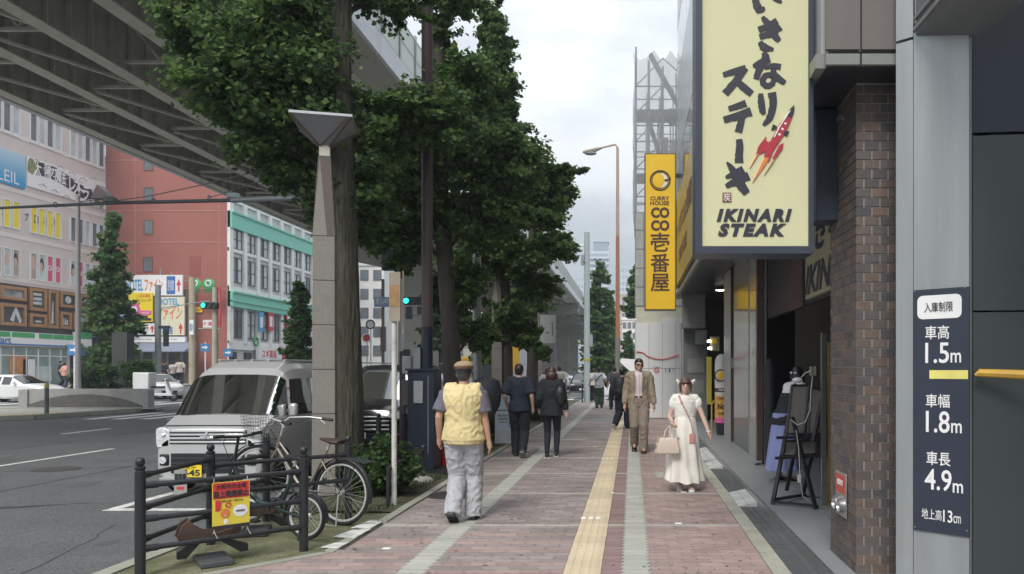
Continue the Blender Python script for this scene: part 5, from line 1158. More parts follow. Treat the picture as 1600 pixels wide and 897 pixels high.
pst(.08, .2, zb + hh*.38, zb + hh*.62, redi, .0362, 'red_mark'); 
for (u, z, rx, rz_, m_) in ((.34, .32, .13, .085, orangei), (.34, .30, .09, .06, skin), (.36, .14, .06, .05, whitei), (.75, .35, .2, .11, whitei)):
    c_ = onr(u, zb + hh*z, .0365); o = MB().ell((0, 0, 0), (rx*W_, rz_*hh*1.2, .0015), 16, 6).build('printed_shape', m_, nt_); o.matrix_local = Matrix.Translation(c_) @ FM.to_4x4()
ptx('条例違反', .75, zb + hh*.35, .07, .02, blacki)
tie = mat('white_tie', (.6, .6, .58), .5)
for u in (.06, .95):
    for z, s in ((zt, 1), (zb, -1)): p = onr(u, z, .02); MB().tube([p, p + Vector((.0, 0, .03*s)), p - n_*.045 + Vector((0, 0, .045*s))], .003, 5).build('tie', tie, nt_)
    p = onr(u, zb, .02); MB().tube([p, p + Vector((.01, .0, -.04)), p + Vector((.03, 0, -.075))], .0025, 5).build('tie', tie, nt_)
nt_ = thing('pay_machine_notice', 'small grey notice with black characters tied to the rail next to the number plate', 'notice', (0, 0, 0))
p = at(282, 754, 6.6); MB().box((p.x - .055, p.y, p.z - .105), (p.x + .055, p.y + .004, p.z + .115)).build('panel', mat('notice_grey', (.36, .36, .35), .6, dirt=.3), nt_)
text('lettering', '精算機', .098, .055, (p.x, p.y - .003, p.z + .05), blacki, nt_, bold=.03); MB().box((p.x - .03, p.y - .003, p.z - .06), (p.x + .03, p.y, p.z - .035)).build('red_block', redi, nt_)

# ------------------------------------------------------------------ bicycles
sil = mat('bike_silver', (.58, .58, .56), .3, metal=.4, var=.05); spk = mat('spoke_steel', (.55, .55, .55), .4, metal=.3, var=.05); rim = mat('rim_alloy', (.66, .67, .67), .35, metal=.3); sad = mat('saddle_brown', (.055, .035, .03), .5); gng = mat('frame_dark_green', (.02, .04, .035), .35); champ = mat('frame_champagne', (.27, .25, .21), .3, metal=.4)
def wheel(par, x, r, rz=0, fender=True, z=None):
    wl = link('wheel', None, par, (x, 0, r)); wl.rotation_euler = (0, 0, rz)
    MB().torus((0, 0, 0), r - .018, .018, n=48, m=8).build('tyre', rubber, wl, smooth=True); MB().torus((0, 0, 0), r - .045, .013, n=48, m=6).build('rim', rim, wl, smooth=True)
    MB().lathe([(0, -.05), (.022, -.05), (.028, -.03), (.016, -.02), (.016, .02), (.028, .03), (.022, .05), (0, .05)], 12, M=Matrix.Rotation(PI/2, 3, 'X')).build('hub', spk, wl, smooth=True)
    q = MB(); ns_ = 28
    for i in range(ns_):
        a = 2*PI*i/ns_; b = a + (.5 if i % 2 else -.5); s = .03 if (i//2) % 2 else -.03; q.tube([(.024*math.cos(b), s, .024*math.sin(b)), ((r-.05)*math.cos(a), 0, (r-.05)*math.sin(a))], .0014, 3, cap=False)
    tag(q.build('spokes', spk, wl), kind='stuff')
    if fender:
        q = MB(); rg = []
        for i in range(19):
            a = R(-10 + i*11) if fender == 1 else R(10 + i*9); rr = r + .018; rg.append([(rr*math.cos(a)*f_, y, rr*math.sin(a)*f_) for y, f_ in ((-.026, .985), (-.018, 1.01), (.018, 1.01), (.026, .985), (.016, 1.0), (-.016, 1.0))])
        q.loft(rg); q.build('mudguard', blackp, wl, smooth=True)
    return wl
def bicycle(name, label, rear, front, r, frame_m, style):
    rear = Vector(rear); front = Vector(front); d = front - rear; wb_ = math.hypot(d.x, d.y)
    b = thing(name, label, 'bicycle', (rear.x, rear.y, rear.z - r), math.atan2(d.y, d.x)); b.rotation_mode = 'ZYX'
    b.rotation_euler = (0, 0, 0); M = Matrix.Translation(b.location) @ Matrix.Rotation(math.atan2(d.y, d.x), 4, 'Z') @ Matrix.Rotation(-math.atan2(d.z, wb_), 4, 'Y'); b.rotation_mode = 'XYZ'; b.matrix_local = M
    wheel(b, 0, r, 0, 1); wheel(b, wb_, r, style.get('steer', 0), 2)
    T = lambda pts, rr, nm_='frame_tube', m_=frame_m: MB().tube(pts, rr, 10).build(nm_, m_, b, smooth=True)
    if style['kind'] == 'city':
        BB = (.44, 0, .28); ST = (.24, 0, .74); HT = (.84, 0, .80); HB = (.87, 0, .66)
        T([BB, ST], .015); T([HT, HB], .02); T([HB, (.72, 0, .50), (.56, 0, .34), BB], .018); T([(.855, 0, .73), (.66, 0, .56), (.50, 0, .42), (.38, 0, .42)], .014)
        for s in (-.05, .05): T([BB, (0, s, r)], .010); T([(.28, s*.3, .62), (0, s, r)], .008); T([HB, (.90, s, .52), (wb_, s, r)], .011)
        T([ST, (.215, 0, .81)], .012, 'seat_post', sil)
        q = MB(); rg = []
        for t, w_, h in ((-.13, .085, .02), (-.08, .105, .03), (0, .085, .028), (.06, .045, .022), (.13, .022, .014)): rg.append([(.2 + t, w_*math.cos(a), .845 + h*math.sin(a) - .02*t) for a in [2*PI*k/12 for k in range(12)]])
        q.loft(rg); q.build('saddle', sad, b, smooth=True)
        T([HT, (.82, 0, .93)], .012, 'stem', sil)
        H = (.83, 0, 1.0); dy = math.sin(style.get('steer', 0))
        T([(.56, -.30, 1.0), (.72, -.24, 1.0), (.86, -.12, .98), (.84, 0, .93), (.86, .12, .98), (.72, .24, 1.0), (.56, .30, 1.0)], .011, 'handlebar', sil)
        for s in (-1, 1): MB().tube([(.46, s*.31, 1.0), (.58, s*.295, 1.0)], .017, 8).build('grip', blackp, b, smooth=True); T([(.60, s*.29, .985), (.54, s*.30, .95)], .005, 'brake_lever', sil); T([(.64, s*.26, 1.0), (.86, s*.16, .90), (.88, 0, .74)], .003, 'cable', blackp)
        # wire basket
        q = MB(); x0_, x1_ = .93, 1.18
        def rr4(z, k): return [(x0_ + .0*k, -.15 - .03*k, z), (x1_ + .04*k, -.15 - .03*k, z), (x1_ + .04*k, .15 + .03*k, z), (x0_, .15 + .03*k, z)]
        for k in range(7):
            c4 = rr4(.74 + k*.037, k/6); 
            for i in range(4): q.tube([c4[i], c4[(i+1) % 4]], .0028, 4, cap=False)
        lo, hi = rr4(.74, 0), rr4(.962, 1)
        for i in range(4):
            for k in range(9): t = k/9; q.tube([Vector(lo[i]).lerp(Vector(lo[(i+1) % 4]), t), Vector(hi[i]).lerp(Vector(hi[(i+1) % 4]), t)], .0028, 4, cap=False)
        for k in range(8): q.tube([(x0_ + (x1_-x0_)*k/7, -.15, .74), (x0_ + (x1_-x0_)*k/7, .15, .74)], .0028, 4, cap=False)
        tag(q.build('wire_basket', mat('basket_wire', (.30, .30, .30), .4, metal=.6), b), kind='stuff')
        q = MB(); 
        for s in (-.07, -.025, .025, .07): q.tube([(.12, s, .70), (-.30, s, .70)], .005, 5)
        q.tube([(-.30, -.07, .70), (-.30, .07, .70)], .005, 5); q.tube([(-.2, -.07, .70), (0, -.06, r)], .005, 5); q.tube([(-.2, .07, .70), (0, .06, r)], .005, 5); q.build('luggage_rack', blackp, b)
        T([(0, .06, r - .02), (-.06, .12, .02), (.1, .12, .01)], .007, 'kickstand', sil)
        MB().ell((wb_ - .05, .07, .62), (.03, .03, .03)).build('headlamp', blackp, b, smooth=True)
    else:
        BB = (.40, 0, .27); T([(.86, 0, .62), (.80, 0, .50), (.55, 0, .30), (.28, 0, .27)], .024); T([(.30, 0, .27), (.20, 0, .50), (.16, 0, .68)], .018); T([BB, (0, .05, r)], .012); T([(.20, 0, .50), (0, -.05, r)], .010)
        for s in (-.05, .05): T([(.87, 0, .56), (wb_, s, r)], .011)
        T([(.16, 0, .66), (.14, 0, .74)], .012, 'seat_post', sil)
        q = MB(); rg = []
        for t, w_, h in ((-.12, .08, .018), (-.06, .09, .028), (0, .07, .026), (.07, .035, .02), (.13, .018, .012)): rg.append([(.14 + t, w_*math.cos(a), .765 + h*math.sin(a)) for a in [2*PI*k/12 for k in range(12)]])
        q.loft(rg); q.build('saddle', blackp, b, smooth=True)
        T([(.86, 0, .62), (.82, 0, .90)], .014, 'stem', blackp); T([(.82, -.27, .92), (.82, 0, .90), (.82, .27, .92)], .012, 'handlebar', blackp)
        for s in (-1, 1): MB().tube([(.82, s*.18, .92), (.82, s*.29, .925)], .018, 8).build('grip', rubber, b, smooth=True); T([(.82, s*.15, .92), (.92, s*.08, .84), (.88, 0, .6)], .0035, 'cable', blackp)
        T([(0, .06, r), (-.03, .13, .02)], .007, 'kickstand', blackp)
    cx, cz = (.44, .28) if style['kind'] == 'city' else (.40, .27)
    MB().torus((cx, -.05, cz), .075, .008, n=24, m=6).build('chain_ring', blackp, b, smooth=True)
    for s in (-1, 1): q = MB(); q.bar((cx, s*.065, cz), (cx + s*.10, s*.075, cz - s*.13), .014); q.box((cx + s*.10 - .04, s*.09 - .03, cz - s*.13 - .01), (cx + s*.10 + .04, s*.09 + .04, cz - s*.13 + .01)); q.build('pedal_crank', blackp, b)
    MB().tube([(cx, -.05, cz + .075), (0, -.05, r + .035)], .005, 5).tube([(cx, -.05, cz - .075), (0, -.05, r - .035)], .005, 5).build('chain', blackp, b)
    return b
bicycle('city_bicycle', 'silver city bicycle with wire basket and brown saddle parked behind the railing', (-3.02, 7.90, .335), (-4.02, 8.22, .47), .335, champ, {'kind': 'city', 'steer': .35})
bicycle('folding_bicycle', 'small-wheeled dark green folding bicycle in front of the silver city bicycle', (-3.06, 7.18, .225), (-3.93, 7.45, .27), .22, gng, {'kind': 'fold', 'steer': -.2})
cb = bicycle('city_bicycle', 'dark bicycle parked behind the cabinet with a black child seat cover', (-2.95, 12.9, .335), (-3.1, 14.0, .335), .335, blackp, {'kind': 'city'})
o = MB().tube([(0, 0, 0), (0, .02, .25), (0, .03, .5), (0, .05, .68), (0, .06, .76)], [(.10, .12), (.24, .26), (.27, .28), (.22, .22), (.05, .05)], 14).build('rain_cover', mat('black_cloth'), smooth=True, loc=(-2.55, 13.4, .72)); tag(o, 'glossy black rain cover over the child seat behind the man in the yellow vest', 'rain cover')
# low concrete and steel bicycle racks with brown wheel holders
rbr = mat('rack_brown', (.105, .062, .048), .6, var=.15, dirt=.2)
def rack(label, x, y, rz, z=0):
    r_ = thing('wheel_holder_rack', label, 'bicycle rack', (x, y, 0), rz, group='brown bicycle wheel holders')
    MB().box((-.14, -.38, 0), (.16, .12, .05)).build('base_slab', mat('slate_slab', (.075, .08, .085), .6), r_, bevel=.008)
    MB().prism([(-.30, .05), (-.22, .05), (-.1, .18), (.1, .18), (.28, .05), (.36, .05), (.36, .12), (.12, .20), (-.16, .20), (-.30, .12)], -.05, .04, 'y').build('arched_foot', blackp, r_)
    q = MB(); rg = []
    for i in range(13):
        a = R(200 + i*11.7*1.0); rg.append((.42*math.cos(a), .42*math.sin(a)))
    pts = [(-.31, .26), (-.27, .38), (-.20, .43), (-.15, .36), (-.06, .30), (.06, .28), (.20, .31), (.28, .36), (.28, .28), (.18, .20), (-.18, .19)]
    for s in (-.085, .085): MB().prism(pts, s - .02, s + .02, 'y').build('cheek', rbr, r_, bevel=.006)
    MB().prism([(-.28, .19), (-.28, .25), (-.1, .25), (.1, .23), (.22, .25), (.25, .20)], -.065, .065, 'y').build('trough', rbr, r_)
    r_.scale = (.8, .8, .85); return r_
rack('brown curved wheel holder on a slate slab, in front at the kerb', -3.55, 6.45, R(38)); rack('brown curved wheel holder behind the poster, under the front wheel of the silver bicycle', -3.72, 7.6, R(18))

# ------------------------------------------------------------------ granite lamp posts
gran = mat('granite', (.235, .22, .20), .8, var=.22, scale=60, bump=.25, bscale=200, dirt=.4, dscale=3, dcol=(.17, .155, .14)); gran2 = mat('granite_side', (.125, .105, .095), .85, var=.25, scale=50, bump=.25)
def granite_lamp(label, x, y, rz):
    g_ = thing('granite_lamp_post', label, 'street lamp', (x, y, 0), rz, group='granite lamp posts')
    for k in range(6):
        z0, z1 = -.05 + k*.55, -.05 + (k+1)*.55 - .006
        s0 = .138 - k*.0016; q = MB().loft([[(sx*s0, sy*s0, z0) for sx, sy in ((-1,-1),(1,-1),(1,1),(-1,1))], [(sx*(s0-.002), sy*(s0-.002), z1) for sx, sy in ((-1,-1),(1,-1),(1,1),(-1,1))]]); q.build('stone_block', gran, g_, bevel=.006)
        MB().box((-s0 + .006, -s0 + .006, z1 - .002), (s0 - .006, s0 - .006, z1 + .008)).build('joint', darkm, g_)
    zt = 3.25; s0, s1 = .129, .072
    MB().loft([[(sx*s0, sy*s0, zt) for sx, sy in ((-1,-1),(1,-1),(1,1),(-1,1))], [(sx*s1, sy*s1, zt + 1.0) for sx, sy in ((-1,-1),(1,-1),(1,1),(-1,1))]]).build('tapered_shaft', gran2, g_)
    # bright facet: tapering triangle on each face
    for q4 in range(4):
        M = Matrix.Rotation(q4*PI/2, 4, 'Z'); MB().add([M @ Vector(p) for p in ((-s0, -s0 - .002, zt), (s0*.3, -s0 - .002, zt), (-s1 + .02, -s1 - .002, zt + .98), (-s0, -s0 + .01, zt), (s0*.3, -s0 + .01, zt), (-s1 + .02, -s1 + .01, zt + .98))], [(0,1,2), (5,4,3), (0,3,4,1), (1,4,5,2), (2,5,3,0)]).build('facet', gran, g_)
    MB().box((-.062, -.062, zt + 1.0), (.062, .062, zt + 1.14)).build('neck', mat('neck_cream', (.55, .53, .46), .4), g_)
    ht = 4.70; hb_ = zt + 1.12; w_ = .35
    cor = [(sx*w_, sy*w_) for sx, sy in ((-1,-1),(1,-1),(1,1),(-1,1))]
    MB().loft([[(sx*.05, sy*.05, hb_) for sx, sy in ((-1,-1),(1,-1),(1,1),(-1,1))], [(a, b, ht - .03) for a, b in cor]]).build('lamp_shade', mat('lamp_diffuser', (.24, .25, .27), .3, var=.05), g_)
    MB().box((-w_ - .01, -w_ - .01, ht - .03), (w_ + .01, w_ + .01, ht)).build('lid', steel, g_)
    for a, b in cor: MB().bar((a*.14, b*.14, hb_), (a*1.0, b*1.0, ht - .03), .022).build('rib', mat('rib_bronze', (.12, .09, .07), .5), g_)
    for q4 in range(4): M = Matrix.Rotation(q4*PI/2, 4, 'Z'); MB().bar(M @ Vector((-.05, -.06, hb_)), M @ Vector((.30, -w_, ht - .04)), .014).build('rib', mat('rib_bronze'), g_)
    return g_
granite_lamp('granite lamp post with inverted pyramid lantern standing before the silver van', -3.84, 9.6, R(14)); granite_lamp('granite lamp post half hidden by leaves behind the woman in black', -3.68, 30.0, R(14)); granite_lamp('granite lamp post among the trunks, hidden in leaves', -3.6, 20.4, R(10))

# ------------------------------------------------------------------ poles, signs, cabinet
brp = mat('brown_pole', (.085, .058, .058), .5, var=.06); navyp = mat('navy_paint_and_shade', (.012, .018, .035), .45, var=.1)
t = thing('brown_utility_pole', 'tall brown steel pole rising from the dark cabinet, lower part coloured navy for shade', 'pole', (-3.30, 12.35, 0))
MB().tube([(0, 0, 2.28), (0, 0, 12)], .088, 16).build('upper_shaft', brp, t, smooth=True); MB().tube([(0, 0, 0), (0, 0, 2.28)], .09, 16).build('lower_shaft', navyp, t, smooth=True)  # lower shaft in the cabinet's navy: shade on the pole put into its colour
MB().box((-.20, -.08, 1.6), (-.09, .05, 1.95)).build('grey_box', greym, t)
t = thing('dark_cabinet', 'tall navy street cabinet with a small grey metal lock box', 'cabinet', (-3.22, 11.95, 0))
MB().box((-.22, -.2, .06), (.19, .25, 1.58)).build('body', navyp, t, bevel=.008); MB().box((-.25, -.23, 1.58), (.30, .28, 1.61)).build('cap', navyp, t); MB().box((-.12, -.225, 1.08), (.02, -.2, 1.42)).build('lock_box', greym, t, bevel=.005); MB().box((.092, -.203, .3), (.100, -.2, 1.5)).build('seam', greym, t); MB().box((-.35, -.3, -.02), (.40, .3, .06)).build('plinth', darkm, t)
t = thing('bus_stop_sign', 'slim white pole carrying a narrow tan plate at the planter edge', 'sign', (-2.79, 9.0, 0))
MB().tube([(0, 0, 0), (0, 0, 2.72)], .030, 14).build('pole', mat('pole_cream', (.60, .60, .56), .45, dirt=.35, dscale=5), t, smooth=True)
M = Matrix.Rotation(R(-18), 4, 'Z'); tan = mat('plate_tan', (.30, .255, .20), .6, dirt=.2)
MB().box((-.035, -.05, 2.16), (.115, -.035, 2.73), M=M).build('plate', tan, t); MB().box((-.02, -.054, 2.33), (.10, -.05, 2.58), M=M).build('ochre_square', mat('ochre', (.30, .17, .075), .6, var=.3, scale=12), t); MB().tube([(.11, -.02, 2.0), (.11, -.02, 2.75)], .008, 6).build('rod', tan, t)
t = thing('parking_meter', 'black parking meter post with a grey head behind the white pole', 'parking meter', (-3.83, 12.8, 0))
MB().box((-.04, -.04, -.02), (.04, .04, 1.9)).build('post', blackp, t); MB().box((.02, -.10, 1.52), (.17, .06, 1.82)).build('head', greym, t, bevel=.015); MB().box((.03, -.08, 1.82), (.12, .05, 1.93)).build('hood', blackp, t, bevel=.01); MB().box((.0, -.05, 1.0), (.17, .05, 1.42)).build('panel', mat('meter_brown', (.07, .055, .055), .5), t)
t = thing('traffic_cone', 'red cone with a yellow string beside the dark cabinet', 'cone', (-2.98, 12.45, 0))
MB().box((-.17, -.17, 0), (.17, .17, .03)).build('base', redi, t); MB().lathe([(0, .03), (.14, .03), (.045, .80), (.03, .81), (0, .81)], 18).build('cone', redi, t, smooth=True); MB().torus((0, 0, .62), .07, .006, Matrix.Rotation(PI/2, 3, 'X')).build('string', mat('dull_yellow'), t)
t = thing('pavement_board_sign', 'pale blue standing board sign with printed lines by the man in black', 'board sign', (-2.66, 16.0, 0), R(12))
MB().box((-.20, -.03, .06), (.20, .03, 1.2)).build('frame', mat('board_alu', (.42, .44, .45), .4), t); MB().box((-.17, -.036, .32), (.17, -.03, 1.16)).build('panel', mat('pale_blue', (.40, .50, .56), .5, var=.05), t); MB().box((-.17, -.038, .74), (.17, -.036, .76)).build('divider', blacki, t)
text('lettering', '受付中', .22, .05, (-.03, -.038, .64), blacki, t); text('lettering', '営業時間', .2, .035, (-.03, -.038, .57), blacki, t); text('lettering', '10:00-19:00', .24, .03, (0, -.038, .50), blacki, t); MB().torus((.1, -.04, .44), .03, .007).build('mark', bluei, t); MB().prism([(.02, .95), (.10, 1.0), (.02, 1.05)], -.04, -.036, 'y').build('mark', skyb, t)
MB().box((-.22, -.2, 0), (-.16, .2, .06)).box((.16, -.2, 0), (.22, .2, .06)).build('foot', blackp, t)
# signal arm pole
t = thing('signal_arm_pole', 'grey pole among the leaves with a long horizontal arm over the road', 'pole', (-3.44, 17.0, 0))
gp = mat('galvanised', (.36, .39, .40), .4, metal=.5, var=.08); gd = mat('arm_dark', (.10, .11, .12), .5)
MB().tube([(0, 0, 0), (0, 0, 8.2)], [.10, .09], 14).build('shaft', gp, t, smooth=True)
a = at(745, 302, 17.0) - t.location; b = at(483, 308, 17.5) - t.location; c_ = at(362, 313, 17.7) - t.location; d2 = at(-20, 326, 18.6) - t.location
MB().tube([a, b], .075, 12).tube([b, c_], [.07, .06], 12).build('arm_root', gp, t, smooth=True); MB().tube([c_, at(180, 317, 18.1) - t.location, d2], [.045, .04, .03], 10).build('arm', gd, t, smooth=True)
for px in (364, 172): p = at(px, 306 if px > 300 else 312, 17.8) - t.location; MB().box((p.x - .12, p.y - .08, p.z - .06), (p.x + .12, p.y + .08, p.z + .06)).build('clamp_box', gp if px > 300 else mat('box_green', (.10, .12, .11), .5), t, bevel=.015)
for px in (87, 183, 240, 327): p = at(px, 320 - (px-87)*.045, 18.2) - t.location; MB().torus(p, .055, .014, Matrix.Rotation(PI/2, 3, 'Z'), 12, 6).build('band', gd, t)
w1 = [at(180, 314, 18.0), at(240, 305, 17.6), at(320, 288, 17), at(392, 270, 16.5)]
o = MB().tube(w1, .012, 5).tube([at(330, 308, 17.9), at(400, 286, 17), at(452, 262, 16.6)], .01, 5).build('hanging_cable', gd); tag(o, 'thin dark cables rising from the horizontal arm into the leaves', 'cable')
# tall street lamp
t = thing('tall_street_lamp', 'tall rust-toned street lamp with pale head leaning over the pavement', 'street lamp', (-.65, 34.0, 0))
rust = mat('rust_pole', (.36, .145, .08), .6, var=.15, dirt=.3, dcol=(.28, .25, .22)); 
MB().tube([(0, 0, 0), (0, 0, 3.0)], .115, 12).build('base_shaft', mat('grey_shaft', (.22, .21, .19), .6, dirt=.4), t, smooth=True); MB().tube([(0, 0, 3.0), (0, 0, 7.5)], [.10, .08], 12).build('shaft', rust, t, smooth=True); MB().tube([(0, 0, 7.5), (0, 0, 11.4), (-.1, 0, 11.55), (-.75, 0, 11.4)], [.08, .06, .045, .04], 12).build('upper_shaft', mat('faded_rust', (.40, .29, .24), .6), t, smooth=True)
MB().tube([(-.68, 0, 11.42), (-.95, 0, 11.36), (-1.35, 0, 11.26), (-1.55, 0, 11.22)], [(.06, .06), (.17, .12), (.18, .13), (.09, .06)], 14).build('lamp_head', mat('lamp_head_cream', (.62, .62, .54), .5), t, smooth=True); MB().ell((-1.2, 0, 11.16), (.28, .15, .09), 14).build('lens', greym, t, smooth=True)
# grey concrete pole and crossbars
t = thing('grey_steel_pole', 'straight pale grey pole with yellow band standing by the crossing railing', 'pole', (-2.22, 37.6, 0))
MB().tube([(0, 0, 0), (0, 0, 8.3)], [.16, .13], 14).build('shaft', mat('pole_blue_grey', (.36, .42, .43), .5, var=.06), t, smooth=True); MB().tube([(0, 0, 2.0), (0, 0, 2.12)], .166, 14).build('yellow_band', mat('dull_yellow'), t); MB().box((.12, -.1, 2.7), (.28, .1, 3.3)).build('control_box', greym, t, bevel=.01); MB().tube([(0, 0, 7.65), (-2.8, 0, 7.65)], .04, 8).build('arm', gp, t); MB().box((-.3, -.1, 6.7), (-.14, .1, 7.2)).build('bracket', greym, t)
t = thing('guide_sign_back', 'back of a grey road sign on the granite lamp post', 'sign', (-3.6, 29.6, 0)); MB().box((.05, 0, 2.6), (.65, .04, 3.7)).build('plate', gp, t)
for z in (2.85, 3.4): MB().box((.0, .04, z), (.66, .08, z + .06)).build('batten', gd, t)
MB().box((.5, -.02, 2.9), (.54, .0, 3.4)).build('batten', gd, t)

# traffic lights
sgm = mat('signal_case', (.035, .045, .045), .4); 
def em(name, col, s): return mat(name, col, .4, var=0, emit=s)
def signal(label, x, y, z, s=1.0, n=3):
    t = thing('traffic_light', label, 'traffic light', (x, y, z)); MB().box((0, 0, -.22*s), (1.15*s, .18, .22*s)).build('case', sgm, t, bevel=.05)
    for k, m_ in enumerate((em('signal_green', (.02, .95, .62), 2.2), sgm, sgm)):
        MB().lathe([(0, 0), (.15*s, 0), (.15*s, .02), (0, .03)], 18, M=Matrix.Rotation(PI/2, 3, 'X')).build('lens', m_, t, loc=((.2 + k*.37)*s, -.005, 0)); MB().torus(((.2 + k*.37)*s, -.06, .0), .165*s, .02, n=20).build('visor', sgm, t)
    return t
a = at(629, 470, 40); t = signal('green traffic light on the arm behind the tan plate sign', a.x, 40, a.z, .95)
MB().box((.15, .0, -.95), (.5, .15, -.3)).box((.75, 0, -.7), (1.0, .15, -.3)).build('lower_case', sgm, t, bevel=.03)
q = MB(); b = at(628.5, 430, 40.2); q.tube([(b.x, 40.3, -.1), (b.x, 40.3, b.z + .8)], .07, 10).tube([(b.x, 40.3, a.z + .35), (at(655, 470, 40).x, 40.3, a.z + .6)], .03, 8).tube([(b.x, 40.3, a.z - .75), (at(655, 470, 40).x, 40.3, a.z - .75)], .025, 8); tag(q.build('signal_mast', gp, smooth=True), 'thin grey mast holding the green light behind the tan plate', 'pole')
a = at(313, 477, 46); signal('green traffic light on the concrete pole left of the white building', a.x, 46, a.z, .92)
q = MB(); b = at(335, 480, 46.3); cpm = mat('concrete_pole', (.46, .44, .36), .7, dirt=.3); q.tube([(b.x, 46.4, -.1), (b.x, 46.4, b.z + 1.2)], [.19, .16], 12); q.tube([(b.x - 1.0, 46.35, b.z - 1.3), (b.x + .3, 46.35, b.z - 1.3)], .03, 6); tag(q.build('concrete_pole', cpm, smooth=True), 'pale concrete pole carrying the green light over the silver van', 'pole')
a = at(247, 450, 52); q = MB(); q.tube([(a.x, 52, -.1), (a.x, 52, a.z + .2)], [.21, .17], 12); q.tube([(a.x, 52, at(0, 482, 52).z), (at(328, 0, 52).x, 52, at(0, 470, 52).z)], .03, 6).tube([(a.x, 52, at(0, 486, 52).z), (at(300, 0, 52).x, 52, at(0, 473, 52).z)], .025, 6); tag(q.build('concrete_pole', gp, smooth=True), 'grey pole in front of the hotel boards with thin sideways arm', 'pole')
t = thing('vertical_signal', 'small dark vertical signal case on the grey pole before the hotel boards', 'traffic light', at(258, 525, 51.8)); MB().box((-.15, 0, -.7), (.15, .2, .5)).build('case', sgm, t, bevel=.03); MB().box((-.5, .05, .5), (.3, .1, .7)).build('bracket', mat('navy_panel'), t)
a = at(300, 433, 78); q = MB(); q.tube([(a.x, 78, 0), (a.x, 78, a.z)], .3, 10); tag(q.build('advert_column', mat('tan_column', (.42, .36, .25), .7, dirt=.6, dscale=2, dcol=(.2, .15, .1)), smooth=True), 'tan notice-covered column between the hotel board and the red wall', 'column')
a = at(122, 306, 38); t = thing('grey_lamp_mast', 'tall grey lamp mast with dark trapezoid lantern rising before the pale block', 'street lamp', (a.x, 38, 0))
MB().tube([(0, 0, 0), (0, 0, a.z)], [.13, .09], 12).build('shaft', mat('mast_grey', (.27, .26, .27), .5), t, smooth=True); MB().tube([(0, 0, a.z - .3), (1.6, 0, a.z - .1)], .04, 8).build('arm', gd, t); MB().prism([(.8, a.z - .15), (1.75, a.z - .2), (1.45, a.z + .2), (1.1, a.z + .5)], -.25, .25, 'y').build('lantern', brp, t)
# place-name sign, round signs and pole near the crossing
t = thing('street_name_sign', 'blue-white street name plate on a brown pole left of the tan plate', 'sign', at(597, 472, 43)); MB().box((-.45, 0, -.28), (.45, .05, .28)).build('plate', mat('sign_pale_blue', (.38, .48, .58), .5), t); MB().box((-.42, -.01, -.24), (.42, 0, .24)).build('field', mat('sign_blue', (.16, .26, .42), .5), t); text('lettering', '堂山町', .74, .3, (0, -.012, .06), whitei, t, bold=.02); text('lettering', 'Doyamacho', .6, .09, (0, -.012, -.16), whitei, t)
a = at(597.5, 436, 43.2); q = MB().tube([(a.x, 43.3, -.1), (a.x, 43.3, a.z)], .09, 10); q.box((a.x - .12, 43.2, 2.6), (a.x + .14, 43.45, 4.0)); tag(q.build('brown_pole', mat('umber_pole', (.16, .12, .10), .6), smooth=True), 'brown pole with pedestrian signal case under the street name plate', 'pole')
for i, (px, py, m_, lb) in enumerate(((579, 507, whitei, 'round white road sign with dark rim right of the thick trunk'), (573, 528, redi, 'round red road sign at the edge of the thick trunk'))):
    p = at(px, py, 48); t = thing('round_road_sign', lb, 'sign', (p.x, 48, 0)); MB().lathe([(0, 0), (.28, 0), (.28, .03), (0, .03)], 20, M=Matrix.Rotation(PI/2, 3, 'X')).build('disc', m_, t, loc=(0, 0, p.z)); MB().torus((0, -.03, p.z), .26, .04).build('rim', blacki if i == 0 else whitei, t); MB().tube([(0, .05, -.1), (0, .05, p.z)], .03, 6).build('pole', gp, t)
for i, (px, py, lb) in enumerate(((320, 493, 'blue arrow plate on a white and red pole beside the red building'), (356, 502, 'small blue parking plate and round sign left of the white building door'), (115, 497, 'blue round sign beside the grey lamp mast'))):
    Y = 60 if i < 2 else 44; p = at(px, py + 46, Y); t = thing('blue_road_sign', lb, 'sign', (p.x, Y, 0)); zc = [at(0, 543, Y).z, at(0, 551, Y).z, at(0, 547, Y).z][i]; MB().box((-.35, 0, zc - .3), (.35, .05, zc + .3)).build('plate', mat('road_blue', (.06, .22, .45), .5), t); MB().tube([(0, .08, -.1), (0, .08, zc + .4)], .05, 8).build('pole', whitei, t); MB().prism([(-.2, zc - .06), (.05, zc - .06), (.05, zc - .16), (.25, zc), (.05, zc + .16), (.05, zc + .06), (-.2, zc + .06)], -.02, 0, 'y').build('arrow', whitei, t)

# ------------------------------------------------------------------ stone wall on the island, bollards, hedges
t = thing('stone_bench_wall', 'low grey stone wall with arched textured face and square end posts', 'wall', (0, 31.2, 0))
a = at(28, 0, 31.2).x; b = at(232, 0, 31.2).x; sm = mat('wall_stone', (.34, .34, .33), .8, var=.1, dirt=.3); st2 = mat('wall_dark_stone', (.14, .135, .125), .9, var=.3, scale=8, bump=.6, dirt=.3)
MB().box((a, 0, 0), (a + .38, .4, .78)).build('end_post', sm, t, bevel=.02); MB().box((b - .25, 0, 0), (b, .4, .78)).build('end_post', sm, t, bevel=.02); MB().box((a + .38, .08, 0), (b - .25, .38, .80)).build('wall', sm, t)
pts = [(a + .42, .02)]; 
for k in range(17): u = k/16; pts.append((a + .42 + (b - a - .72)*u, .02 + .56*math.sin(PI*(u*.92 + .05))**.75))
pts.append((b - .3, .02)); MB().prism(pts, .0, .09, 'y').build('arch_face', st2, t); MB().box((a - .5, -.5, 0), (b + .5, .5, .05)).build('plinth', sm, t)
t = thing('bollard', 'dark bollard with yellow cap before the low stone wall', 'bollard', tuple(grd(73, 648)))
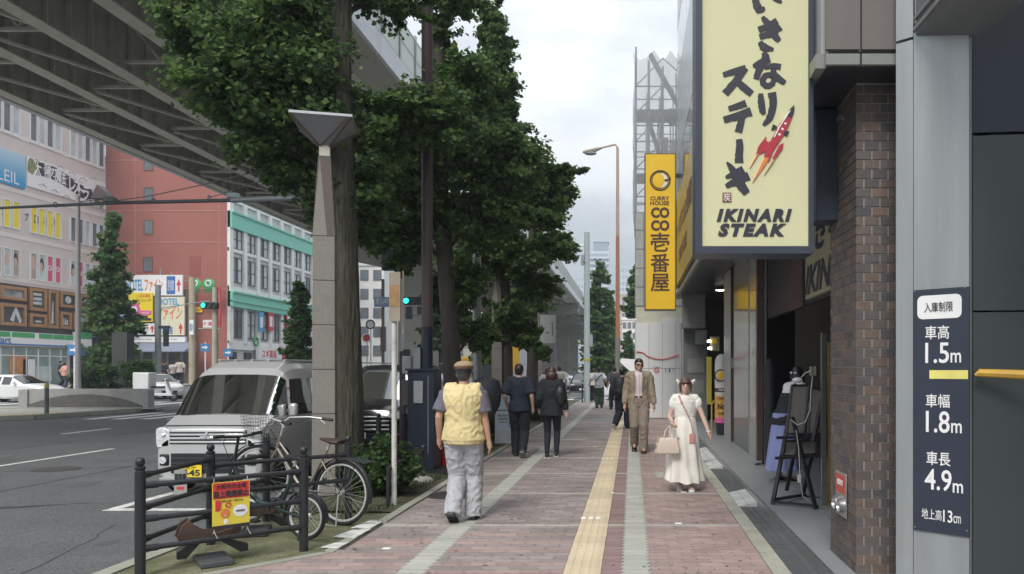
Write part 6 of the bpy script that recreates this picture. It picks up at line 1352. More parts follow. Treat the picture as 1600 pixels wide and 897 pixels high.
MB().lathe([(0, 0), (.07, 0), (.07, .95), (0, .95)], 14).build('shaft', gd, t, smooth=True); MB().lathe([(0, .95), (.075, .95), (.075, 1.05), (.05, 1.1), (0, 1.1)], 14).build('cap', mat('dull_yellow'), t, smooth=True)
t = thing('dark_pylon', 'square dark grey pylon beside the conical tree', 'pylon', (at(192, 0, 48).x, 48, 0)); MB().box((-.5, -.3, 0), (.45, .4, at(0, 520, 48).z)).build('body', mat('pylon_grey', (.05, .05, .05), .6, dirt=.3), t)
# ------------------------------------------------------------------ vehicles
autoglass = glassmat('auto_glass', (.42, .48, .48), gain=2.6, base=.18); tint = mat('tinted_glass', (.02, .024, .028), .06, var=.1, spec=.9)
lensm = mat('lamp_lens', (.62, .65, .67), .12, var=.5, scale=28, coat=1); interior = mat('car_interior', (.035, .033, .035), .7)
def paint(name, col, metal=.3, rough=.3): return mat(name, col, rough, metal, var=.03, scale=2, coat=.6)
def section(w, zb, zbelt, zwin, zroof, t):
    return [(w - .11, zb), (w - .012, zb + .10), (w, (zb + zbelt)/2), (w - .008, zbelt - .02), (w - .02, zbelt), (w - t, zwin), (w - t - .07, (zroof*.55 + zwin*.45)), (w - t - .17, zroof - .012), ((w - t)*.5, zroof), (0, zroof + .004)]
def vehicle(name, label, cat, loc, rz, st, col, glass, side_w, front_i, rear_i=None, wheels=(.55, 2.8), wr=.28, ww=.16, detail=True, group=None):
    """st: stations (y, w, zb, zbelt, zwin, zroof, t); side_w: intervals with side glass; front_i: windscreen interval"""
    v = thing(name, label, cat, loc, rz, group); S = [section(*s[1:]) for s in st]; n = len(S[0]); rings = []
    for s, sec in zip(st, S): rings.append([(x, s[0], z) for x, z in sec] + [(-x, s[0], z) for x, z in sec[-2::-1]])
    m = len(rings[0]); body = MB(); gl = {'windscreen': MB(), 'rear_window': MB()}; seg = lambda j: j if j < n - 1 else m - 2 - j
    body.v = [p for r_ in rings for p in r_]
    for i in range(len(st) - 1):
        for j in range(m - 1):
            f = (i*m+j, i*m+j+1, (i+1)*m+j+1, (i+1)*m+j); k = seg(j); tgt = None
            if i == front_i and k >= 5: tgt = 'windscreen'
            elif rear_i is not None and i == rear_i and k >= 6: tgt = 'rear_window'
            elif i in side_w and k == 4:
                tgt = 'side_window.%d.%d' % (i, j); gl[tgt] = MB()
            if tgt: q = gl[tgt]; b = len(q.v); q.v += [body.v[t_] for t_ in f]; q.f.append([b, b+1, b+2, b+3]); q.m.append(0)
            else: body.f.append(list(f)); body.m.append(0)
        body.f.append([i*m + m - 1, i*m, (i+1)*m, (i+1)*m + m - 1]); body.m.append(0)
    body.f.append(list(range(m))[::-1]); body.f.append([(len(st)-1)*m + j for j in range(m)]); body.m += [0, 0]
    bo = body.build('body', col, v, smooth=True, angle=32)
    if detail:
        bv = bo.modifiers.new('bevel', 'BEVEL'); bv.width = .03; bv.segments = 4; bv.limit_method = 'ANGLE'; bv.angle_limit = R(17)
    for k, q in gl.items():
        if q.v:
            o = q.build(k.split('.')[0], glass, v, smooth=True, angle=180); o.modifiers.new('weld', 'WELD')
    q = MB()
    for wy in wheels:
        for s in (-1, 1):
            wl = link('wheel', None, v, (s*(st[3][1] - .005), wy, wr)); Mx = Matrix.Rotation(PI/2*s, 3, 'Y')
            MB().lathe([(wr*.62, -ww), (wr*.96, -ww), (wr, -ww*.8), (wr, -.03), (wr*.95, .0), (wr*.62, 0)], 26, M=Mx).build('tyre', rubber, wl, smooth=True)
            MB().lathe([(0, -.05), (wr*.62, -.05), (wr*.62, -.005), (wr*.5, -.012), (wr*.2, .0), (0, .0)], 20, M=Mx).build('rim', sil, wl, smooth=True)
            if detail: MB().torus((s*(st[3][1] - .0), wy, wr + .01), wr + .035, .022, Matrix.Rotation(PI/2, 3, 'Z'), 28, 6).build('wheel_arch', darkm, v, smooth=True)
    if glass is autoglass:
        MB().box((-st[3][1] + .12, st[front_i+1][0] - .25, st[front_i][4]*0 + .5), (st[3][1] - .12, st[front_i+1][0] + .05, .95)).build('dashboard', interior, v, bevel=.03)
        for s in (-1, 1):
            yb = st[front_i+1][0] + .55; MB().box((s*.36 - .22, yb, .45), (s*.36 + .22, yb + .14, 1.18)).build('seat', interior, v, bevel=.05); MB().ell((s*.36, yb + .07, 1.28), (.13, .06, .11)).build('headrest', interior, v, smooth=True)
            MB().box((s*.36 - .22, yb + .9, .45), (s*.36 + .22, yb + 1.04, 1.15)).build('seat', interior, v, bevel=.05)
    return v
# ---- the silver kei van
sv = paint('silver_paint', (.60, .605, .61), .35, .28); X_ = .7375
vst = [(.0, .66, .20, .60, .70, .80, .02), (.035, .712, .19, .70, .80, .905, .025), (.10, .732, .19, .80, .90, .945, .03), (.42, X_, .19, 1.03, 1.06, 1.085, .035), (.86, X_, .2, 1.05, 1.56, 1.64, .06), (.95, X_, .2, 1.05, 1.57, 1.74, .06), (1.18, X_, .2, 1.05, 1.58, 1.835, .065), (1.68, X_, .2, 1.05, 1.58, 1.86, .085), (1.76, X_, .2, 1.05, 1.58, 1.862, .085), (2.60, X_, .2, 1.05, 1.58, 1.86, .085), (2.68, X_, .2, 1.05, 1.58, 1.86, .085), (3.22, X_, .2, 1.05, 1.57, 1.84, .085), (3.36, .72, .22, 1.05, 1.52, 1.78, .10), (3.395, .68, .25, 1.0, 1.4, 1.6, .10)]
van = vehicle('parked_van', 'silver kei van with high roof parked facing us beside the granite lamp post', 'van', (-5.80, 10.5, -.12), 0, vst, sv, autoglass, (3, 4, 5, 6, 8, 10), 3, wheels=(.58, 2.95), wr=.275)
MB().box((-.655, .078, .938), (.655, .088, .951)).build('bonnet_gap', darkm, van)
q = MB().box((-.52, -.012, .70), (.52, .06, .885)); q.build('grille_recess', darkm, van)
for z in (.725, .775, .825, .872): MB().box((-.52, -.028 + (z - .7)*.05, z - .011), (.52, .05, z + .015)).build('grille_bar', chrome, van, bevel=.005)
MB().box((-.10, -.035, .775), (.10, .03, .805)).build('grille_centre', chrome, van, bevel=.008)
for a in (90, 210, 330): c_ = (.035*math.cos(R(a)), .81 + .035*math.sin(R(a))); MB().prism([(c_[0] + .034*math.cos(R(a)), c_[1] + .034*math.sin(R(a))), (c_[0] + .018*math.cos(R(a+90)), c_[1] + .018*math.sin(R(a+90))), (c_[0] - .034*math.cos(R(a)), c_[1] - .034*math.sin(R(a))), (c_[0] - .018*math.cos(R(a+90)), c_[1] - .018*math.sin(R(a+90)))], -.048, -.03, 'y').build('emblem', chrome, van)
for s in (-1, 1):
    hl = MB().prism([(s*.53, .66), (s*.70, .64), (s*.722, .72), (s*.72, .90), (s*.66, .93), (s*.53, .90)], .0, .12, 'y').build('headlight', lensm, van, bevel=.015)
    MB().lathe([(0, .02), (.035, .0), (.045, -.012), (.03, -.02), (0, -.02)], 16, M=Matrix.Rotation(PI/2, 3, 'X')).build('bulb_housing', chrome, hl, smooth=True, loc=(s*.61, -.0, .82))
    MB().box((s*.53, -.018, .40), (s*.66, .05, .56)).build('fog_recess', darkm, van, bevel=.02); MB().lathe([(0, 0), (.045, 0), (.05, .02), (0, .025)], 16, M=Matrix.Rotation(PI/2, 3, 'X')).build('fog_lamp', lensm, van, smooth=True, loc=(s*.60, -.02, .48))
    MB().box((s*.735, .78, 1.02), (s*.86, .88, 1.22)).build('wing_mirror', sv, van, bevel=.035); MB().bar((s*.70, .86, 1.05), (s*.78, .84, 1.08), .04).build('mirror_arm', darkm, van)
    for yy in (1.70, 2.62): MB().box((s*(X_ - .006), yy - .006, .26), (s*(X_ + .001), yy + .006, 1.04)).build('door_gap', darkm, van)
    for yy in (1.50, 1.95): MB().box((s*X_, yy, .90), (s*(X_ + .025), yy + .16, .93)).build('door_handle', chrome if False else sv, van, bevel=.008)
    MB().box((s*(X_ - .09), .98, 1.04), (s*(X_ + .0), 3.2, 1.058)).build('belt_trim', darkm, van)
MB().box((-.50, -.016, .30), (.50, .05, .57)).build('lower_intake', darkm, van)
for z in (.36, .43, .50): MB().box((-.49, -.024, z), (.49, .02, z + .014)).build('intake_bar', mat('intake_grey', (.05, .055, .06), .5), van)
MB().box((-.66, -.02, .20), (.66, .05, .24)).build('bumper_lip', greym, van, bevel=.01); MB().box((-.395, -.045, .25), (-.065, -.035, .415)).build('number_plate', mat('plate_yellow', (.82, .62, .04), .4), van)
text('plate_digits', '3-45', .27, .085, (-.22, -.047, .31), blacki, van, bold=.03); text('plate_digits', '大阪 581', .17, .035, (-.23, -.047, .385), blacki, van)
MB().box((-.62, .40, 1.066), (.62, .50, 1.085)).build('cowl', darkm, van)
for a, b in (((-.5, .46, 1.10), (.12, .53, 1.14)), ((.05, .46, 1.10), (.62, .52, 1.13))): MB().bar(a, b, .018).build('wiper', darkm, van)
o = MB().torus((0, 0, 0), .17, .014, Matrix.Rotation(R(0), 3, 'X'), 28, 8).build('steering_wheel', darkm, van, smooth=True, loc=(.34, 1.02, 1.10)); o.rotation_euler = (R(-28), 0, 0)
MB().box((-.14, .62, 1.10), (.10, .74, 1.112)).build('papers', whitei, van); MB().box((-.02, .92, 1.50), (.02, .93, 1.54)).build('sticker', whitei, van); MB().box((-.12, .98, 1.50), (.12, 1.0, 1.56)).build('rear_mirror', darkm, van)
MB().ell((.58, .93, 1.50), (.035, .02, .035)).build('blue_charm', mat('charm_blue', (.1, .3, .6), .5), van)
for s in (-.5, -.25, 0, .25, .5): MB().box((s - .012, 1.2, 1.838 + .0), (s + .012, 3.1, 1.872)).build('roof_rib', sv, van, bevel=.008)
# ---- black minivan
bk = paint('black_car_paint', (.012, .013, .016), .2, .12)
mst = [(.0, .74, .28, .66, .76, .84, .02), (.05, .81, .22, .72, .84, .95, .03), (.22, .845, .2, .84, .96, 1.03, .04), (.85, .86, .2, .98, 1.06, 1.12, .06), (1.65, .86, .2, 1.0, 1.58, 1.72, .14), (1.95, .86, .2, 1.0, 1.62, 1.80, .14), (2.6, .86, .2, 1.0, 1.63, 1.83, .14), (2.7, .86, .2, 1.0, 1.63, 1.83, .14), (3.6, .86, .2, 1.0, 1.62, 1.83, .14), (3.7, .86, .2, 1.0, 1.62, 1.82, .14), (4.5, .85, .22, 1.0, 1.56, 1.78, .15), (4.66, .8, .3, .96, 1.45, 1.6, .15)]
mv = vehicle('parked_minivan', 'black minivan parked behind the thick trunk with tree reflections in the windscreen', 'minivan', (-5.22, 14.6, -.12), 0, mst, bk, autoglass, (3, 4, 5, 7, 9), 3, wheels=(.85, 3.75), wr=.32)
for z in (.56, .64, .72, .80): MB().box((-.6, -.02, z), (.6, .05, z + .03)).build('grille_bar', chrome, mv, bevel=.006)
for s in (-1, 1): MB().prism([(s*.48, .74), (s*.80, .78), (s*.82, .92), (s*.6, .88)], .0, .2, 'y').build('headlight', lensm, mv, bevel=.01); MB().box((s*.87, 1.35, 1.02), (s*1.02, 1.5, 1.2)).build('wing_mirror', bk, mv, bevel=.03)
MB().box((-.5, -.01, .3), (.5, .05, .5)).build('lower_intake', darkm, mv); MB().box((-.165, -.03, .40), (.165, -.02, .52)).build('number_plate', whitei, mv)
for s in (-.6, .6): MB().bar((s, 1.9, 1.86), (s, 4.3, 1.86), .03).build('roof_rail', chrome, mv)
# ---- preset for other cars
hatch = [(.0, .68, .3, .52, .6, .66, .02), (.08, .80, .22, .6, .68, .76, .03), (.4, .86, .2, .76, .82, .88, .05), (1.05, .88, .2, .88, .94, .98, .06), (1.75, .88, .2, .92, 1.30, 1.40, .2), (2.2, .88, .2, .93, 1.34, 1.45, .21), (2.3, .88, .2, .93, 1.34, 1.45, .21), (3.2, .88, .2, .95, 1.30, 1.42, .22), (3.75, .86, .22, .97, 1.2, 1.34, .22), (4.2, .82, .3, .9, .95, 1.0, .12), (4.3, .76, .34, .7, .8, .86, .08)]
whp = paint('white_car_paint', (.72, .73, .74), .0, .3); grp = paint('grey_car_paint', (.2, .21, .22), .4, .3)
lampr = mat('tail_lamp', (.45, .02, .02), .2, emit=.15)
def car(label, loc, rz, col=whp, st=hatch, group='cars on the road', sc_=1, name='car', cat='car', detail=False, taxi=False):
    c_ = vehicle(name, label, cat, loc, rz, st, col, tint, (4, 6, 7), 3, 8, wheels=(.8, 3.4), wr=.32, ww=.18, detail=detail, group=group)
    for s in (-1, 1):
        MB().prism([(s*.45, .60), (s*.76, .62), (s*.78, .74), (s*.5, .70)], -.0, .2, 'y').build('headlight', lensm, c_); MB().prism([(s*.45, .74), (s*.78, .74), (s*.78, .92), (s*.5, .9)], 4.05, 4.31, 'y').build('tail_light', lampr, c_); MB().box((s*.87, 1.45, .95), (s*1.0, 1.55, 1.07)).build('wing_mirror', col, c_)
    MB().box((-.4, -.02, .36), (.4, .05, .5)).build('grille', darkm, c_); MB().box((-.165, -.03, .30), (.165, -.02, .42)).build('number_plate', whitei, c_); MB().box((-.165, 4.3, .55), (.165, 4.32, .68)).build('number_plate', whitei, c_)
    if sc_ != 1: c_.scale = (sc_,)*3
    return c_
Z = -.12
car('white hatchback with lit tail lights turning at the left edge', (at(84, 0, 40).x, 40.2, Z), R(90), whp, detail=True)
car('white saloon nose just left of the silver van behind the delivery scooter', (at(268, 0, 44).x, 43.8, Z), R(48), whp)
car('white car crossing behind the people right of the grey pole', (at(939, 0, 44).x, 44, Z), R(-90), whp, sc_=.98)
car('white van-like car facing us in the far lane under the flyover', (at(885, 0, 62).x - .9, 62, Z), 0, whp)
car('dark car facing us in the next far lane, left of the white one', (at(858, 0, 70).x - .9, 70, Z), 0, grp)
car('white car at the far junction under the flyover', (at(897, 0, 92).x, 92, Z), R(60), whp)
car('dark car just left of the grey pole', (at(909, 0, 52).x, 52, Z), 0, bk)
car('silver car far down the street between the trunks', (at(828, 0, 60).x, 60, Z), 0, sv)
car('white car behind the trunks at the kerb', (at(800, 0, 36).x - 1.5, 34, Z), 0, whp)
car('white car at the kerb beyond the cabinet', (-5.3, 22.5, Z), 0, grp)
car('black saloon far away at the end of the street', (at(875, 0, 110).x, 110, Z), 0, bk)
# ---- yellow and white truck
tk = thing('box_truck', 'yellow and white truck seen between the trunks behind the man with the cap', 'truck', (at(775, 0, 30).x - .6, 30, Z))
MB().box((-1.0, 0, .55), (1.0, 1.6, 2.2)).build('cab', mat('truck_yellow', (.72, .42, .04), .4), tk, bevel=.08); MB().box((-1.05, 1.65, .8), (1.05, 6, 2.9)).build('cargo_box', whp, tk, bevel=.03); MB().box((-.85, -.02, 1.25), (.85, .02, 2.0)).build('windscreen', tint, tk, bevel=.02)
for s in (-1, 1):
    MB().lathe([(0, 0), (.13, 0), (.12, .03), (0, .03)], 14, M=Matrix.Rotation(PI/2, 3, 'X')).build('headlight', em('headlamp_on', (1, .85, .6), 4), tk, loc=(s*.7, -.02, .8)); MB().box((s*1.02, .1, 1.5), (s*1.2, .2, 1.95)).build('wing_mirror', darkm, tk)
    for yy in (.8, 4.8): MB().lathe([(0, -.12), (.4, -.12), (.4, .12), (0, .12)], 20, M=Matrix.Rotation(PI/2, 3, 'Y')).build('wheel', rubber, tk, loc=(s*.85, yy, .4))
MB().box((-1.0, -.05, .5), (1.0, 0, .7)).build('bumper', whp, tk)
# flag banner orange-yellow near trunks
o = MB().box((0, 0, 0), (.32, .02, 1.9)).build('yellow_banner', mat('truck_yellow'), loc=at(797, 580, 27)); tag(o, 'yellow-orange hanging banner beside the third trunk', 'banner')
# ---- delivery scooter
ds = thing('delivery_scooter', 'white three-wheeled delivery scooter with large white box near the silver van', 'scooter', (at(250, 0, 41).x, 41, Z), R(90))
MB().box((-.35, .4, .65), (.35, 1.25, 1.55)).build('delivery_box', whp, ds, bevel=.05); MB().prism([(-.75, .3), (-.5, .75), (-.35, 1.25), (-.3, 1.2), (-.4, .45), (.3, .45), (.4, .6), (.5, .3)], -.14, .14, 'x').build('body', whp, ds, bevel=.03)
MB().tube([(-.35, -.38, 1.12), (0, -.42, 1.15), (.35, -.38, 1.12)], .02, 8).build('handlebar', blackp, ds); MB().box((-.15, -.25, .72), (.15, .4, .82)).build('seat', blackp, ds, bevel=.03)
for x, y in ((0, -.72), (.28, .95), (-.28, .95)): MB().torus((0, 0, 0), .19, .055, Matrix.Rotation(PI/2, 3, 'Z'), 18, 8).build('wheel', rubber, ds, loc=(x, y, .25))
MB().box((-.42, .6, .35), (.42, 1.3, .5)).build('rear_guard', whp, ds, bevel=.04)
# ------------------------------------------------------------------ trees
def leafmat(name, c1, c2, rough=.55):
    m = bpy.data.materials.new(name); m.use_nodes = True; nt = m.node_tree; N = nt.nodes; L = nt.links; b = N['Principled BSDF']; b.inputs['Roughness'].default_value = rough; b.inputs['Specular IOR Level'].default_value = .3
    g = N.new('ShaderNodeNewGeometry'); cr = N.new('ShaderNodeValToRGB'); cr.color_ramp.elements[0].color = (*c1, 1); cr.color_ramp.elements[1].color = (*c2, 1); L.new(g.outputs['Random Per Island'], cr.inputs[0]); L.new(cr.outputs[0], b.inputs['Base Color'])
    t = N.new('ShaderNodeBsdfTranslucent'); L.new(cr.outputs[0], t.inputs['Color']); ms = N.new('ShaderNodeMixShader'); ms.inputs[0].default_value = .5; L.new(b.outputs[0], ms.inputs[1]); L.new(t.outputs[0], ms.inputs[2]); L.new(ms.outputs[0], N['Material Output'].inputs['Surface']); return m
ginkgo = leafmat('ginkgo_leaf', (.036, .080, .038), (.16, .255, .07)); ginkgo2 = leafmat('ginkgo_leaf_far', (.06, .12, .05), (.16, .26, .09)); shrubl = leafmat('shrub_leaf', (.03, .07, .02), (.09, .16, .05), .35)
bark = mat('bark', (.062, .058, .045), .95, var=.75, scale=6, stretch=(5, 5, .7), bump=1.0, bscale=9, dirt=.5, dscale=2.5, dcol=(.055, .07, .03)); barkd = mat('bark_far', (.07, .06, .052), .95, var=.3, scale=3, stretch=(5, 5, 1))
RS = np.random.RandomState(3)
def leaves(centres, dirs, size, jit=.35):
    """fan shaped leaves: 4 points each, two-sided bent fan"""
    n = len(centres); s = size * RS.uniform(.65, 1.2, n)[:, None]
    nrm = RS.normal(size=(n, 3)); nrm[:, 2] = np.abs(nrm[:, 2]) + .55; nrm = nrm + dirs * .5; nrm /= np.linalg.norm(nrm, axis=1)[:, None]
    t = RS.normal(size=(n, 3)); t -= nrm * (t * nrm).sum(1)[:, None]; t /= np.linalg.norm(t, axis=1)[:, None]; b = np.cross(nrm, t)
    V = np.empty((n, 5, 3)); V[:, 0] = centres - t*s*.45; V[:, 1] = centres - b*s*.55 + t*s*.12 - nrm*s*.12; V[:, 2] = centres - b*s*.28 + t*s*.45 - nrm*s*.02; V[:, 3] = centres + b*s*.28 + t*s*.45 - nrm*s*.02; V[:, 4] = centres + b*s*.55 + t*s*.12 - nrm*s*.12
    Fc = np.arange(n*5).reshape(n, 5); return V.reshape(-1, 3), Fc
def bark_tube(q, pts, rr, n=22, amp=.09, seed=0):
    """tapering trunk with ridged cross sections"""
    P = [Vector(p) for p in pts]; out = []; W = []
    for i in range(len(P) - 1):
        k = max(2, int((P[i+1] - P[i]).length / .07))
        for j in range(k): t = j/k; out.append(P[i].lerp(P[i+1], t)); W.append(rr[i]*(1-t) + rr[i+1]*t)
    out.append(P[-1]); W.append(rr[-1]); rings = []
    for i, (p, r) in enumerate(zip(out, W)):
        d = (out[min(i+1, len(out)-1)] - out[max(i-1, 0)]).normalized(); a = Vector((1, 0, 0)); a = (a - d*a.dot(d)).normalized(); b = d.cross(a); rg = []
        for j in range(n):
            th = 2*PI*j/n; k = 1 + amp*noise.noise(Vector((math.cos(th)*5 + seed, math.sin(th)*5, p.z*1.3))) + amp*.8*abs(noise.noise(Vector((math.cos(th)*14 + seed, math.sin(th)*14, p.z*2.2)))); rg.append(p + (a*math.cos(th) + b*math.sin(th))*r*k)
        rings.append(rg)
    q.loft(rings)
def tree(label, base, trunk, tr, clumps, nleaf, lsize, lm=ginkgo, bm=bark, name='ginkgo_tree', twigs=9, group='ginkgo street trees', n=22, limbs=True, cat='tree'):
    """trunk: offsets from base; clumps: (centre world, radii, weight)"""
    base = Vector(base); t = thing(name, label, cat, base, group=group)
    q = MB(); bark_tube(q, trunk, tr, n if base.y > 12 else 64, seed=base.x); q.build('trunk', bm, t, smooth=True)
    tw = sum(c[2] for c in clumps); Cs = []; Ds = []; tq = MB()
    for c, r, wt in clumps:
        c = Vector(c) - base; r = Vector(r); nb = max(3, int(twigs * wt))
        # limb from trunk to the clump
        zt = min(max(c.z - r.z*.6 - .3, trunk[1][2] if len(trunk) > 1 else 0), trunk[-1][2]); src = None
        for i in range(len(trunk) - 1):
            if trunk[i][2] <= zt <= trunk[i+1][2]: u = (zt - trunk[i][2])/(trunk[i+1][2] - trunk[i][2] + 1e-6); src = Vector(trunk[i]).lerp(Vector(trunk[i+1]), u)
        if src is None: src = Vector(trunk[-1])
        L_ = (c - src).length
        if limbs and L_ > .3: MB().tube([src, src.lerp(c, .5) + Vector((0, 0, .1*L_)), c], [min(.035*L_ + .01, .07), .03, .012], 7).build('limb', bm, t, smooth=True)
        nl = int(nleaf * wt / tw); per = max(4, nl // (nb*4)); made = 0
        for b_ in range(nb*4):
            v = RS.normal(size=3); v /= np.linalg.norm(v); rad = RS.uniform(.35, 1.08) ** .6 * (RS.uniform(1.1, 1.3) if b_ % 9 == 0 else 1); tip = np.array(c) + v * np.array(r) * rad
            st = np.array(c) + v*np.array(r)*rad*RS.uniform(.2, .5) + RS.normal(size=3)*.04
            if b_ % 2 == 0 and lm is ginkgo: tq.tube([tuple(st), tuple((st+tip)/2 + np.array([0, 0, .05])), tuple(tip)], [.008, .006, .003], 4, cap=False)
            k = int(per * RS.uniform(.4, 1.7)); u = RS.uniform(0, 1.05, k) ** .7
            sp = .30 * min(r) * .42 + .02
            cc = st[None] + (tip - st)[None]*u[:, None] + RS.normal(size=(k, 3)) * np.array([sp, sp, sp*.55])
            Cs.append(cc); Ds.append(np.repeat(v[None], k, 0))
    V, Fc = leaves(np.vstack(Cs), np.vstack(Ds), lsize); link('crown', nmesh('crown', V, Fc, lm), t)
    if tq.v: tag(tq.build('twigs', bm, t), kind='stuff')
    return t
def cl(px, py, Y, rx, ry, rz, w=1.0): return (at(px, py, Y), (rx, ry, rz), w)
# nearest tree, trunk right of the granite lamp post
Y = 10.8
tree('nearest ginkgo, thick mossy trunk right of the granite lamp post', (-4.0, Y, 0), [(-.0, 0, -.05), (.0, 0, .4), (0, 0, 1.2), (-.03, 0, 2.4), (-.07, 0, 4.0), (-.10, 0, 5.5), (-.08, 0, 7.2), (0, .1, 9)], [.27, .215, .20, .185, .17, .145, .12, .09],
    [cl(395, 70, 10.2, 1.05, .9, .75, 1.6), cl(320, 45, 10.4, .65, .7, .55, .8), cl(370, 150, 10.2, .8, .9, .6, 1.3), cl(450, 120, 10.4, .9, .9, .9, 1.5), cl(430, 220, 10.6, .75, .8, .55, 1.2), cl(480, 270, 11, .6, .7, .5, .9), cl(455, 20, 10.6, .8, .9, .6, 1.1), cl(590, 200, 11.2, .7, .8, .55, 1.2), cl(640, 175, 11.4, .7, .8, .36, .9),
     cl(570, 300, 11.2, .55, .8, .45, .8), cl(690, 190, 11.8, .6, .8, .5, .8), cl(600, 10, 11.4, 1.1, .8, .18, .5), cl(500, -40, 11, 1.6, 1.2, .6, 1.0), cl(430, 180, 11.6, .8, .8, .7, .9), cl(540, 340, 11.5, .6, .7, .45, .6), cl(350, 100, 11.2, .9, .8, .7, .8), (( -4.0, 11, 8.6), (1.8, 1.6, 1.2), 1.2)], 50000, .082)
Y = 15.4
tree('second ginkgo, dark leaning trunk right of the brown pole', (-3.58, Y, 0), [(-.0, 0, -.05), (0, 0, .4), (-.02, 0, 1.4), (-.08, 0, 2.6), (-.20, 0, 4.2), (-.32, 0, 6.0), (-.32, 0, 8.5)], [.26, .21, .185, .175, .16, .15, .10],
    [cl(640, 185, 14.6, .8, 1.0, .5, 1.0), cl(720, 130, 15, .7, .9, .7, 1.2), cl(700, 230, 15, 1.1, 1.0, .8, 1.6), cl(620, 270, 14.6, .7, .9, .6, 1.1), cl(600, 355, 14.8, .6, .8, .45, .8), cl(790, 260, 15.5, .85, 1, .8, 1.4), cl(760, 340, 15.5, .8, .9, .7, 1.2), cl(640, 400, 15.2, .45, .7, .4, .5), cl(700, -10, 15.5, 1.0, .9, .4, .7), cl(690, 60, 15.6, .35, .5, .7, .6), cl(735, 440, 15.6, .5, .6, .5, .7), cl(690, 455, 16.2, .35, .5, .5, .5), cl(665, 330, 15, .6, .7, .6, .8), cl(750, 520, 16, .4, .5, .5, .5)], 47000, .10, bm=barkd)
Y = 20.6
tree('third ginkgo, tall narrow crown reaching above the other trees', (-3.42, Y, 0), [(0, 0, -.05), (0, 0, .5), (0, 0, 2.4), (-.1, 0, 5), (-.1, 0, 8), (-.05, 0, 11)], [.30, .23, .20, .17, .12, .05],
    [cl(775, 60, 20.6, .55, .6, .9, .9), cl(770, 20, 20.6, .35, .4, .6, .4), cl(770, 130, 20.6, .75, .8, .9, 1.3), cl(745, 190, 20.4, .9, .9, .9, 1.3), cl(800, 200, 20.6, .55, .8, .7, .9), cl(820, 270, 20.4, .9, 1, .8, 1.5), cl(880, 272, 20.6, .7, .7, .28, .5), cl(840, 330, 20.4, .9, 1, .6, 1.3), cl(870, 385, 20.6, .6, .8, .35, .6), cl(800, 400, 20.4, 1.0, 1, .7, 1.4), cl(840, 445, 20.8, .7, .8, .4, .7), cl(790, 490, 20.6, .8, .9, .55, 1.0), cl(725, 280, 20.4, .8, .9, .9, 1.2), cl(845, 300, 20.8, .6, .6, .4, .6), cl(735, 400, 20.4, .9, .9, .8, 1.1), cl(760, 545, 20.8, .55, .7, .45, .6), cl(815, 520, 20.8, .6, .8, .5, .8), cl(720, 500, 21, .5, .7, .7, .6)], 54000, .115, bm=barkd)
tree('fourth ginkgo behind the tall one, thin crown edge above the flyover piers', (-3.45, 26.5, 0), [(0, 0, -.05), (0, 0, .5), (0, 0, 3), (0, 0, 6), (0, 0, 9)], [.24, .2, .18, .14, .06],
    [cl(840, 300, 26.5, .9, .9, 1.1, 1.2), cl(870, 300, 26.5, .8, .8, .6, .7), cl(860, 390, 26.5, .9, .9, .9, 1.2), cl(820, 470, 26.5, .9, .9, .7, 1.0), cl(845, 545, 26.5, .35, .5, .5, .3)], 16000, .13, bm=barkd, twigs=7)
tree('slim ginkgo behind the round trunk beside the brown pole', (at(690, 0, 46).x, 46, -.1), [(0, 0, 0), (0, 0, 3), (0, 0, 7)], [.2, .16, .08], [cl(690, 490, 46, 1.0, 1, 1.5, 1), cl(690, 540, 46, 1.2, 1, .9, .8), cl(676, 520, 46, .8, 1, 1.0, .5)], 7000, .2, ginkgo2, barkd, twigs=6)
def conif(label, px, ytop, ybot, Y, wpx, nleaf=7000, ls=.28, ybase=None):
    zt = at(px, ytop, Y).z; zb_ = at(px, ybot, Y).z; X = at(px, 0, Y).x; w_ = wpx*Y/1200/2; c_ = []; n_ = 9
    for i in range(n_):
        t = (i + .5)/n_; z = zb_ + (zt - zb_)*t; r_ = w_*(1.15*(1 - t)**.55 + .06)*(.75 if i == 0 else 1)
        c_.append(((X + RS.uniform(-.15, .15)*r_, Y, z), (r_, r_, (zt-zb_)/n_*.9), max(.2, r_/w_)))
        for s in range(3): a = RS.uniform(0, 6.28); c_.append(((X + math.cos(a)*r_*.7, Y + math.sin(a)*r_*.7, z + RS.uniform(-.3, .3)), (r_*.5, r_*.5, (zt-zb_)/n_*.5), .3*r_/w_))
    return tree(label, (X, Y, -.1), [(0, 0, 0), (0, 0, (zb_+zt)/2), (0, 0, zt - .3)], [.18, .12, .03], c_, nleaf, ls, ginkgo2, barkd, 'street_tree', twigs=8, n=10, limbs=False, group='young conical street trees')
conif('conical street tree before the pale block and the hotel signs', 174, 335, 585, 50, 78, 15000, .22); conif('young street tree before the white block left of the granite lamp post', 468, 440, 575, 54, 52, 6000)
conif('tall street tree between the grey pole and the street lamp', 938, 408, 590, 56, 62, 12000, .24); conif('dark street tree beside the scaffold behind the street lamp', 1002, 400, 500, 60, 52, 5000); conif('bushy tree behind the low white building right of the lamp', 980, 520, 600, 64, 34, 3000); conif('street tree under the flyover between the far piers', 778, 470, 585, 42, 50, 6000); conif('street tree at the far end beyond the crossing', 955, 470, 590, 80, 34, 4000)
